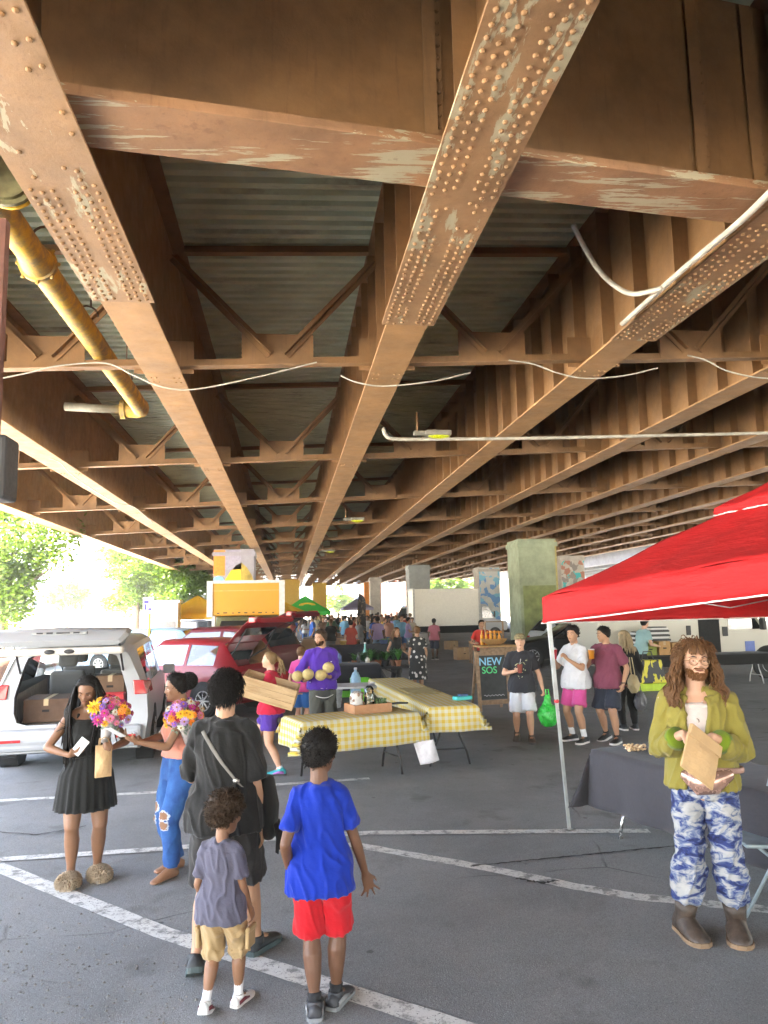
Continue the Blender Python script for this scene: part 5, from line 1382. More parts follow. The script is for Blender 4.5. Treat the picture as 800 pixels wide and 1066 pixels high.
b = MB(); b.bx(-.30, .32, e4.y - .06, e4.y + .02, e4.z + .02, e4.z + .055); b.build('plate_recess', mat('plate_grey', (.34, .35, .36), .5), o, bevel=.01)
for x in (-.21, -.10, .05, .20):
    b = MB(); b.box((x, e4.y - .065, e4.z + .042), (.07 if x != .05 else .15, .012, .018)); b.build('badge', BLKPL, o)
for x in (-.09, .13):
    b = MB(); b.ball((x, e.y - .008, e.z - .095), (.06, .012, .028), 12, 8); b.build('latch', BLKPL, o, smooth=True)
for sg in (-1, 1):
    b = MB(); b.box((sg * 1.08, 3.3, 1.08), (.2, .1, .16)); b.build('door_mirror', WHITEC, van, bevel=.03)
VM = Matrix.LocRotScale(van.location, van.rotation_euler, None)
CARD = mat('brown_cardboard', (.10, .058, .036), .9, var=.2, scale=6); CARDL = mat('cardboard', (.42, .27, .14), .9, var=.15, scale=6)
def carton(label, loc, rz, d, m=None, cat='box', open_=False):
    t = thing('cardboard_box', label, cat, loc, rz); b = MB(); x, y, z = d; b.bx(-x / 2, x / 2, -y / 2, y / 2, 0, z); b.build('box', m or CARDL, t, bevel=.006)
    b = MB(); b.bx(-.03, .03, -y / 2 - .002, y / 2 + .002, z + .0005, z + .003); b.bx(-.03, .03, -y / 2 - .003, -y / 2 - .0005, z * .72, z + .003); b.build('tape', mat('packing_tape', (.45, .33, .18), .35), t)
    for sg in (-1, 1): b = MB(); b.box((sg * x * .001, -y / 2 - .002, z * .5), (.09, .003, .03)) if sg < 0 else None; (b.build('hand_hole', UNDER, t) if sg < 0 else None)
    return t
def invan(x, y, z): p = VM @ V((x, y, z)); return tuple(p)
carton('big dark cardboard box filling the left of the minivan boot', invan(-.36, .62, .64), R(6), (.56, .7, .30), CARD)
if 0: carton('dark cardboard box on top of the big one in the minivan boot', invan(-.34, .66, .945), R(9), (.5, .5, .20), CARD)
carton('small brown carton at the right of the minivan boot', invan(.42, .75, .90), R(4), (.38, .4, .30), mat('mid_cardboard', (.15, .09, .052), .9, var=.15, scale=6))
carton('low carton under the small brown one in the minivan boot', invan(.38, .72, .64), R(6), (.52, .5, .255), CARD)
t = thing('tray', 'red plastic tray at the right of the minivan boot', 'tray', invan(.36, .30, .64), R(6)); b = MB(); b.bx(-.28, .28, -.15, .15, 0, .02)
for a in ((-.28, -.26, -.15, .15), (.26, .28, -.15, .15), (-.26, .26, -.15, -.13), (-.26, .26, .13, .15)): b.bx(*a, .021, .34)
b.build('tray', mat('red_plastic', (.45, .02, .03), .4), t, bevel=.004)
# red hatchback and maroon SUV
REDC = paint('red_car_paint', (.21, .006, .012)); MAR = paint('maroon_car_paint', (.095, .004, .009))
hd_ = yaw_dir(-.80, .60); p = G(262, 746)
c_ = p + V((-.80, .60, 0)) * 2.15 + V((.60, .80, 0)) * .45
t = car('hatchback', 'red hatchback with its tailgate raised beside the white minivan', 'car', (c_.x, c_.y, 0), hd_, hatch_profile(4.2, 1.52, .88), REDC, (-1.28, 1.32), .31, side=(3, 5, 6), shield=(1, 6), glass=TINT)
tailgate(t, REDC, -1.62, 1.46, .62, .95, 38, DGLASS, 20)
for x in (-.36, .36):
    b = MB(); b.bx(x - .24, x + .24, -.5, -.3, .5, 1.12); b.build('seat_back', SEATM, t, bevel=.05); b = MB(); b.bx(x - .13, x + .13, -.47, -.38, 1.13, 1.30); b.build('headrest', SEATM, t, bevel=.03)
b = MB(); b.bx(-.80, .80, -1.9, 1.3, .35, .50); b.build('floor_pan', UNDER, t)
c2 = c_ + V((.62, .80, 0)) * 2.9 + V((-.80, .60, 0)) * 2.0
t = car('estate_car', 'maroon SUV with its tailgate raised behind the red hatchback', 'car', (c2.x, c2.y, 0), yaw_dir(-.85, .53), suv_profile(4.7, 1.70, .94), MAR, (-1.45, 1.45), .35, side=(3, 5, 6), shield=(1, 6))
tailgate(t, MAR, -1.95, 1.64, .66, 1.05, 30, DGLASS, 24)
p = G(150, 705)
car('small_car', 'pale blue car parked behind the red hatchback', 'car', (p.x - .3, p.y + 2.2, 0), yaw_dir(-.9, .42), suv_profile(4.4, 1.55, .9), paint('blue_car_paint', (.22, .38, .55)), (-1.3, 1.35), .32, side=(3, 5, 6), shield=(1, 6))
p = G(-6, 735)
car('small_car', 'beige car behind the white minivan at its left', 'car', (p.x - 1.6, p.y + 2.6, 0), yaw_dir(.3, 1), hatch_profile(4.4, 1.5, .9), paint('beige_car_paint', (.30, .20, .16)), (-1.3, 1.35), .32, side=(3, 5, 6), shield=(1, 6))
p = G(598, 693)
car('saloon_car', 'black car parked in front of the pale green pillar', 'car', (p.x + .0, p.y + .9, 0), yaw_dir(-1, .05), hatch_profile(4.7, 1.48, .93), paint('black_car_paint', (.010, .010, .012)), (-1.36, 1.38), .35, side=(3, 5, 6), shield=(1, 6))
p = G(640, 684)
car('small_car', 'pale grey car parked behind the black car', 'car', (p.x, p.y + 3.2, 0), yaw_dir(1, .1), hatch_profile(4.4, 1.5, .9), paint('silver_car_paint', (.45, .50, .54), .3), (-1.3, 1.35), .32, side=(3, 5, 6), shield=(1, 6))
p = G(528, 676)
if 0: car('small_car', 'dark pickup far behind the red-shirted vendor', 'car', (p.x + .5, p.y + 2, 0), yaw_dir(1, 0), suv_profile(4.8, 1.65, .95), paint('dark_grey_paint', (.03, .032, .036)), (-1.45, 1.45), .36, side=(3, 5, 6), shield=(1, 6))
p = G(197, 672)
car('small_car', 'grey car in the sun between the parking sign and the yellow truck', 'car', (p.x, p.y, 0), yaw_dir(-1, .15), suv_profile(4.4, 1.6, .9), paint('grey_car_paint', (.05, .055, .06)), (-1.3, 1.35), .33, side=(3, 5, 6), shield=(1, 6))
# box trucks
def box_truck(label, loc, rz, Lb, Wb, z0, z1, boxm, cabm, frontm=None, group=None, attic=False):
    t = thing('box_truck', label, 'truck', loc, rz, group); w_ = Wb / 2
    b = MB(); b.bx(-w_, w_, -Lb, 0, z0, z1); b.build('cargo_box', boxm, t, bevel=.04)
    if attic: b = MB(); b.bx(-w_, w_, .062, attic, 1.93, z1); b.build('attic_box', boxm, t, bevel=.04)
    TRM = mat('pale_metal_trim', (.50, .50, .48), .5)
    class E:
        def bx(s, *a): q = MB(); q.bx(*a); q.build('corner_trim', TRM, t)
    e = E()
    for sx in (-1, 1):
        e.bx(sx * w_ - .05, sx * w_ + .05, -.05, .06, z0, z1 + .03); e.bx(sx * w_ - .05, sx * w_ + .05, -Lb - .06, -Lb + .05, z0, z1 + .03)
    if attic:
        for sx in (-1, 1): e.bx(sx * w_ - .09, sx * w_ + .09, attic - .05, attic + .05, 1.3 if sx < 0 else 1.9, z1 + .03)
        e.bx(-w_ + .1, w_ - .1, attic - .05, attic + .04, z1 - .05, z1 + .04)
    e.bx(-w_ + .06, w_ - .06, -.04, .05, z1 - .06, z1 + .04); e.bx(-w_ + .06, w_ - .06, -Lb - .05, -Lb + .04, z1 - .06, z1 + .04)
    cz = 1.92 if attic else min(z1 - .35, 2.25); cw = min(w_ - .08, 1.02)
    b = MB(); pr = [(.08, .55), (1.75, .55), (1.85, .8), (1.80, 1.15), (1.1, 1.28), (.55, cz - .1), (.45, cz), (.08, cz)]
    b.prism(pr, -cw, cw, 'x'); b.build('cab', cabm, t, bevel=.05)
    b = MB(); A, B = V((0, 1.06, 1.36)), V((0, .60, cz - .16)); nn = V((0, .75, .45)).normalized() * .012
    b.add([A + nn + V((-cw * .9, 0, 0)), A + nn + V((cw * .9, 0, 0)), B + nn + V((cw * .82, 0, 0)), B + nn + V((-cw * .82, 0, 0))], [(0, 1, 2, 3)]); b.build('windscreen', DGLASS, t)
    for sg in (-1, 1):
        b = MB(); x = sg * (cw + .006); b.add([V((x, .2, 1.35)), V((x, .95, 1.35)), V((x, .62, cz - .18)), V((x, .2, cz - .18))], [(0, 1, 2, 3)]); b.build('side_window', DGLASS, t)
        b = MB(); b.box((sg * (cw + .18), .95, 1.6), (.10, .08, .36)); b.bar((sg * cw, .8, 1.5), (sg * (cw + .15), .93, 1.5), .03, .03); b.build('mirror', BLKPL, t, bevel=.02)
        b = MB(); b.box((sg * cw * .75, 1.84, .92), (.32, .06, .17)); b.build('headlamp', _mats['lamp_glass'], t, bevel=.02)
        for y in (1.0, -Lb * .72):
            g = MB(); o_ = sg * (w_ - .04 if y < 0 else cw + .01); i_ = o_ - sg * .26; r_ = .40
            g.lathe([(r_ * .55, i_), (r_ * .93, i_), (r_, i_ + (o_ - i_) * .15), (r_, i_ + (o_ - i_) * .85), (r_ * .93, o_), (r_ * .6, o_ - sg * .004)], (0, y, r_), 22, 'x'); wo = g.build('wheel', TYRE, t, smooth=True, auto=40)
            g = MB(); g.lathe([(r_ * .6, o_ - sg * .01), (r_ * .56, o_ + sg * .004), (r_ * .45, o_ - sg * .03), (.01, o_ - sg * .02)], (0, y, r_), 20, 'x'); g.build('rim', RIM, wo, smooth=True, auto=40)
    b = MB(); b.bx(-.42, .42, -Lb + .1, .3, .45, z0 - .002); b.build('chassis', UNDER, t)
    b = MB(); b.bx(-cw - .02, cw + .02, 1.83, 1.95, .42, .66); b.build('bumper', BLKPL, t, bevel=.03)
    b = MB(); b.bx(-cw * .5, cw * .5, 1.80, 1.87, .75, 1.02); b.build('grille', BLKPL, t)
    return t
YELC = mat('yellow_truck_paint', (.50, .24, .006), .5, var=.05, scale=2)
p = G(259, 706)
YT = box_truck('tall yellow box truck with pale corner posts facing the camera', (p.x - .12, p.y + 1.9, 0), R(180), 5.0, 2.3, .95, 3.02, YELC, mat('olive_cab', (.20, .20, .10), .5), attic=1.25)
b = MB()
for i in range(9): b.box((-.9 + i * .225 + rnd.uniform(-.04, .04), 1.25, 2.02 + rnd.uniform(-.01, .012)), (rnd.uniform(.04, .16), .02, .035))
b.build('scratches', UNDER, YT)
b = MB(); b.bx(-1.06, 1.06, 1.252, 1.262, 2.72, 2.75); b.build('panel_seam', mat('pale_orange', (.5, .3, .08), .5), YT)
p = G(470, 667)
box_truck('long white box truck parked across the far side of the market', (p.x + 1.9, p.y + 1.2, 0), yaw_dir(1, 0), 4.2, 2.3, .92, 3.25, mat('white_truck_box', (.82, .80, .72), .5, var=.05), WHITEC)
p = G(408, 660)
box_truck('second white box truck farther away behind the shoppers', (p.x + 1.6, p.y + 1.2, 0), yaw_dir(-1, .1), 4.0, 2.3, .92, 3.1, mat('cream_truck_box', (.75, .68, .54), .5, var=.05), WHITEC)
# white delivery van at the right
p = G(690, 703); VL = 5.6
pr = [(-.0, .42), (VL - .1, .42), (VL, .62), (VL - .06, .98), (VL - .75, 1.22), (VL - 1.55, 2.28), (VL - 1.75, 2.46), (.12, 2.52), (0, 2.35)]
t = thing('delivery_van', 'pale delivery van with an open sliding door at the right edge', 'van', (p.x - 2.6, p.y + .2, 0), R(-90))
CREAM = paint('cream_van_paint', (.50, .48, .40))
b = MB(); b.prism(pr, 0.0, 1.95, 'x'); b.build('body', CREAM, t, bevel=.06)
def vq(name, pts, m, off=-.012):
    b = MB(); b.prism(pts, 1.95, 1.95 - off, 'x'); return b.build(name, m, t)
vq('door_opening', [(VL - 2.8, .6), (VL - 2.2, .6), (VL - 2.2, 2.25), (VL - 2.8, 2.25)], UNDER)
vq('side_window', [(VL - 1.95, 1.32), (VL - .98, 1.32), (VL - 1.55, 2.16), (VL - 1.95, 2.16)], DGLASS)
vq('door_handle', [(VL - 2.12, 1.15), (VL - 1.98, 1.15), (VL - 1.98, 1.4), (VL - 2.12, 1.4)], BLKPL, -.03)
vq('sliding_door_handle', [(VL - 3.15, 1.2), (VL - 3.03, 1.2), (VL - 3.03, 1.45), (VL - 3.15, 1.45)], BLKPL, -.03)
b = MB(); b.box((2.12, VL - 1.05, 1.5), (.18, .12, .40)); b.build('door_mirror', BLKPL, t, bevel=.03)
b = MB(); A, B = V((0, VL - .74, 1.26)), V((0, VL - 1.50, 2.25)); nn = V((0, .8, .6)) * .012; b.add([A + nn + V((.1, 0, 0)), A + nn + V((1.85, 0, 0)), B + nn + V((1.8, 0, 0)), B + nn + V((.15, 0, 0))], [(0, 1, 2, 3)]); b.build('windscreen', DGLASS, t)
vq('blue_panel', [(VL - 1.5, .62), (VL - 1.22, .62), (VL - 1.22, 1.0), (VL - 1.5, 1.0)], mat('blue_marking', (.05, .10, .35), .4), -.008)
for y in (VL - .85, 1.0):
    g = MB(); g.lathe([(.20, 1.74), (.34, 1.74), (.37, 1.78), (.37, 1.93), (.34, 1.975), (.22, 1.972)], (0, y, .37), 24, 'x'); wo = g.build('wheel', TYRE, t, smooth=True, auto=40)
    g = MB(); g.lathe([(.22, 1.966), (.2, 1.98), (.16, 1.95), (.01, 1.96)], (0, y, .37), 20, 'x'); g.build('rim', RIM, wo, smooth=True, auto=40)
    g = MB(); g.lathe([(.46, 1.9), (.46, 1.956)], (0, y, .42), 24, 'x'); g.build('wheel_arch', UNDER, t)
# ------------------------------------------------------------------ stalls, canopies, tables
def gingham():
    t = NT('yellow_gingham'); sx = t.new('SeparateXYZ'); mp = t.mapped((1, 1, 1), src='UV'); t.link(mp, sx.inputs[0])
    fs = [t.math('LESS_THAN', t.math('FRACT', t.math('MULTIPLY', sx.outputs[i], 1 / .085)), .5) for i in (0, 1)]
    s_ = t.math('MULTIPLY', t.math('ADD', fs[0], fs[1]), .5)
    t.col(t.ramp(s_, [(0, (.52, .51, .42)), (.45, (.54, .46, .20)), (.95, (.54, .38, .045))], 'CONSTANT')); t.rough(.85)
    t.bump(t.noise(18, 4, .6), .3, .02); return t.m
GING = gingham()
def table(label, loc, rz, L, W, H, topm, legm, group=None, wish=True, spread=.0):
    t = thing('folding_table', label, 'table', loc, rz, group)
    b = MB(); b.bx(-L / 2, L / 2, -W / 2, W / 2, H - .04, H); b.build('tabletop', topm, t, bevel=.012)
    for sx in (-1, 1):
        x = sx * (L / 2 - .22); b = MB(); e = W / 2 - .06
        for sy in (-1, 1):
            b.tube([(x, sy * .10, H - .045), (x, sy * .12, H * .62), (x, sy * (.14), H * .48), (x, sy * (e - .04), H * .22), (x, sy * e, 0.0)], .015, 8)
        b.tube([(x, -e + .06, H * .27), (x, e - .06, H * .27)], .011, 7); b.tube([(x, -.11, H - .06), (x, .11, H - .06)], .012, 7)
        b.tube([(x, 0, H * .62), (x - sx * .42, 0, H - .05)], .009, 6); b.build('leg', legm, t, smooth=True)
    return t
def drape(name, label, loc, rz, L, W, H, drop, m, seed=0, group=None, res=.045, ripple=.03, off=(0, 0)):
    """cloth lying over a table of L x W: drop = (left, right, front, back)"""
    rn = random.Random(seed); b = MB(); l, r_, f_, k = drop; X0, X1, Y0_, Y1_ = -L / 2 - l, L / 2 + r_, -W / 2 - f_, W / 2 + k
    nu, nv = max(4, int((X1 - X0) / res)), max(4, int((Y1_ - Y0_) / res)); hs = seed * 3.7
    def fn(u, v):
        x, y = X0 + (X1 - X0) * u, Y0_ + (Y1_ - Y0_) * v; cx, cy = max(-L / 2, min(L / 2, x)), max(-W / 2, min(W / 2, y)); dx, dy = x - cx, y - cy
        d = max(abs(dx), abs(dy)); 
        if d < 1e-6: return V((x, y, H + .006 + .004 * noise.noise(V((x * 5 + hs, y * 5, 0)))))
        s_ = abs(dx) + abs(dy); ox = math.copysign(1, dx) * (abs(dx) / s_) if dx else 0; oy = math.copysign(1, dy) * (abs(dy) / s_) if dy else 0
        along = (x if abs(dy) >= abs(dx) else y)
        w_ = (.016 + ripple * d * (.7 + .9 * math.sin(along * 11 + hs) + .6 * noise.noise(V((along * 5, hs, d * 2)))) + .02 * d)
        tx = cx + ox * w_ + (dx if abs(dy) > abs(dx) else 0) * .55; ty = cy + oy * w_ + (dy if abs(dx) > abs(dy) else 0) * .55
        return V((tx, ty, H + .004 - d * .985))
    o = b.grid(fn, nu, nv)
    for j in range(nv + 1):
        for i in range(nu + 1): b.uv[o + j * (nu + 1) + i] = (X0 + (X1 - X0) * i / nu, Y0_ + (Y1_ - Y0_) * j / nv)
    ob = b.build(name, m, None, smooth=True, fixn=False, solid=.003); ob.location = loc; ob.rotation_euler = (0, 0, rz)
    return tag(ob, label, 'tablecloth', group)
TBLACK = mat('black_leg', (.02, .02, .02), .45); TGREY = mat('grey_leg', (.32, .33, .33), .4, .4); PLAST = mat('pale_plastic_top', (.50, .52, .54), .5); DARKTOP = mat('dark_table_top', (.04, .04, .045), .6)
# gingham tables
A, B = G(314, 753, .74), G(436, 742, .74); d = (B - A); rz1 = math.atan2(d.y, d.x); L1 = math.hypot(d.x, d.y); nrm = V((-math.sin(rz1), math.cos(rz1), 0)); c1 = (A + B) / 2 + nrm * .34; c1.z = 0
table('folding table under the nearer yellow checked cloth', tuple(c1), rz1, L1, .68, .74, PLAST, TBLACK)
drape('tablecloth', 'yellow checked cloth on the nearer table, one corner hanging low', tuple(c1), rz1, L1, .68, .74, (.34, .22, .37, .2), GING, 1, ripple=.05)
far, near = V((1.80, 14.0, 0)), V((2.12, 9.75, 0)); d = near - far; rz2 = math.atan2(d.y, d.x); L2 = d.length; c2 = (far + near) / 2
for q, lb in ((-1, 'farther folding table of the pair under the long yellow checked cloth'), (1, 'folding table with black wishbone legs at the near end of the long yellow cloth')):
    cc = c2 + d.normalized() * q * L2 / 4; table(lb, tuple(cc), rz2, L2 / 2 - .01, .66, .78, PLAST, TBLACK)
drape('tablecloth', 'long yellow checked cloth over the table running away from the camera', tuple(c2), rz2, L2, .66, .78, (.12, .32, .22, .26), GING, 2, ripple=.07)
cp = c2 + d.normalized() * (L2 * .28) + V((0, 0, .784)); 
b = MB(); b.grid(lambda u, v: V(((u - .5) * .8, (v - .5) * .5, .02 + .012 * noise.noise(V((u * 6, v * 6, 0))))), 16, 10); 
o = b.build('folded_cloth', mat('buff_canvas', (.36, .30, .13), .9, var=.2), None, smooth=True, solid=.006); o.location = cp - d.normalized() * .9; o.rotation_euler.z = rz2; tag(o, 'buff folded cloth lying on the long yellow table', 'cloth')
b = MB(); b.tube([V((-.22, .0, .012)), V((-.1, .03, .014)), V((.02, .0, .014)), V((.12, .04, .014)), V((.22, .01, .012))], [(.05, .012), (.06, .014), (.045, .013), (.05, .013), (.03, .01)], 10, side=(0, 1, 0)); o = b.build('apron', mat('dark_scarf', (.05, .05, .055), .8), None, smooth=True); o.location = D(408, 733, 10.1); o.location.z = .79; tag(o, 'dark cloth strip lying at the near end of the long yellow table', 'cloth')
t = thing('box', 'small turquoise box on the near right of the long yellow table', 'box', (2.38, 10.35, .79), .4); b = MB(); b.bx(-.13, .13, -.06, .06, 0, .05); b.build('case', mat('turquoise', (.04, .42, .42), .5), t, bevel=.01); b = MB(); b.bx(-.05, .07, -.04, .04, .052, .075); b.build('lid', mat('dark_blue', (.03, .08, .2), .5), t)
# white paper hanging under the corner
b = MB(); b.grid(lambda u, v: V(((u - .5) * .24 + .08 * v, .03 * math.sin(u * 5 + v * 2), -.26 * v + .05 * u)), 8, 10); o = b.build('paper_sheet', mat('white_paper', (.62, .60, .62), .8), None, smooth=True, solid=.002); o.location = D(441, 774, 9.42); tag(o, 'white sheet hanging under the corner of the yellow tablecloths', 'paper')
# produce tray with jar, bag and greens
p = G(398, 750, .74); p = c1 + V((math.cos(rz1), math.sin(rz1), 0)) * (.26) + nrm * .05; p.z = .752
def tray(name, label, loc, rz, x, y, z, m, th=.012, cat='box'):
    t = thing(name, label, cat, loc, rz); b = MB(); b.bx(-x / 2, x / 2, -y / 2, y / 2, 0, th)
    b.build('base', m, t)
    for a in ((-x / 2, x / 2, -y / 2, -y / 2 + th), (-x / 2, x / 2, y / 2 - th, y / 2), (-x / 2, -x / 2 + th, -y / 2 + th + .001, y / 2 - th - .001), (x / 2 - th, x / 2, -y / 2 + th + .001, y / 2 - th - .001)):
        b = MB(); b.bx(*a, th + .001, z); b.build('side', m, t)
    return t
TR = mat('tray_cardboard', (.38, .20, .10), .85, var=.15)
tray('produce_tray', 'cardboard tray of produce on the nearer yellow checked table', tuple(p), rz1, .52, .34, .11, TR)
e1 = V((math.cos(rz1), math.sin(rz1), 0))
def lumps(name, label, cat, loc, n, rad, r, m, hgt=.2, seed=1, wrapm=None):
    rn = random.Random(seed); t = thing(name, label, cat, loc); b = MB()
    for i in range(n):
        a = rn.uniform(0, 6.28); q = rad * math.sqrt(rn.random()); b.ball((math.cos(a) * q, math.sin(a) * q, rn.uniform(r * .6, hgt)), (r * rn.uniform(.7, 1.2), r * rn.uniform(.7, 1.1), r * rn.uniform(.7, 1.1)), 7, 5)
    b.build('contents', m, t, smooth=True)
    if wrapm:
        b = MB(); b.lathe([(rad * 1.12, .0), (rad * 1.2, hgt * .5), (rad * 1.12, hgt), (rad * .5, hgt * 1.15)], (0, 0, 0), 14, cap=False); b.build('wrapping', wrapm, t, smooth=True, solid=.001)
    return t
NUT = mat('peanut_shell', (.60, .43, .24), .8, var=.3, scale=40); GRN = mat('bean_green', (.10, .16, .06), .6, var=.5, scale=30)
lumps('nut_jar', 'tall clear jar of peanuts in the produce tray', 'jar', tuple(p + e1 * .02 + V((0, 0, .014))), 120, .055, .017, NUT, .27, 3, CGLASS)
lumps('produce_bag', 'bag of brown produce at the left of the peanut jar', 'bag', tuple(p - e1 * .16 + V((0, 0, .014))), 60, .07, .03, mat('brown_produce', (.22, .13, .08), .8, var=.4, scale=20), .22, 4, mat('plastic_film', (.5, .48, .44), .25))
lumps('greens', 'heap of green beans at the right of the peanut jar', 'vegetables', tuple(p + e1 * .17 + V((0, 0, .014))), 80, .08, .02, GRN, .13, 5)
# white folding table behind the man in purple, with cups
p = G(360, 713, .74); p.z = 0
table('white folding table behind the man in purple', (p.x, p.y, 0), 0.02, 2.0, .7, .74, PLAST, TGREY)
for i, (dx, dy, c) in enumerate(((.55, -.1, (.5, .5, .5)), (-.3, .05, (.55, .52, .46)))):
    b = MB(); b.tube([V((-.15, 0, .012)), V((-.02, .03, .02)), V((.14, .01, .012))], [(.05, .012), (.07, .02), (.04, .012)], 10, side=(0, 1, 0)); o = b.build('cloth', mat('cloth_%d' % i, c, .8), None, smooth=True); o.location = (p.x + dx, p.y + dy, .745); tag(o, ['crumpled grey rag on the white folding table', 'crumpled cream rag at the left of the white folding table'][i], 'rag')
p = G(354, 747); t = thing('bucket', 'clear plastic bucket standing behind the yellow checked table', 'bucket', (p.x, p.y + 1.5, 0)); b = MB(); b.lathe([(.13, 0), (.17, .42), (.18, .42), (.18, .44), (.165, .44), (.125, .01)], seg=20); b.build('bucket', mat('frosted_plastic', (.42, .45, .46), .3), t, smooth=True, auto=40); b = MB(); b.tube([(-.17, 0, .41), (-.1, -.14, .30), (.1, -.14, .30), (.17, 0, .41)], .005, 5); b.build('handle', TGREY, t)
p = G(374, 746); t = thing('bottle', 'pale blue plastic jug beside the yellow checked table', 'jug', (p.x + .05, p.y + 1.2, .0)); b = MB(); b.lathe([(.10, 0), (.11, .02), (.11, .62), (.06, .74), (.03, .76), (.03, .80)], seg=16); b.build('jug', mat('pale_blue_plastic', (.28, .45, .58), .3), t, smooth=True, auto=50); b = MB(); b.lathe([(.034, .80), (.034, .84)], seg=12); b.build('cap', PLAST, t)
# black table at the right
TL = G(612, 779, .74); e = V((.26, -.96, 0)).normalized(); n_ = V((.96, .26, 0)).normalized(); cR = TL + e * 1.05 + n_ * .40; cR.z = 0; rzR = math.atan2(e.y, e.x)
table('folding table under a black cloth by the long-haired man', tuple(cR), rzR, 2.0, .74, .73, DARKTOP, mat('chrome_leg', (.5, .5, .5), .25, .8))
drape('tablecloth', 'charcoal cloth over the table behind the long-haired man', tuple(cR), rzR, 2.02, .76, .735, (.50, .40, .50, .46), cloth('charcoal_linen', (.050, .048, .056)), 5, ripple=.05)
FN = NT('clear_film'); _t = FN.new('BsdfTransparent'); _g = FN.new('BsdfGlossy'); _g.inputs['Roughness'].default_value = .15; _m = FN.new('MixShader'); _m.inputs[0].default_value = .06; FN.link(_t.outputs[0], _m.inputs[1]); FN.link(_g.outputs[0], _m.inputs[2]); FN.link(_m.outputs[0], FN.out.inputs[0]); FILM = FN.m
for i, (a, bb, rr) in enumerate(((.36, -.05, .0), (.62, .02, .4), (.74, .12, 1.0), (.60, .17, .2))):
    q = TL + e * a + n_ * (bb + .30); q.z = .748
    t = thing('nut_bag', ['small bag of peanuts at the far end of the row on the black table', 'plump bag of peanuts second along the row on the black table', 'bag of peanuts nearest the long-haired man on the black table', 'bag of peanuts lying behind the others on the black table'][i], 'bag', tuple(q), rr, 'peanut bags on the black table')
    b = MB(); rn = random.Random(i)
    for k in range(46): b.ball((rn.gauss(0, .065), rn.gauss(0, .035), rn.uniform(.01, .055)), (.02, .012, .012), 7, 5, Matrix.Rotation(rn.uniform(0, 3), 3, 'Z'))
    b.build('peanuts', NUT, t, smooth=True)
    b = MB(); b.ball((0, 0, .034), (.13, .075, .036), 16, 8); b.build('plastic_bag', FILM, t, smooth=True)
C0 = V((2.36, 6.78, 0)); S_ = 3.05; q4 = [C0, C0 + e * S_, C0 + e * S_ + n_ * S_, C0 + n_ * S_]; zt = [2.13, 2.38, 2.36, 2.12]
CT = thing('canopy', 'red pop-up canopy over the black table', 'canopy', (C0.x + (e * S_ / 2 + n_ * S_ / 2).x, C0.y + (e * S_ / 2 + n_ * S_ / 2).y, 0))
def canvas(name, c):
    t = NT(name); t.col(t.mix(t.noise(3, 5), tuple(x * .85 for x in c), c)); t.rough(.75)
    tr = t.new('BsdfTranslucent'); tr.inputs[0].default_value = (*c, 1); mx = t.new('MixShader'); mx.inputs[0].default_value = .3; t.link(t.b.outputs[0], mx.inputs[1]); t.link(tr.outputs[0], mx.inputs[2]); t.link(mx.outputs[0], t.out.inputs[0])
    t.bump(t.noise(3, 5, .6, t.mapped((1, 1, 5))), .5, .05); return t.m
REDCV = canvas('red_canvas', (.62, .012, .016)); WHT = mat('white_trim', (.70, .68, .66), .7)
pk = V((CT.location.x, CT.location.y, 3.08))
def canopy_top(corners, ztop, peak, m, parent, name='roof', sag=.05, val=.24, trim=WHT, seed=0):
    b = MB(); tr = MB(); vb = MB()
    for k in range(4):
        a, c = corners[k].copy(), corners[(k + 1) % 4].copy(); a.z, c.z = ztop[k], ztop[(k + 1) % 4]
        out = ((a + c) / 2 - V((peak.x, peak.y, 0))); out.z = 0; out.normalize()
        def fr(u, v):
            q = a.lerp(c, u); p_ = q.lerp(peak, v); s_ = sag * math.sin(math.pi * min(1, v * 1.1)) ; rid = 4 * u * (1 - u); return p_ - V((0, 0, s_ * (.4 + .6 * rid))) + V((0, 0, .030 * noise.noise(V((u * 5 + seed, v * 3, k))) + .012 * noise.noise(V((u * 22 + v * 9, v * 4, k + seed))) * (1 - v)))
        b.grid(fr, 22, 16)
        def fv(u, v):
            q = a.lerp(c, u); return q + out * (.012 + .045 * v * noise.noise(V((u * 6 + k * 5 + seed, v * 2.5, 1))) + .014 * noise.noise(V((u * 5, v * 9 + u * 6, k))) + .01 * math.sin(u * 40 + 6 * noise.noise(V((u * 4, k, 3)))) * v) - V((0, 0, val * v))
        vb.grid(fv, 48, 5)
        tr.tube([fv(u / 24, 1.0) for u in range(25)], .007, 6)
    b.build(name, m, parent, world=True, smooth=True, solid=.004); vb.build('valance', m, parent, world=True, smooth=True, solid=.003)
    if trim: tr.build('trim', trim, parent, world=True, smooth=True)
canopy_top(q4, zt, pk, REDCV, CT)
hs = .45; q2 = [pk + V((0, 0, 0)) + (e * sx + n_ * sy) * hs for sx, sy in ((-1, -1), (1, -1), (1, 1), (-1, 1))]
canopy_top(q2, [2.86, 2.90, 2.89, 2.86], pk + V((0, 0, .07)), REDCV, CT, 'vent_flap', .0, .06, WHT, 3)
POLE = mat('pale_pole', (.46, .48, .48), .35, .5)
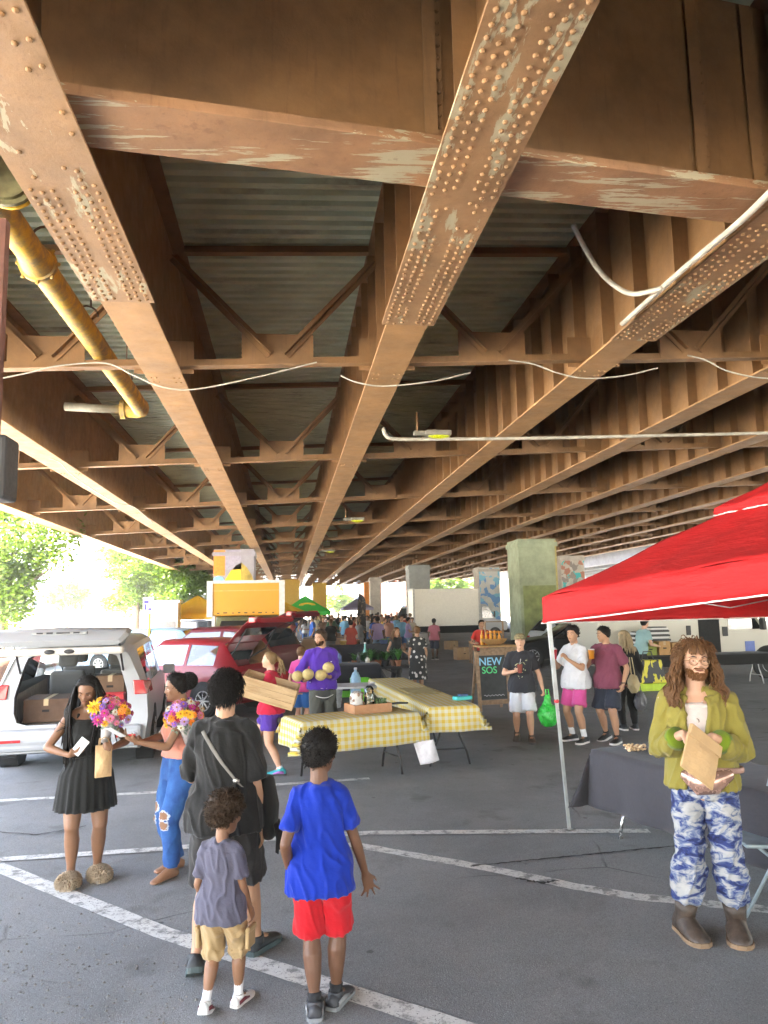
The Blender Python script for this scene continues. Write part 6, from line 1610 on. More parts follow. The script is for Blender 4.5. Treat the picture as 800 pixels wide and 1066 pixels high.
for k in range(4):
    foot = q4[k].copy(); 
    if k == 0: foot = G(593, 865)
    top = q4[k] + V((0, 0, zt[k] - .03)); top -= ((q4[k] - V((pk.x, pk.y, 0))).normalized()) * .03
    b = MB(); b.bar(foot + V((0, 0, .012)), foot.lerp(top, .62), .026, .026, (0, 1, 0)); b.bar(foot.lerp(top, .55), top, .034, .034, (0, 1, 0)); o = b.build('pole', POLE, CT, world=True)
    b = MB(); b.box(foot + V((0, 0, .006)), (.09, .09, .012)); b.build('foot_plate', POLE, o, world=True)
    o.children[0].data.transform(Matrix())
    b = MB(); b.ball(foot.lerp(top, .56), .026, 8, 6); b.build('button', mat('red_button', (.5, .03, .04), .5), CT, world=True)
for k in range(4):
    b = MB(); a, c = q4[k] + V((0, 0, zt[k] - .03)), q4[(k + 1) % 4] + V((0, 0, zt[(k + 1) % 4] - .03)); a = a.lerp(V((pk.x, pk.y, a.z)), .03); c = c.lerp(V((pk.x, pk.y, c.z)), .03)
    for j in range(4):
        u0, u1 = a.lerp(c, j / 4), a.lerp(c, (j + 1) / 4); dn = V((0, 0, -.10)); b.bar(u0 + (dn if j % 2 else V()), u1 + (V() if j % 2 else dn), .016, .010); 
    b.build('truss', POLE, CT, world=True)
# folding chair at the right edge
p = G(800, 962); t = thing('folding_chair', 'pale blue-grey folding chair beside the long-haired man', 'chair', (p.x + .20, p.y + .25, 0), R(75)); CH = mat('chair_blue_grey', (.36, .44, .48), .45, .3)
for sg in (-1, 1):
    b = MB(); b.tube([(sg * .21, .24, 0), (sg * .21, .0, .42), (sg * .20, -.14, .86)], .012, 8); b.build('front_leg', CH, t, smooth=True)
    b = MB(); b.tube([(sg * .18, -.22, 0), (sg * .18, .0, .34), (sg * .18, .12, .44)], .012, 8); b.build('rear_leg', CH, t, smooth=True)
b = MB(); b.bx(-.2, .2, -.18, .2, .43, .455); b.build('seat', CH, t, bevel=.01); b = MB(); b.bx(-.2, .2, -.14, -.12, .62, .84); b.build('backrest', CH, t, bevel=.008)
b = MB(); b.tube([(-.2, .2, .08), (.2, .2, .08)], .009, 6); b.build('stretcher', CH, t)
# chalkboard
WOOD = mat('weathered_wood', (.26, .17, .10), .85, var=.35, scale=12, bump=.4, bscale=30)
bp = G(499, 741); bq = G(533, 739); rzb = math.atan2((bq - bp).y, (bq - bp).x); wb_ = (bq - bp).length; cb = (bp + bq) / 2
t = thing('chalkboard_sign', 'wooden A-frame chalkboard with blue and green lettering', 'sign', (cb.x, cb.y, 0), rzb); hb = 1.16
for sg in (-1, 1):
    b = MB(); b.bar((sg * (wb_ / 2 - .03), 0, 0), (sg * (wb_ / 2 - .03), .10, hb), .07, .035, (0, 1, 0)); b.build('upright', WOOD, t)
    b = MB(); b.bar((sg * (wb_ / 2 - .03), .45, 0), (sg * (wb_ / 2 - .03), .13, hb), .05, .03, (0, 1, 0)); b.build('rear_leg', WOOD, t)
b = MB(); b.bar((-wb_ / 2 + .075, .095, hb - .04), (wb_ / 2 - .075, .095, hb - .04), .035, .07); b.bar((-wb_ / 2 + .075, .012, .17), (wb_ / 2 - .075, .012, .17), .035, .09); b.build('rail', WOOD, t)
b = MB(); b.bar((0, .03, .22), (0, .095, hb - .08), wb_ - .14, .012, (0, 1, 0)); b.build('board', mat('blackboard', (.018, .020, .020), .6, var=.4, scale=6), t)
tilt = math.atan2(.065, hb - .30)
def text(s_, parent, loc, size, m, rx=R(90), name='lettering', rz=0.0, ext=.001):
    c = bpy.data.curves.new(name, 'FONT'); c.body = s_; c.size = size; c.align_x = 'CENTER'; c.extrude = ext; c.offset = size * .012; o = bpy.data.objects.new(name, c); c.materials.append(m); COL.objects.link(o); o.parent = parent; o.location = loc; o.rotation_euler = (rx, 0, rz)
    me = bpy.data.meshes.new_from_object(o.evaluated_get(bpy.context.evaluated_depsgraph_get())); n_ = bpy.data.objects.new(name, me); COL.objects.link(n_); n_.parent = parent; n_.location = loc; n_.rotation_euler = (rx, 0, rz); bpy.data.objects.remove(o); me.materials.clear(); me.materials.append(m); return n_
text('NEW', t, (-.04, .072, .89), .215, mat('chalk_blue', (.25, .55, .75), .9), R(90) - tilt)
text('SOS', t, (-.07, .060, .73), .19, mat('chalk_green', (.10, .62, .22), .9), R(90) - tilt)
b = MB()
for z_, a in ((.70, .02), (.30, .012)):
    b.tube([V((-.22 + .44 * u / 40, .018 + (z_ - .22) * .10, z_ + a * math.sin(u * .9))) for u in range(41)], .004, 4)
b.build('chalk_scribble', mat('chalk_white', (.6, .6, .6), .9), t)
# drinks counter behind it
p = G(513, 712); t = thing('drinks_counter', 'wooden drinks counter behind the chalkboard', 'counter', (p.x, p.y, 0), .03); 
b = MB(); b.bx(-.42, .62, -.35, .35, .98, 1.03); b.build('worktop', mat('warm_wood', (.42, .25, .10), .6, var=.25, scale=8), t, bevel=.01)
for x in (-.36, .56):
    for y in (-.3, .3): b = MB(); b.bx(x - .04, x + .04, y - .04, y + .04, 0, .978); b.build('leg', WOOD, t)
b = MB(); b.bx(-.38, .58, -.33, -.31, .2, .97); b.build('front_board', WOOD, t)
CNT = t.location
t = thing('wooden_bowl', 'long shallow wooden bowl on the drinks counter', 'bowl', (CNT.x + .05, CNT.y - .12, 1.032)); b = MB(); b.lathe([(.15, 0), (.30, .09), (.36, .17), (.345, .17), (.28, .10), (.02, .03)], seg=24); b.build('bowl', mat('honey_wood', (.42, .24, .09), .5, var=.2, scale=10), t, smooth=True, auto=50); b = MB(); b.lathe([(.12, -.0), (.14, .004)], seg=20); b.build('foot', WOOD, t)
ORJ = mat('orange_juice', (.72, .32, .01), .3); k = 0
for i in range(9):
    x, y = -.30 + (i % 5) * .12 + .03 * (i // 5), .10 + .12 * (i // 5); hh_ = .26 + .05 * (i % 3)
    t = thing('juice_bottle', 'orange juice bottle in the cluster on the drinks counter', 'bottle', (CNT.x + x + .08, CNT.y + y, 1.032), 0, 'juice bottles on the drinks counter')
    b = MB(); b.lathe([(.042, 0), (.045, .02), (.045, hh_ * .7), (.02, hh_ * .88), (.02, hh_)], seg=12); b.build('bottle', ORJ, t, smooth=True, auto=50); b = MB(); b.lathe([(.023, hh_ + .001), (.023, hh_ + .025)], seg=10); b.build('cap', mat('orange_cap', (.6, .2, .02), .5), t)
t = thing('display_rack', 'tall wooden rack of oranges on the drinks counter', 'rack', (CNT.x + .18, CNT.y + .30, 1.032)); 
for x in (-.25, .25): b = MB(); b.bx(x - .02, x + .02, -.02, .02, 0, .62); b.build('post', WOOD, t)
for z_ in (.28, .60): b = MB(); b.bx(-.228, .228, -.06, .06, z_, z_ + .025); b.build('shelf', WOOD, t)
b = MB()
for i in range(7): b.ball((-.19 + .063 * i, 0, .335), .032, 8, 6)
b.build('oranges', mat('orange_peel', (.7, .28, .01), .5), t, smooth=True)
p = G(484, 687); carton('brown carton on the ground left of the drinks counter', (p.x, p.y + .3, 0), .1, (.62, .5, .48)); p = G(470, 676); carton('lone brown carton farther back left of the drinks counter', (p.x, p.y, 0), .5, (.5, .5, .42))
p = G(494, 690); t = thing('wooden_stool', 'small wooden stand between the cartons and the drinks counter', 'stand', (p.x, p.y - .2, 0)); b = MB(); b.bx(-.2, .2, -.2, .2, .78, .82); b.build('top', WOOD, t)
for x in (-.16, .16):
    for y in (-.16, .16): b = MB(); b.bx(x - .025, x + .025, y - .025, y + .025, 0, .779); b.build('leg', WOOD, t)
# stall tables down the market, with goods
rn = random.Random(21)
def stall(label, px, py, L, W, H, clothc, rz=0, drop=None, clabel=None):
    p = G(px, py); t = table(label, (p.x, p.y + W / 2, 0), rz, L, W, H, DARKTOP, TBLACK, 'stall tables down the market')
    if clabel: drape('tablecloth', clabel, (p.x, p.y + W / 2, 0), rz, L, W, H, drop or (.5, .5, .6, .1), cloth('cloth_' + str(px), clothc), px, None, .09)
    return V((p.x, p.y + W / 2, H + .012))
GD = [mat('goods_%d' % i, c, .6, var=.3, scale=12) for i, c in enumerate(((.55, .5, .42), (.10, .14, .30), (.45, .10, .05), (.12, .25, .10), (.5, .35, .08), (.06, .06, .06), (.3, .2, .12), (.16, .38, .42)))]
def goods(c, n, sx, sy, what, label, group):
    for i in range(n):
        x, y = c.x + rn.uniform(-sx, sx), c.y + rn.uniform(-sy, sy); h_ = rn.uniform(.10, .30); r_ = rn.uniform(.05, .10)
        t = thing(what, label, what.replace('_', ' '), (x, y, c.z), rn.uniform(0, 3), group); b = MB()
        if what == 'basket':
            b.lathe([(r_ * 1.2, 0), (r_ * 1.7, h_ * .6), (r_ * 1.8, h_ * .6), (r_ * 1.6, h_ * .55), (r_ * 1.1, .02)], seg=14); b.build('bowl', GD[rn.randrange(8)], t, smooth=True)
            b = MB()
            for k in range(9): a = k * 2.4; b.ball((math.cos(a) * r_ * math.sqrt(k / 9), math.sin(a) * r_ * math.sqrt(k / 9), h_ * .55), r_ * .5, 7, 5)
            b.build('fruit', GD[rn.randrange(8)], t, smooth=True)
        else:
            b.lathe([(r_ * .6, 0), (r_ * .65, h_ * .7), (r_ * .25, h_ * .9), (r_ * .25, h_)], seg=10); b.build('glass', GD[rn.randrange(8)], t, smooth=True); b = MB(); b.lathe([(r_ * .3, h_ + .001), (r_ * .3, h_ + .03)], seg=8); b.build('lid', GD[5], t)
c = stall('stall table under a black cloth behind the man in purple', 352, 728, 2.0, .7, .78, (.02, .02, .025), 0, None, 'black cloth over the stall table behind the man in purple'); goods(c, 9, .85, .25, 'jar', 'jar among the wares on the black-clothed stall behind the man in purple', 'jars on the black stall')
c = stall('stall table farther back in the middle of the market', 380, 694, 2.6, .75, .78, (.05, .05, .06), .05, None, 'dark grey cloth over the stall table in the middle of the market'); goods(c, 10, 1.1, .25, 'basket', 'basket of wares on the grey-clothed stall in mid market', 'baskets on the middle stall')
c = stall('stall table in front of the distant crowd', 345, 681, 2.6, .75, .78, (.3, .2, .12), 0, None, 'tan cloth over the stall table in front of the distant crowd'); goods(c, 9, 1.1, .25, 'basket', 'basket of wares on the tan-clothed stall before the crowd', 'baskets on the tan stall')
c = stall('stall table beside the second white truck', 418, 675, 2.8, .75, .78, (.4, .4, .38), 0, None, 'pale cloth over the stall table beside the second white truck'); goods(c, 9, 1.2, .25, 'jar', 'jar on the pale-clothed stall near the second white truck', 'jars on the pale stall')
# plant stall
p = G(398, 722); t = table('plant stall table behind the long yellow cloth', (p.x, p.y + .5, 0), 0, 1.5, .8, .62, DARKTOP, TBLACK); PL = V((p.x, p.y + .5, .622))
def plant(label, loc, h_, n, potm, leafm, seed, group=None, spread=.16):
    r = random.Random(seed); t = thing('potted_plant', label, 'plant', loc, 0, group); b = MB(); b.lathe([(.055, 0), (.08, .13), (.088, .13), (.088, .15), (.075, .15), (.05, .01)], seg=14); b.build('pot', potm, t, smooth=True, auto=40)
    b = MB()
    for i in range(n):
        a = r.uniform(0, 6.28); L = h_ * r.uniform(.6, 1.1); d_ = V((math.cos(a), math.sin(a), 0)) * spread * r.uniform(.4, 1.2); q0 = V((0, 0, .14)); q1 = q0 + d_ * .5 + V((0, 0, L * .7)); q2 = q0 + d_ * 1.2 + V((0, 0, L * r.uniform(.6, 1.0))); sd = d_.cross(V((0, 0, 1))).normalized() * .028
        b.add([q0 - sd * .3, q0 + sd * .3, q1 + sd, q1 - sd, q2], [(0, 1, 2, 3), (3, 2, 4)])
    b.build('leaves', leafm, t, fixn=False)
POTS = [mat('terracotta', (.30, .12, .06), .8), mat('black_pot', (.03, .03, .03), .6), mat('brown_pot', (.14, .07, .04), .7)]
PG = [mat('plant_green', (.05, .16, .03), .5, var=.4, scale=20), mat('plant_dark', (.03, .08, .03), .5, var=.4, scale=20)]
lb = ['broad green plant at the right end of the plant stall', 'low potted plant in the row on the plant stall']
for i in range(11):
    plant(lb[0] if i == 0 else lb[1], (PL.x + (.46 if i == 0 else -.6 + .19 * (i % 6)), PL.y + (-.2 if i == 0 else -.12 + .28 * (i // 6)), .622), .34 if i == 0 else .22 + .05 * (i % 3), 26, POTS[i % 3], PG[i % 2], i, 'potted plants on the plant stall', .2)
LIME = mat('lime_plastic', (.16, .62, .02), .45)
for i, (px, py, lbb) in enumerate(((357, 727, 'lime green crate standing left of the plant stall'), (377, 731, 'lime green crate in front of the plant stall'))):
    p = G(px, py); tray('plastic_crate', lbb, (p.x, p.y + .3, .0), .1 * i, .42, .34, .5, LIME, .02, 'crate')
p = G(383, 719); t = thing('bottle', 'tall pale turquoise bottle at the plant stall', 'bottle', (p.x - .05, p.y, .622)); b = MB(); b.lathe([(.06, 0), (.06, .34), (.025, .44), (.025, .56)], seg=14); b.build('glass', mat('turquoise_glass', (.20, .45, .42), .2), t, smooth=True); b = MB(); b.lathe([(.03, .561), (.03, .59)], seg=10); b.build('cap', WHT, t)
# far canopies
def small_canopy(label, px, Y, half, ze, zp, m, legs=True):
    p = D(px, 636, Y); t = thing('canopy', label, 'canopy', (p.x, Y, 0)); q = [V((p.x + a * half, Y + b_ * half, 0)) for a, b_ in ((-1, -1), (1, -1), (1, 1), (-1, 1))]
    canopy_top(q, [ze] * 4, V((p.x, Y, zp)), m, t, 'roof', .06, .22, None, px)
    for k in q: b = MB(); b.bar(k + V((0, 0, 0)), k + V((0, 0, ze - .02)), .035, .035, (0, 1, 0)); b.build('pole', POLE, t, world=True)
    return t
GC = canvas('green_canvas', (.05, .58, .06)); YC = canvas('yellow_canvas', (.75, .46, .01))
t = small_canopy('green canopy with a yellow emblem in front of the crowd', 318, 46, 1.45, 2.0, 2.95, GC)
b = MB()
for i in range(10):
    a0, a1 = math.pi * i / 10, math.pi * (i + 1) / 10; w = lambda a, r_: V((t.location.x + .1 + math.cos(a) * .5 * r_, 46 - .85 + math.sin(a) * .04 - .34 * 0, 2.36 + math.sin(a) * .16 * r_)); b.add([w(a0, 1), w(a1, 1), w(a1, .45), w(a0, .45)], [(0, 1, 2, 3)])
b.build('emblem', mat('emblem_yellow', (.7, .5, .02), .7), t, world=True, solid=.03)
small_canopy('yellow canopy between the yellow truck and the green canopy', 297, 40, 1.2, 1.95, 2.5, YC)
small_canopy('yellow canopy with orange edges left of the yellow truck', 206, 32, 1.3, 2.0, 2.75, YC)
small_canopy('pale mauve canopy beyond the black banner', 372, 70, 1.4, 2.2, 3.1, canvas('mauve_canvas', (.35, .33, .5)))
# feather banner
p = G(377, 684); t = thing('feather_banner', 'tall black feather banner with pale print standing in the crowd', 'banner', (p.x, p.y, 0)); H_ = 2.75
b = MB(); b.tube([(-.18, 0, 0), (-.17, 0, 1.8), (-.10, 0, 2.6), (.05, 0, 2.78), (.14, 0, 2.65)], .014, 8); b.build('pole', TBLACK, t, smooth=True)
b = MB(); b.grid(lambda u, v: V((-.16 + .06 * max(0, v - .7) / .3 + u * (.36 if v < .75 else .36 * math.sqrt(max(.03, 1 - ((v - .75) / .25) ** 2))), .015 * math.sin(v * 7 + u * 2), .35 + v * 2.4)), 6, 24)
BN = NT('banner_print'); BN.col(BN.ramp(BN.noise(4.5, 4, .6, BN.mapped((1.4, 1, 1))), [(.55, (.018, .016, .014)), (.62, (.30, .22, .15))])); BN.rough(.8)
b.build('flag', BN.m, t, smooth=True, solid=.004)
b = MB(); b.box((-.15, 0, .02), (.45, .35, .03)); b.build('base', TBLACK, t)
# table of goods at the right behind the walkers
p = G(716, 713); t = table('long dark table with grey legs in front of the pale van', (p.x + .4, p.y, 0), 0, 3.4, .7, .76, DARKTOP, mat('white_leg', (.55, .55, .55), .4)); RT = V((p.x + .4, p.y, .762))
drape('tablecloth', 'black cloth on the table in front of the pale van', (p.x + .4, p.y, 0), 0, 3.4, .7, .765, (.2, .2, .28, .1), BLK, 8, None, .08)
for i, (x, w_, h_, c, lbb) in enumerate(((-1.45, .32, .30, (.22, .25, .04), 'olive carton at the left end of the table before the pale van'), (-1.08, .30, .34, (.42, .24, .09), 'tall kraft carton second on the table before the pale van'), (-.68, .40, .30, (.33, .2, .08), 'wide kraft carton third on the table before the pale van'))):
    carton(lbb, (RT.x + x, RT.y - .12, .775), 0, (w_, .3, h_), mat('carton_%d' % i, c, .8, var=.15))
STR = NT('striped_trays'); sx = STR.new('SeparateXYZ'); STR.link(STR.co.outputs['Object'], sx.inputs[0]); STR.col(STR.ramp(STR.math('FRACT', STR.math('MULTIPLY', sx.outputs[2], 9.0)), [(.5, (.02, .02, .02)), (.52, (.6, .6, .58))], 'CONSTANT'))
for i, (px, z_, h_) in enumerate(((668, .78, .62), (684, 1.08, .50))):
    q = D(px, 660, RT.y + .2); t = thing('tray_stack', ['lower stack of black and white trays beside the vendor in pale blue', 'stack of black and white trays behind the kraft cartons'][i], 'trays', (q.x, q.y, .775)); b = MB()
    n_t = 5 + i
    for k in range(n_t): b.bx(-.28 + .02 * (k % 2), .28 - .015 * (k % 3), -.18, .18, k * .11, k * .11 + .05); b.bx(-.24, .24, -.15, .15, k * .11 + .051, k * .11 + .109)
    b.build('trays', STR.m, t); b = MB(); b.bx(-.2, .2, -.14, .14, n_t * .11 + .001, n_t * .11 + .03); b.build('lid', TBLACK, t)
def bagmat():
    t = NT('yellow_black_print'); t.col(t.ramp(t.noise(3.2, 3, .5, t.mapped((2.2, 1, .9))), [(.46, (.02, .02, .02)), (.50, (.62, .55, .03))], 'CONSTANT')); t.rough(.5); return t.m
p = G(672, 719); t = thing('shopping_bag', 'big yellow and black printed bag with a lime base by the boxes', 'bag', (p.x + .1, p.y, 0), .05); b = MB(); b.loft([[V((x, y, .18)) for x, y in ((-.34, -.14), (.40, -.14), (.40, .14), (-.34, .14))], [V((x, y, .72)) for x, y in ((-.36, -.12), (.30, -.12), (.30, .12), (-.36, .12))]]); b.build('bag', bagmat(), t, bevel=.02)
b = MB(); b.bx(-.36, .42, -.16, .16, 0, .178); b.build('base', mat('lime_base', (.42, .58, .02), .5), t, bevel=.02)
b = MB(); b.tube([(-.2, -.1, .72), (-.15, -.1, .92), (.05, -.1, .92), (.1, -.1, .72)], .014, 6); b.build('handle', TBLACK, t)
t = thing('banner', 'red and yellow printed banner hung behind the boxes', 'banner', tuple(D(698, 652, 20.0))); bw, bh = .95, .34
b = MB(); b.bx(-.45, .10, -.01, .01, -bh, bh); b.build('yellow_panel', mat('banner_yellow', (.7, .38, .01), .6), t); b = MB(); b.bx(.105, .62, -.01, .01, -bh, bh); b.build('red_panel', mat('banner_red', (.6, .01, .02), .6), t)
for x in (-.44, .61): b = MB(); b.bar((x, .03, -t.location.z), (x, .03, .5), .03, .03, (0, 1, 0)); b.build('pole', POLE, t)
for i, (px, py, c, lbb) in enumerate(((690, 668, (.35, .5, .62), 'pale blue cooler bottle pack on the table before the pale van'), (708, 671, (.62, .6, .55), 'white tub at the middle of the table before the pale van'))):
    q = D(px, py, RT.y + .1); t = thing('container', lbb, 'tub', (q.x, q.y, .775)); b = MB(); b.bx(-.2, .2, -.12, .12, 0, .26); b.build('tub', mat('tub_%d' % i, c, .4), t, bevel=.03); b = MB(); b.bx(-.21, .21, -.13, .13, .262, .30); b.build('lid', WHT, t, bevel=.01)
# parking sign at the left
p = D(156, 636, 27); t = thing('parking_sign', 'white sign with a blue mark on a yellow post beyond the minivan', 'sign', (p.x, p.y, 0)); b = MB(); b.bar((0, 0, 0), (0, 0, 2.6), .07, .07, (0, 1, 0)); b.build('post', mat('yellow_post', (.55, .40, .04), .6), t); b = MB(); b.bx(-.22, .14, -.06, -.04, 2.05, 2.62); b.build('plate', WHT, t)
b = MB(); b.box((-.10, -.064, 2.45), (.16, .006, .10)); b.box((-.13, -.064, 2.28), (.07, .006, .20)); b.box((.02, -.064, 2.2), (.12, .006, .09)); b.build('blue_mark', mat('sign_blue', (.06, .05, .30), .6), t)
p = D(172, 640, 30); t = thing('kiosk', 'pale pay kiosk with a grey door behind the parking sign', 'kiosk', (p.x, p.y, 0)); b = MB(); b.bx(-.55, .55, -.4, .4, 0, 2.45); b.build('cabin', mat('kiosk_white', (.6, .6, .58), .7), t, bevel=.02); b = MB(); b.bx(-.15, .45, -.43, -.402, .1, 1.75); b.build('door', mat('kiosk_grey', (.30, .29, .28), .6), t)
b = MB(); b.bx(-.62, .62, -.47, .47, 2.452, 2.55); b.build('roof', WHT, t)
# ------------------------------------------------------------------ people farther away
def loc_at(px, py): p = G(px, py); return (p.x, p.y, 0)
CAMYAW = lambda px, py: yaw_to(V(loc_at(px, py)), V((0, 0, 0)))
WSOCK = _mats['white_sock']
# girl in red carrying the crate
f = Fig('girl in a red top and purple shorts carrying a wooden crate', loc_at(282, 806), R(78), 1.52, SK_L, sex='f', ankles=((-.08, -.16, 0, 6, 0), (.08, .30, .04, 0, -14)), head=(8, 2, 0), vox=.014, eyeo=.014,
        wrists=((-.20, .24, 1.16), (.12, .40, 1.10)), poles=((-1, -.6, -.6), (1, -.4, -.6)), hands=({'dir': (.2, .8, .3), 'n': (.8, -.2, -.4), 'curl': .8}, {'dir': (0, 1, .2), 'n': (-1, 0, 0), 'curl': .8}))
f.legs_cloth(cloth('purple_shorts', (.07, .03, .24)), .55, .60, .012, 1.15, 1.3, 'shorts', wr=.010)
f.shirt(cloth('crimson_top', (.42, .012, .04)), hem=.50, sleeve=.6, infl=.012, flare=.006, wr=.011)
f.cap_hair(BLOND, th=.05, front=.84, temple=.66, ear=.40, back=.12, amp=.01, seed=3); f.strands(BLOND, [(3.0, 3.3, .62, .75)], .22, .010, 14, wave=.006, out=.05, name='ponytail')
f.sock(WSOCK, .12); f.shoe(mat('teal_trainer', (.03, .32, .36), .6), mat('black_sole', (.03, .03, .03), .6), accent=mat('purple_patch', (.35, .12, .4), .6))
ct = D(281, 718, f.root.location.y - .24); t = thing('wooden_crate', 'pale wooden crate tilted in the arms of the girl in red', 'crate', tuple(ct)); t.rotation_euler = (R(10), R(17), R(-6))
PLK = NT('pale_plank'); PLK.col(PLK.mix(PLK.ramp(PLK.noise(5, 6, .6, PLK.mapped((.6, 3, 5)), .6), [(.35, 0), (.65, 1)]), (.30, .19, .09), (.46, .32, .17))); PLK.rough(.8); PLK.bump(PLK.noise(8, 4, .6, PLK.mapped((.5, 3, 8))), .3, .01)
for i, z_ in enumerate((-.088, 0, .088)): b = MB(); b.bx(-.33, .33, -.16, -.145, z_ - .043, z_ + .043); b.build('plank', PLK.m, t, bevel=.003)
for x in (-.335, .335): b = MB(); b.bx(x - .012, x + .012, -.163, .16, -.134, .134); b.build('end_board', PLK.m, t, bevel=.003)
b = MB(); b.bx(-.322, .322, -.144, .145, -.132, -.12); b.build('bottom', PLK.m, t); b = MB(); b.bx(-.322, .322, .147, .16, -.132, .132); b.build('back_board', PLK.m, t)
# man in purple holding melons
f = Fig('bearded man in a purple long-sleeved top holding melons', loc_at(336, 778), 0, 1.74, SK_T, ankles=((-.11, 0, 0, 6, 0), (.11, .02, 0, -6, 0)), head=(-52, -6, 0), vox=.014, eyeo=.014, bulk=1.08,
        wrists=((-.06, .24, 1.03), (.30, .20, .99)), poles=((-.8, -.7, -.8), (.8, -.7, -.8)), hands=({'dir': (.5, .8, .1), 'n': (.2, -.2, 1), 'curl': .4}, {'dir': (-.05, .9, .1), 'n': (-.1, -.2, 1), 'curl': .4}))
f.root.rotation_euler.z = CAMYAW(336, 778) + R(12)
f.legs_cloth(cloth('grey_trousers', (.085, .088, .075)), 1.92, .60, .010, 1.06, .98, 'trousers', wr=.012)
PUR = cloth('purple_fleece', (.075, .025, .30)); f.shirt(PUR, hem=.50, sleeve=1.86, infl=.013, flare=.004, wr=.013)
f.cap_hair(DKBROWN, th=.06, front=.82, ear=.36, back=.14, amp=.02, seed=6, tuft=300, tl=.08)
b = MB()
for i in range(500):
    a, tt = rnd.uniform(-1.4, 1.4), rnd.uniform(0, .32)
    if tt > .2 and abs(a) < .5: continue
    p = f.hp(*head_at(tt), tt, a, .0); q = f.hp(*head_at(tt), tt, a, .06); b.tube([p, q], [.004, .001], 4, cap=False)
b.build('beard', DKBROWN, f.root)
b = MB(); c = f.P.lerp(f.N, .62); b.tube([c + V((-.055, .135, .03)), c + V((-.075, .134, .035)), c + V((-.095, .131, .03)), c + V((-.115, .127, .034)), c + V((-.13, .123, .03))], .006, 5); b.tube([c + V((-.06, .136, .012)), c + V((-.12, .128, .014))], .004, 5); b.build('chest_logo', WHT, f.root)
f.shoe(BLACKR, SOLE_W)
MEL = mat('melon_rind', (.46, .36, .15), .7, var=.2, scale=18, bump=.4, bscale=40)
T = thing('apron', 'dark waist apron with white ties on the man in purple', 'apron', tuple(f.root.location), f.root.rotation_euler.z)
b = MB(); b.grid(lambda u, v: V(((u - .5) * .34, .165 - .10 * (2 * u - 1) ** 2 + .01 * math.sin(u * 9) * v, .96 - .26 * v)) * 1.02, 14, 8); b.build('panel', cloth('apron_grey', (.05, .052, .05)), T, smooth=True, solid=.004)
b = MB(); b.tube([V(((u - .5) * .40, .19 - .10 * (2 * u - 1) ** 2, .985 - .10 * math.sin(math.pi * u))) for u in [x / 14 for x in range(15)]], .010, 6); b.tube([V(((u - .5) * .36, .19 - .10 * (2 * u - 1) ** 2, .80 - .05 * math.sin(math.pi * u))) for u in [x / 14 for x in range(15)]], .006, 6); b.build('ties', WHT, T, smooth=True)
my = f.root.location.y - .34
for i, (px, py, dy, lbb) in enumerate(((310, 704, 0, 'melon at the outer left in the hand of the man in purple'), (321, 702, -.05, 'melon tucked beside the arm at the left of the man in purple'), (334, 703, -.03, 'lower melon held at the chest of the man in purple'), (342, 695, -.01, 'upper melon held at the chest of the man in purple'))):
    p = D(px, py, my + dy); t = thing('melon', lbb, 'melon', tuple(p), 0, 'melons held by the man in purple'); b = MB(); b.ball((0, 0, 0), (.088, .085, .080), 18, 12); b.build('rind', MEL, t, smooth=True); b = MB(); b.tube([(0, -.01, .074), (.004, -.012, .094)], .006, 6); b.build('stalk', WOOD, t)
# man with the green bag
f = Fig('man in a camouflage cap and black printed T-shirt walking with a green bag', loc_at(546, 772), 0, 1.60, SK_L, ankles=((-.12, .08, 0, 4, 0), (.11, -.14, .03, -4, 16)), head=(0, 4, 0), vox=.014, eyeo=.014, bulk=1.08,
        wrists=((-.33, .08, .84), (.10, .26, 1.14)), poles=((-.5, -1, 0), (1, -.5, -.8)), hands=({'curl': 1.0}, {'dir': (-.7, .5, .4), 'n': (-.3, -.6, .6), 'curl': .9}))
f.root.rotation_euler.z = CAMYAW(546, 772)
f.legs_cloth(cloth('white_shorts', (.55, .56, .58)), .93, .58, .010, .98, 1.10, 'shorts', wr=.012)
f.shirt(cloth('black_printed_tee', (.026, .027, .033)), hem=.47, sleeve=.72, infl=.013, flare=.008, wr=.012)
b = MB(); r2 = random.Random(3)
for i in range(26):
    z_ = r2.uniform(.80, 1.24); x = r2.gauss(0, .045) + .02 * math.sin(z_ * 20); y = .150 * math.sqrt(max(.1, 1 - (x / .2) ** 2)) ; b.tube([V((x, y, z_)), V((x + r2.uniform(-.03, .03), y + .002, z_ + r2.uniform(-.03, .03)))], r2.uniform(.004, .009), 5)
b.build('print', mat('tee_print', (.36, .36, .20), .8, var=.6, scale=25), f.root)
f.cap_hair(mat('camouflage', (.20, .17, .09), .9, var=.6, scale=35), th=.09, front=.70, temple=.66, ear=.62, back=.55, amp=.0, top=.06, name='cap', seed=1)
b = MB(); b.grid(lambda u, v: f.HM @ (V(((u - .5) * .62, .36 + .26 * v * (1 - (2 * u - 1) ** 2 * .5), .74 - .03 * v - .06 * (2 * u - 1) ** 2)) * f.hh), 10, 4); b.build('cap_brim', _mats['camouflage'], f.root, smooth=True, solid=.006)
f.sock(cloth('dark_sock', (.05, .04, .035)), .12); f.shoe(mat('brown_shoe', (.07, .055, .045), .7), BLACKR)
w_ = f.w(f.wr[0]); t = thing('carrier_bag', 'bright green plastic carrier bag in the hand of the man in the cap', 'bag', (w_.x + .06, w_.y - .02, w_.z - .36)); GPL = mat('green_plastic', (.04, .50, .06), .3, var=.3, scale=14, bump=.6, bscale=25)
mb = MB(); mb.ball((0, 0, -.02), (.15, .12, .17), 16, 10); mb.tube([(0, 0, .12), (.0, 0, .28)], [(.07, .05), (.02, .02)], 10); me = remesh(mb, .014, 2); wrinkle(me, .02, (12, 12, 6), 4); mesh_obj('bag', me, GPL, t)
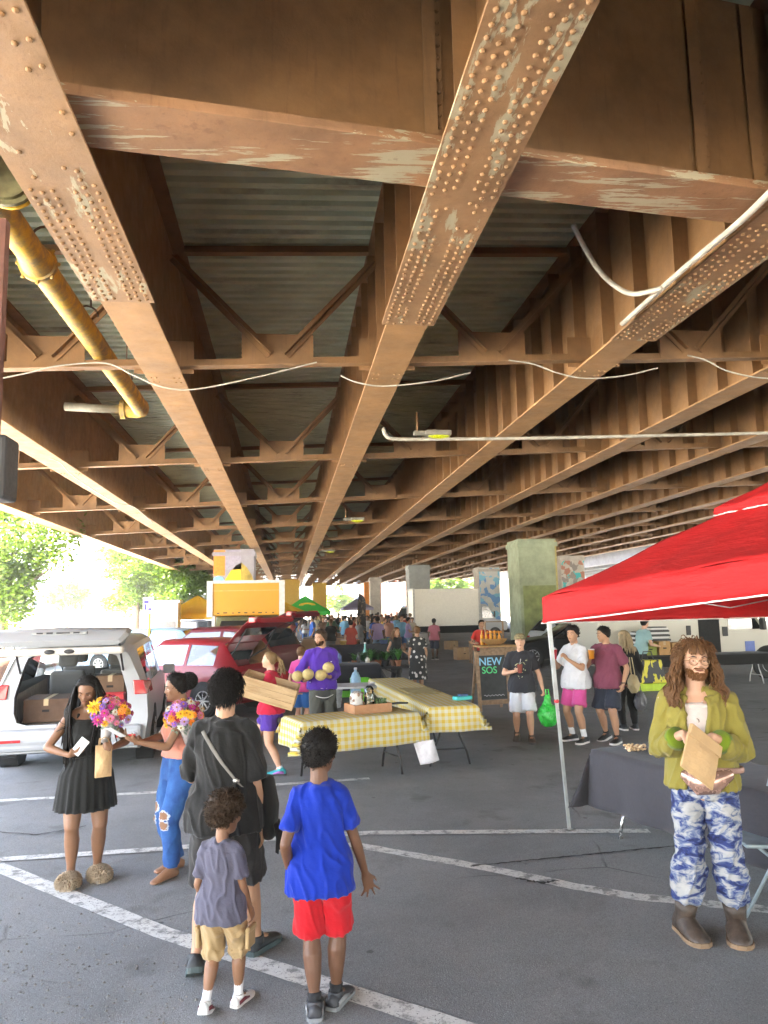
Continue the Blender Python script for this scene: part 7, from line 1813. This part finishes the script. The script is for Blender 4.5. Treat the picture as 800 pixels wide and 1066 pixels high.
b = MB(); b.tube([(-.03, 0, .24), (-.02, 0, .36), (.02, 0, .36), (.03, 0, .24)], .01, 6); b.build('handle', GPL, t)
q = f.w(f.wr[1]); t = thing('cup', 'clear cup of red drink held by the man in the cap', 'cup', (q.x + .06, q.y - .06, q.z - .02)); b = MB(); b.lathe([(.030, 0), (.042, .13), (.044, .13)], seg=14); b.build('cup', mat('red_drink', (.35, .10, .08), .2), t, smooth=True); b = MB(); b.tube([(0, 0, .13), (.02, 0, .21)], .004, 5); b.build('straw', WHT, t)
# young man in pink shorts
f = Fig('young man in a white T-shirt and pink shorts with a red cup', loc_at(603, 772), R(62), 1.71, SK_T, ankles=((-.14, .04, 0, 8, 0), (.14, -.04, 0, -10, 0)), head=(10, 0, 0), vox=.014, eyeo=.014,
        wrists=((-.10, .30, 1.24), (.16, .28, 1.22)), poles=((-.6, -.4, -1), (.6, -.4, -1)), hands=({'dir': (.1, .6, .6), 'n': (.8, .2, 0), 'curl': .9}, {'dir': (0, .6, .6), 'n': (-.8, 0, 0), 'curl': .9}))
f.root.rotation_euler.z = CAMYAW(603, 772) - R(38)
f.legs_cloth(cloth('pink_shorts', (.52, .07, .24)), .80, .59, .010, .98, 1.08, 'shorts', wr=.012); f.shirt(cloth('white_tee', (.52, .53, .56)), hem=.47, sleeve=.75, infl=.013, flare=.008, wr=.014)
f.cap_hair(BLACKHAIR, th=.08, front=.80, ear=.44, back=.2, amp=.03, top=.06, seed=4, tuft=300, tl=.1); f.sock(WSOCK, .35); f.shoe(mat('black_trainer', (.02, .022, .024), .6), SOLE_W)
q = f.w(f.wr[1]); t = thing('cup', 'bright red cup held up by the young man in pink shorts', 'cup', (q.x - .03, q.y - .08, q.z + .02)); b = MB(); b.lathe([(.034, 0), (.046, .14), (.048, .14), (.042, .13)], seg=14); b.build('cup', mat('red_cup', (.55, .02, .04), .4), t, smooth=True); b = MB(); b.lathe([(.046, .141), (.02, .17)], seg=12); b.build('lid', WHT, t)
# man in the maroon tee
f = Fig('man in a maroon T-shirt and navy shorts with a cup, head turned away', loc_at(637, 772), 0, 1.71, SK_T, ankles=((-.14, .08, 0, 6, 0), (.13, -.10, .02, -6, 10)), head=(-42, -8, 0), vox=.014, eyeo=.014, bulk=1.10,
        wrists=((-.26, .04, .86), (.12, .27, 1.26)), poles=((-.5, -1, 0), (.8, -.4, -1)), hands=({'curl': .6}, {'dir': (-.3, .6, .7), 'n': (-.6, -.3, .3), 'curl': .9}))
f.root.rotation_euler.z = CAMYAW(637, 772) - R(28)
f.legs_cloth(cloth('navy_shorts', (.025, .030, .045)), .92, .59, .010, .98, 1.08, 'shorts', wr=.012); f.shirt(cloth('maroon_tee', (.17, .045, .075)), hem=.47, sleeve=.75, infl=.013, flare=.006, wr=.014)
f.cap_hair(BLACKHAIR, th=.055, front=.80, ear=.40, back=.16, amp=.01, seed=14, tuft=300, tl=.06); f.sock(cloth('black_sock', (.02, .02, .022)), .12); f.shoe(BLACKR, SOLE_W)
b = MB(); b.tube([f.wr[0] + V((math.cos(a) * .028, math.sin(a) * .028, .02)) for a in [x * .524 for x in range(13)]], .009, 6); b.build('wristwatch', TBLACK, f.root)
q = f.w(f.wr[1]); t = thing('cup', 'orange cup held at the chest of the man in maroon', 'cup', (q.x - .02, q.y - .08, q.z - .02)); b = MB(); b.lathe([(.038, 0), (.046, .13), (.048, .13)], seg=14); b.build('cup', mat('orange_cup', (.62, .24, .02), .4), t, smooth=True); b = MB(); b.lathe([(.047, .131), (.047, .145)], seg=12); b.build('lid', WHT, t)
f = Fig('woman in black with pale hair half hidden behind the man in maroon', loc_at(656, 760), 0, 1.60, SK_L, sex='f', head=(20, 0, 0), vox=.016, eyeo=.014); f.root.rotation_euler.z = CAMYAW(650, 764) + R(200)
f.legs_cloth(BLK, 1.95, .60, .008, 1.05, .85, 'trousers', wr=.008); f.shirt(BLK, hem=.48, sleeve=1.8, infl=.012, wr=.010); f.cap_hair(hairmat('ash_blond_hair', (.34, .26, .15)), th=.07, front=.84, back=.06, amp=.02, seed=2); f.strands(_mats['ash_blond_hair'], [(1.6, 4.6, .3, .8)], .25, .012, 50, out=.03); f.shoe(BLACKR, SOLE_W)
p = D(660, 712, f.root.location.y - .28); t = thing('tote_bag', 'cream tote bag on the hip of the woman in black', 'bag', tuple(p)); mb = MB(); mb.ball((0, 0, 0), (.09, .07, .15), 14, 10); me = remesh(mb, .014, 2); wrinkle(me, .015, (12, 12, 6), 4); mesh_obj('bag', me, cloth('cream_canvas', (.46, .38, .22)), t); b = MB(); b.tube([(-.03, 0, .12), (-.02, .06, .42), (.02, .06, .42), (.03, 0, .12)], .008, 6); b.build('strap', _mats['cream_canvas'], t)
p = D(667, 730, f.root.location.y - .1); t = thing('tote_bag', 'grey plastic bag hanging behind the woman in black', 'bag', tuple(p)); mb = MB(); mb.ball((0, 0, 0), (.09, .08, .16), 14, 10); me = remesh(mb, .014, 2); wrinkle(me, .02, (12, 12, 6), 9); mesh_obj('bag', me, mat('grey_plastic_bag', (.12, .12, .13), .4), t); b = MB(); b.tube([(-.03, 0, .13), (0, 0, .3), (.03, 0, .13)], .008, 6); b.build('handle', TBLACK, t)
# generic figures ----------------------------------------------------------------
def simple(label, px, py, H, top, bottom, sk=SK_T, hair=BLACKHAIR, turn=0, sex='m', legs=1.9, sleeve=.65, vox=.024, group=None, wr=None, hk='short', walk=0, shoes=None, lean=(0, 0), face=True, pole=None, dress=False):
    f = Fig(label, loc_at(px, py), 0, H, sk, sex=sex, ankles=((-.09, .14 * walk, 0, 4, 0), (.09, -.18 * walk, .03 * walk, -4, 12 * walk)), wrists=wr, vox=vox, group=group, face=face, fingers=vox < .02, lean=lean, eyeo=.012, poles=pole or ((-.4, -1, -.2), (.4, -1, -.2)))
    f.root.rotation_euler.z = CAMYAW(px, py) + R(turn)
    if dress: f.skirt(bottom, .64, .22, .04, 0, 'skirt')
    else: f.legs_cloth(bottom, legs, .60, .010, 1.08, 1.1 if legs < 1 else .9, 'trousers' if legs > 1 else 'shorts', wr=0)
    f.shirt(top, hem=.48, sleeve=sleeve, infl=.012, flare=.006, wr=.008 if vox < .02 else 0)
    f.cap_hair(hair, th=.07, front=.81, ear=.40, back=.14, amp=.02, seed=px % 13)
    if hk == 'long': f.strands(hair, [(1.5, 4.7, .3, .8)], .3, .016, 26, out=.03)
    f.shoe(shoes or BLACKR, SOLE_W if px % 2 else BLACKR)
    return f
CL = {}
def C(n, c):
    if n not in CL: CL[n] = cloth('wear_' + n, c)
    return CL[n]
simple('child in a pink top and blue skirt beside the man in purple', 314, 762, 1.42, C('hot pink', (.58, .07, .26)), C('mid blue', (.03, .13, .38)), SK_L, BROWNHAIR, 160, 'f', .9, vox=.016)
simple('shopper in a pink T-shirt and navy shorts walking away by the truck', 453, 687, 1.62, C('rose', (.48, .17, .22)), C('navy', (.02, .025, .05)), SK_D, BLACKHAIR, 175, 'm', .95, walk=.8, vox=.02)
simple('vendor in a red shirt leaning over the drinks counter', 502, 708, 1.72, C('tomato red', (.45, .03, .02)), C('black', (.02, .02, .02)), SK_T, BLACKHAIR, 10, 'm', vox=.018, lean=(.0, .22), wr=((-.18, .42, 1.06), (.22, .42, 1.04)))
simple('woman in a black vest top tending the plant stall', 411, 716, 1.56, C('black', (.02, .02, .02)), C('charcoal', (.04, .04, .045)), SK_T, BROWNHAIR, 40, 'f', vox=.018, hk='long', sleeve=.15, lean=(0, .12), wr=((-.16, .36, .98), (.22, .26, .96)))
f = simple('person in a black and white patterned dress at the plant stall', 436, 722, 1.60, C('black', (.02, .02, .02)), C('black', (.02, .02, .02)), SK_T, BROWNHAIR, 190, 'f', vox=.018, dress=True)
PT = NT('black_white_pattern'); vv = PT.new('TexVoronoi'); vv.inputs['Scale'].default_value = 9; PT.link(PT.co.outputs['Object'], vv.inputs['Vector']); PT.col(PT.ramp(vv.outputs['Distance'], [(.30, (.58, .55, .50)), (.34, (.02, .02, .02))])); PT.rough(.9)
for o in f.root.children:
    if o.name.split('.')[0] in ('shirt', 'skirt'): o.data.materials[0] = PT.m
simple('vendor in a pale teal T-shirt bending over the boxes at the right', 668, 716, 1.72, C('pale teal', (.26, .40, .40)), C('black', (.02, .02, .02)), SK_L, BLACKHAIR, 130, 'm', vox=.02, lean=(0, .2), wr=((-.2, .4, 1.0), (.2, .4, 1.0)))
# the crowd down the middle of the market
rc = random.Random(77)
tops = [('white', (.55, .54, .52)), ('sky blue', (.16, .36, .52)), ('mustard', (.55, .34, .03)), ('black', (.02, .02, .02)), ('grey', (.2, .2, .2)), ('cobalt blue', (.03, .10, .40)), ('brick red', (.34, .06, .04)), ('peach', (.52, .28, .2)), ('dark green', (.03, .10, .05)), ('lilac', (.32, .24, .42)), ('brown', (.14, .08, .05)), ('cream', (.5, .45, .34))]
bots = [('denim', (.06, .12, .25)), ('black', (.02, .02, .02)), ('khaki', (.3, .23, .13)), ('grey', (.2, .2, .2)), ('pale denim', (.20, .30, .42)), ('navy', (.02, .025, .05))]
spots = [(318, 673), (326, 681), (337, 676), (345, 688), (352, 672), (360, 679), (366, 694), (371, 674), (389, 678), (394, 688), (399, 674), (406, 682), (413, 672), (422, 677), (329, 668), (340, 667), (349, 667), (357, 668), (384, 669), (392, 667), (403, 668), (313, 668), (322, 664), (333, 663), (343, 664), (353, 663), (363, 665), (380, 664), (397, 664), (408, 665), (417, 667), (428, 670), (305, 671), (366, 669), (375, 684), (426, 683), (334, 670), (346, 679), (358, 672), (369, 682), (387, 671), (401, 679), (410, 672), (420, 672), (326, 667), (338, 665), (360, 663), (373, 664), (388, 663), (402, 663), (431, 667), (347, 671), (383, 673), (391, 683), (398, 669), (405, 675), (412, 664), (419, 682), (424, 672), (430, 676), (308, 664), (316, 662), (364, 671), (342, 673), (386, 661), (394, 662), (415, 663), (424, 664)]
seen = {}
for i, (px, py) in enumerate(spots):
    tn, bn = tops[(i * 5 + i // 12) % 12], bots[(i * 7 + i // 6) % 6]; fem = i % 2 == 0; turn = rc.choice([0, 180, 90, -90, 150, 30, 200]); short = i % 3 == 0
    who = 'woman' if fem else 'man'; way = {0: 'facing the camera', 180: 'seen from behind', 90: 'in profile', -90: 'in profile', 150: 'turned away', 30: 'half turned to the camera', 200: 'turned away'}[turn]
    lb_ = '%s %s in the crowd in %s top and %s %s' % (who, way, tn[0], bn[0], 'shorts' if short else 'trousers')
    if lb_ in seen: lb_ += ', farther back' if py < 672 else ', nearer'
    seen[lb_] = 1
    simple(lb_, px, py, rc.uniform(1.58, 1.8) * (.95 if fem else 1), C(*tn), C(*bn), rc.choice([SK_L, SK_T, SK_B, SK_D]), rc.choice([BLACKHAIR, BLACKHAIR, BROWNHAIR, BLOND, DKBROWN]), turn + rc.uniform(-12, 12), 'f' if fem else 'm', .9 if short else 1.9, vox=.026 if py > 672 else .034, group='people in the market crowd',
           hk='long' if fem and i % 4 == 0 else 'short', walk=rc.choice([0, 0, .7]), face=False, wr=rc.choice([None, ((-.2, .25, 1.05), (.22, .05, .85)), ((-.22, .05, .85), (.15, .3, 1.1))]))
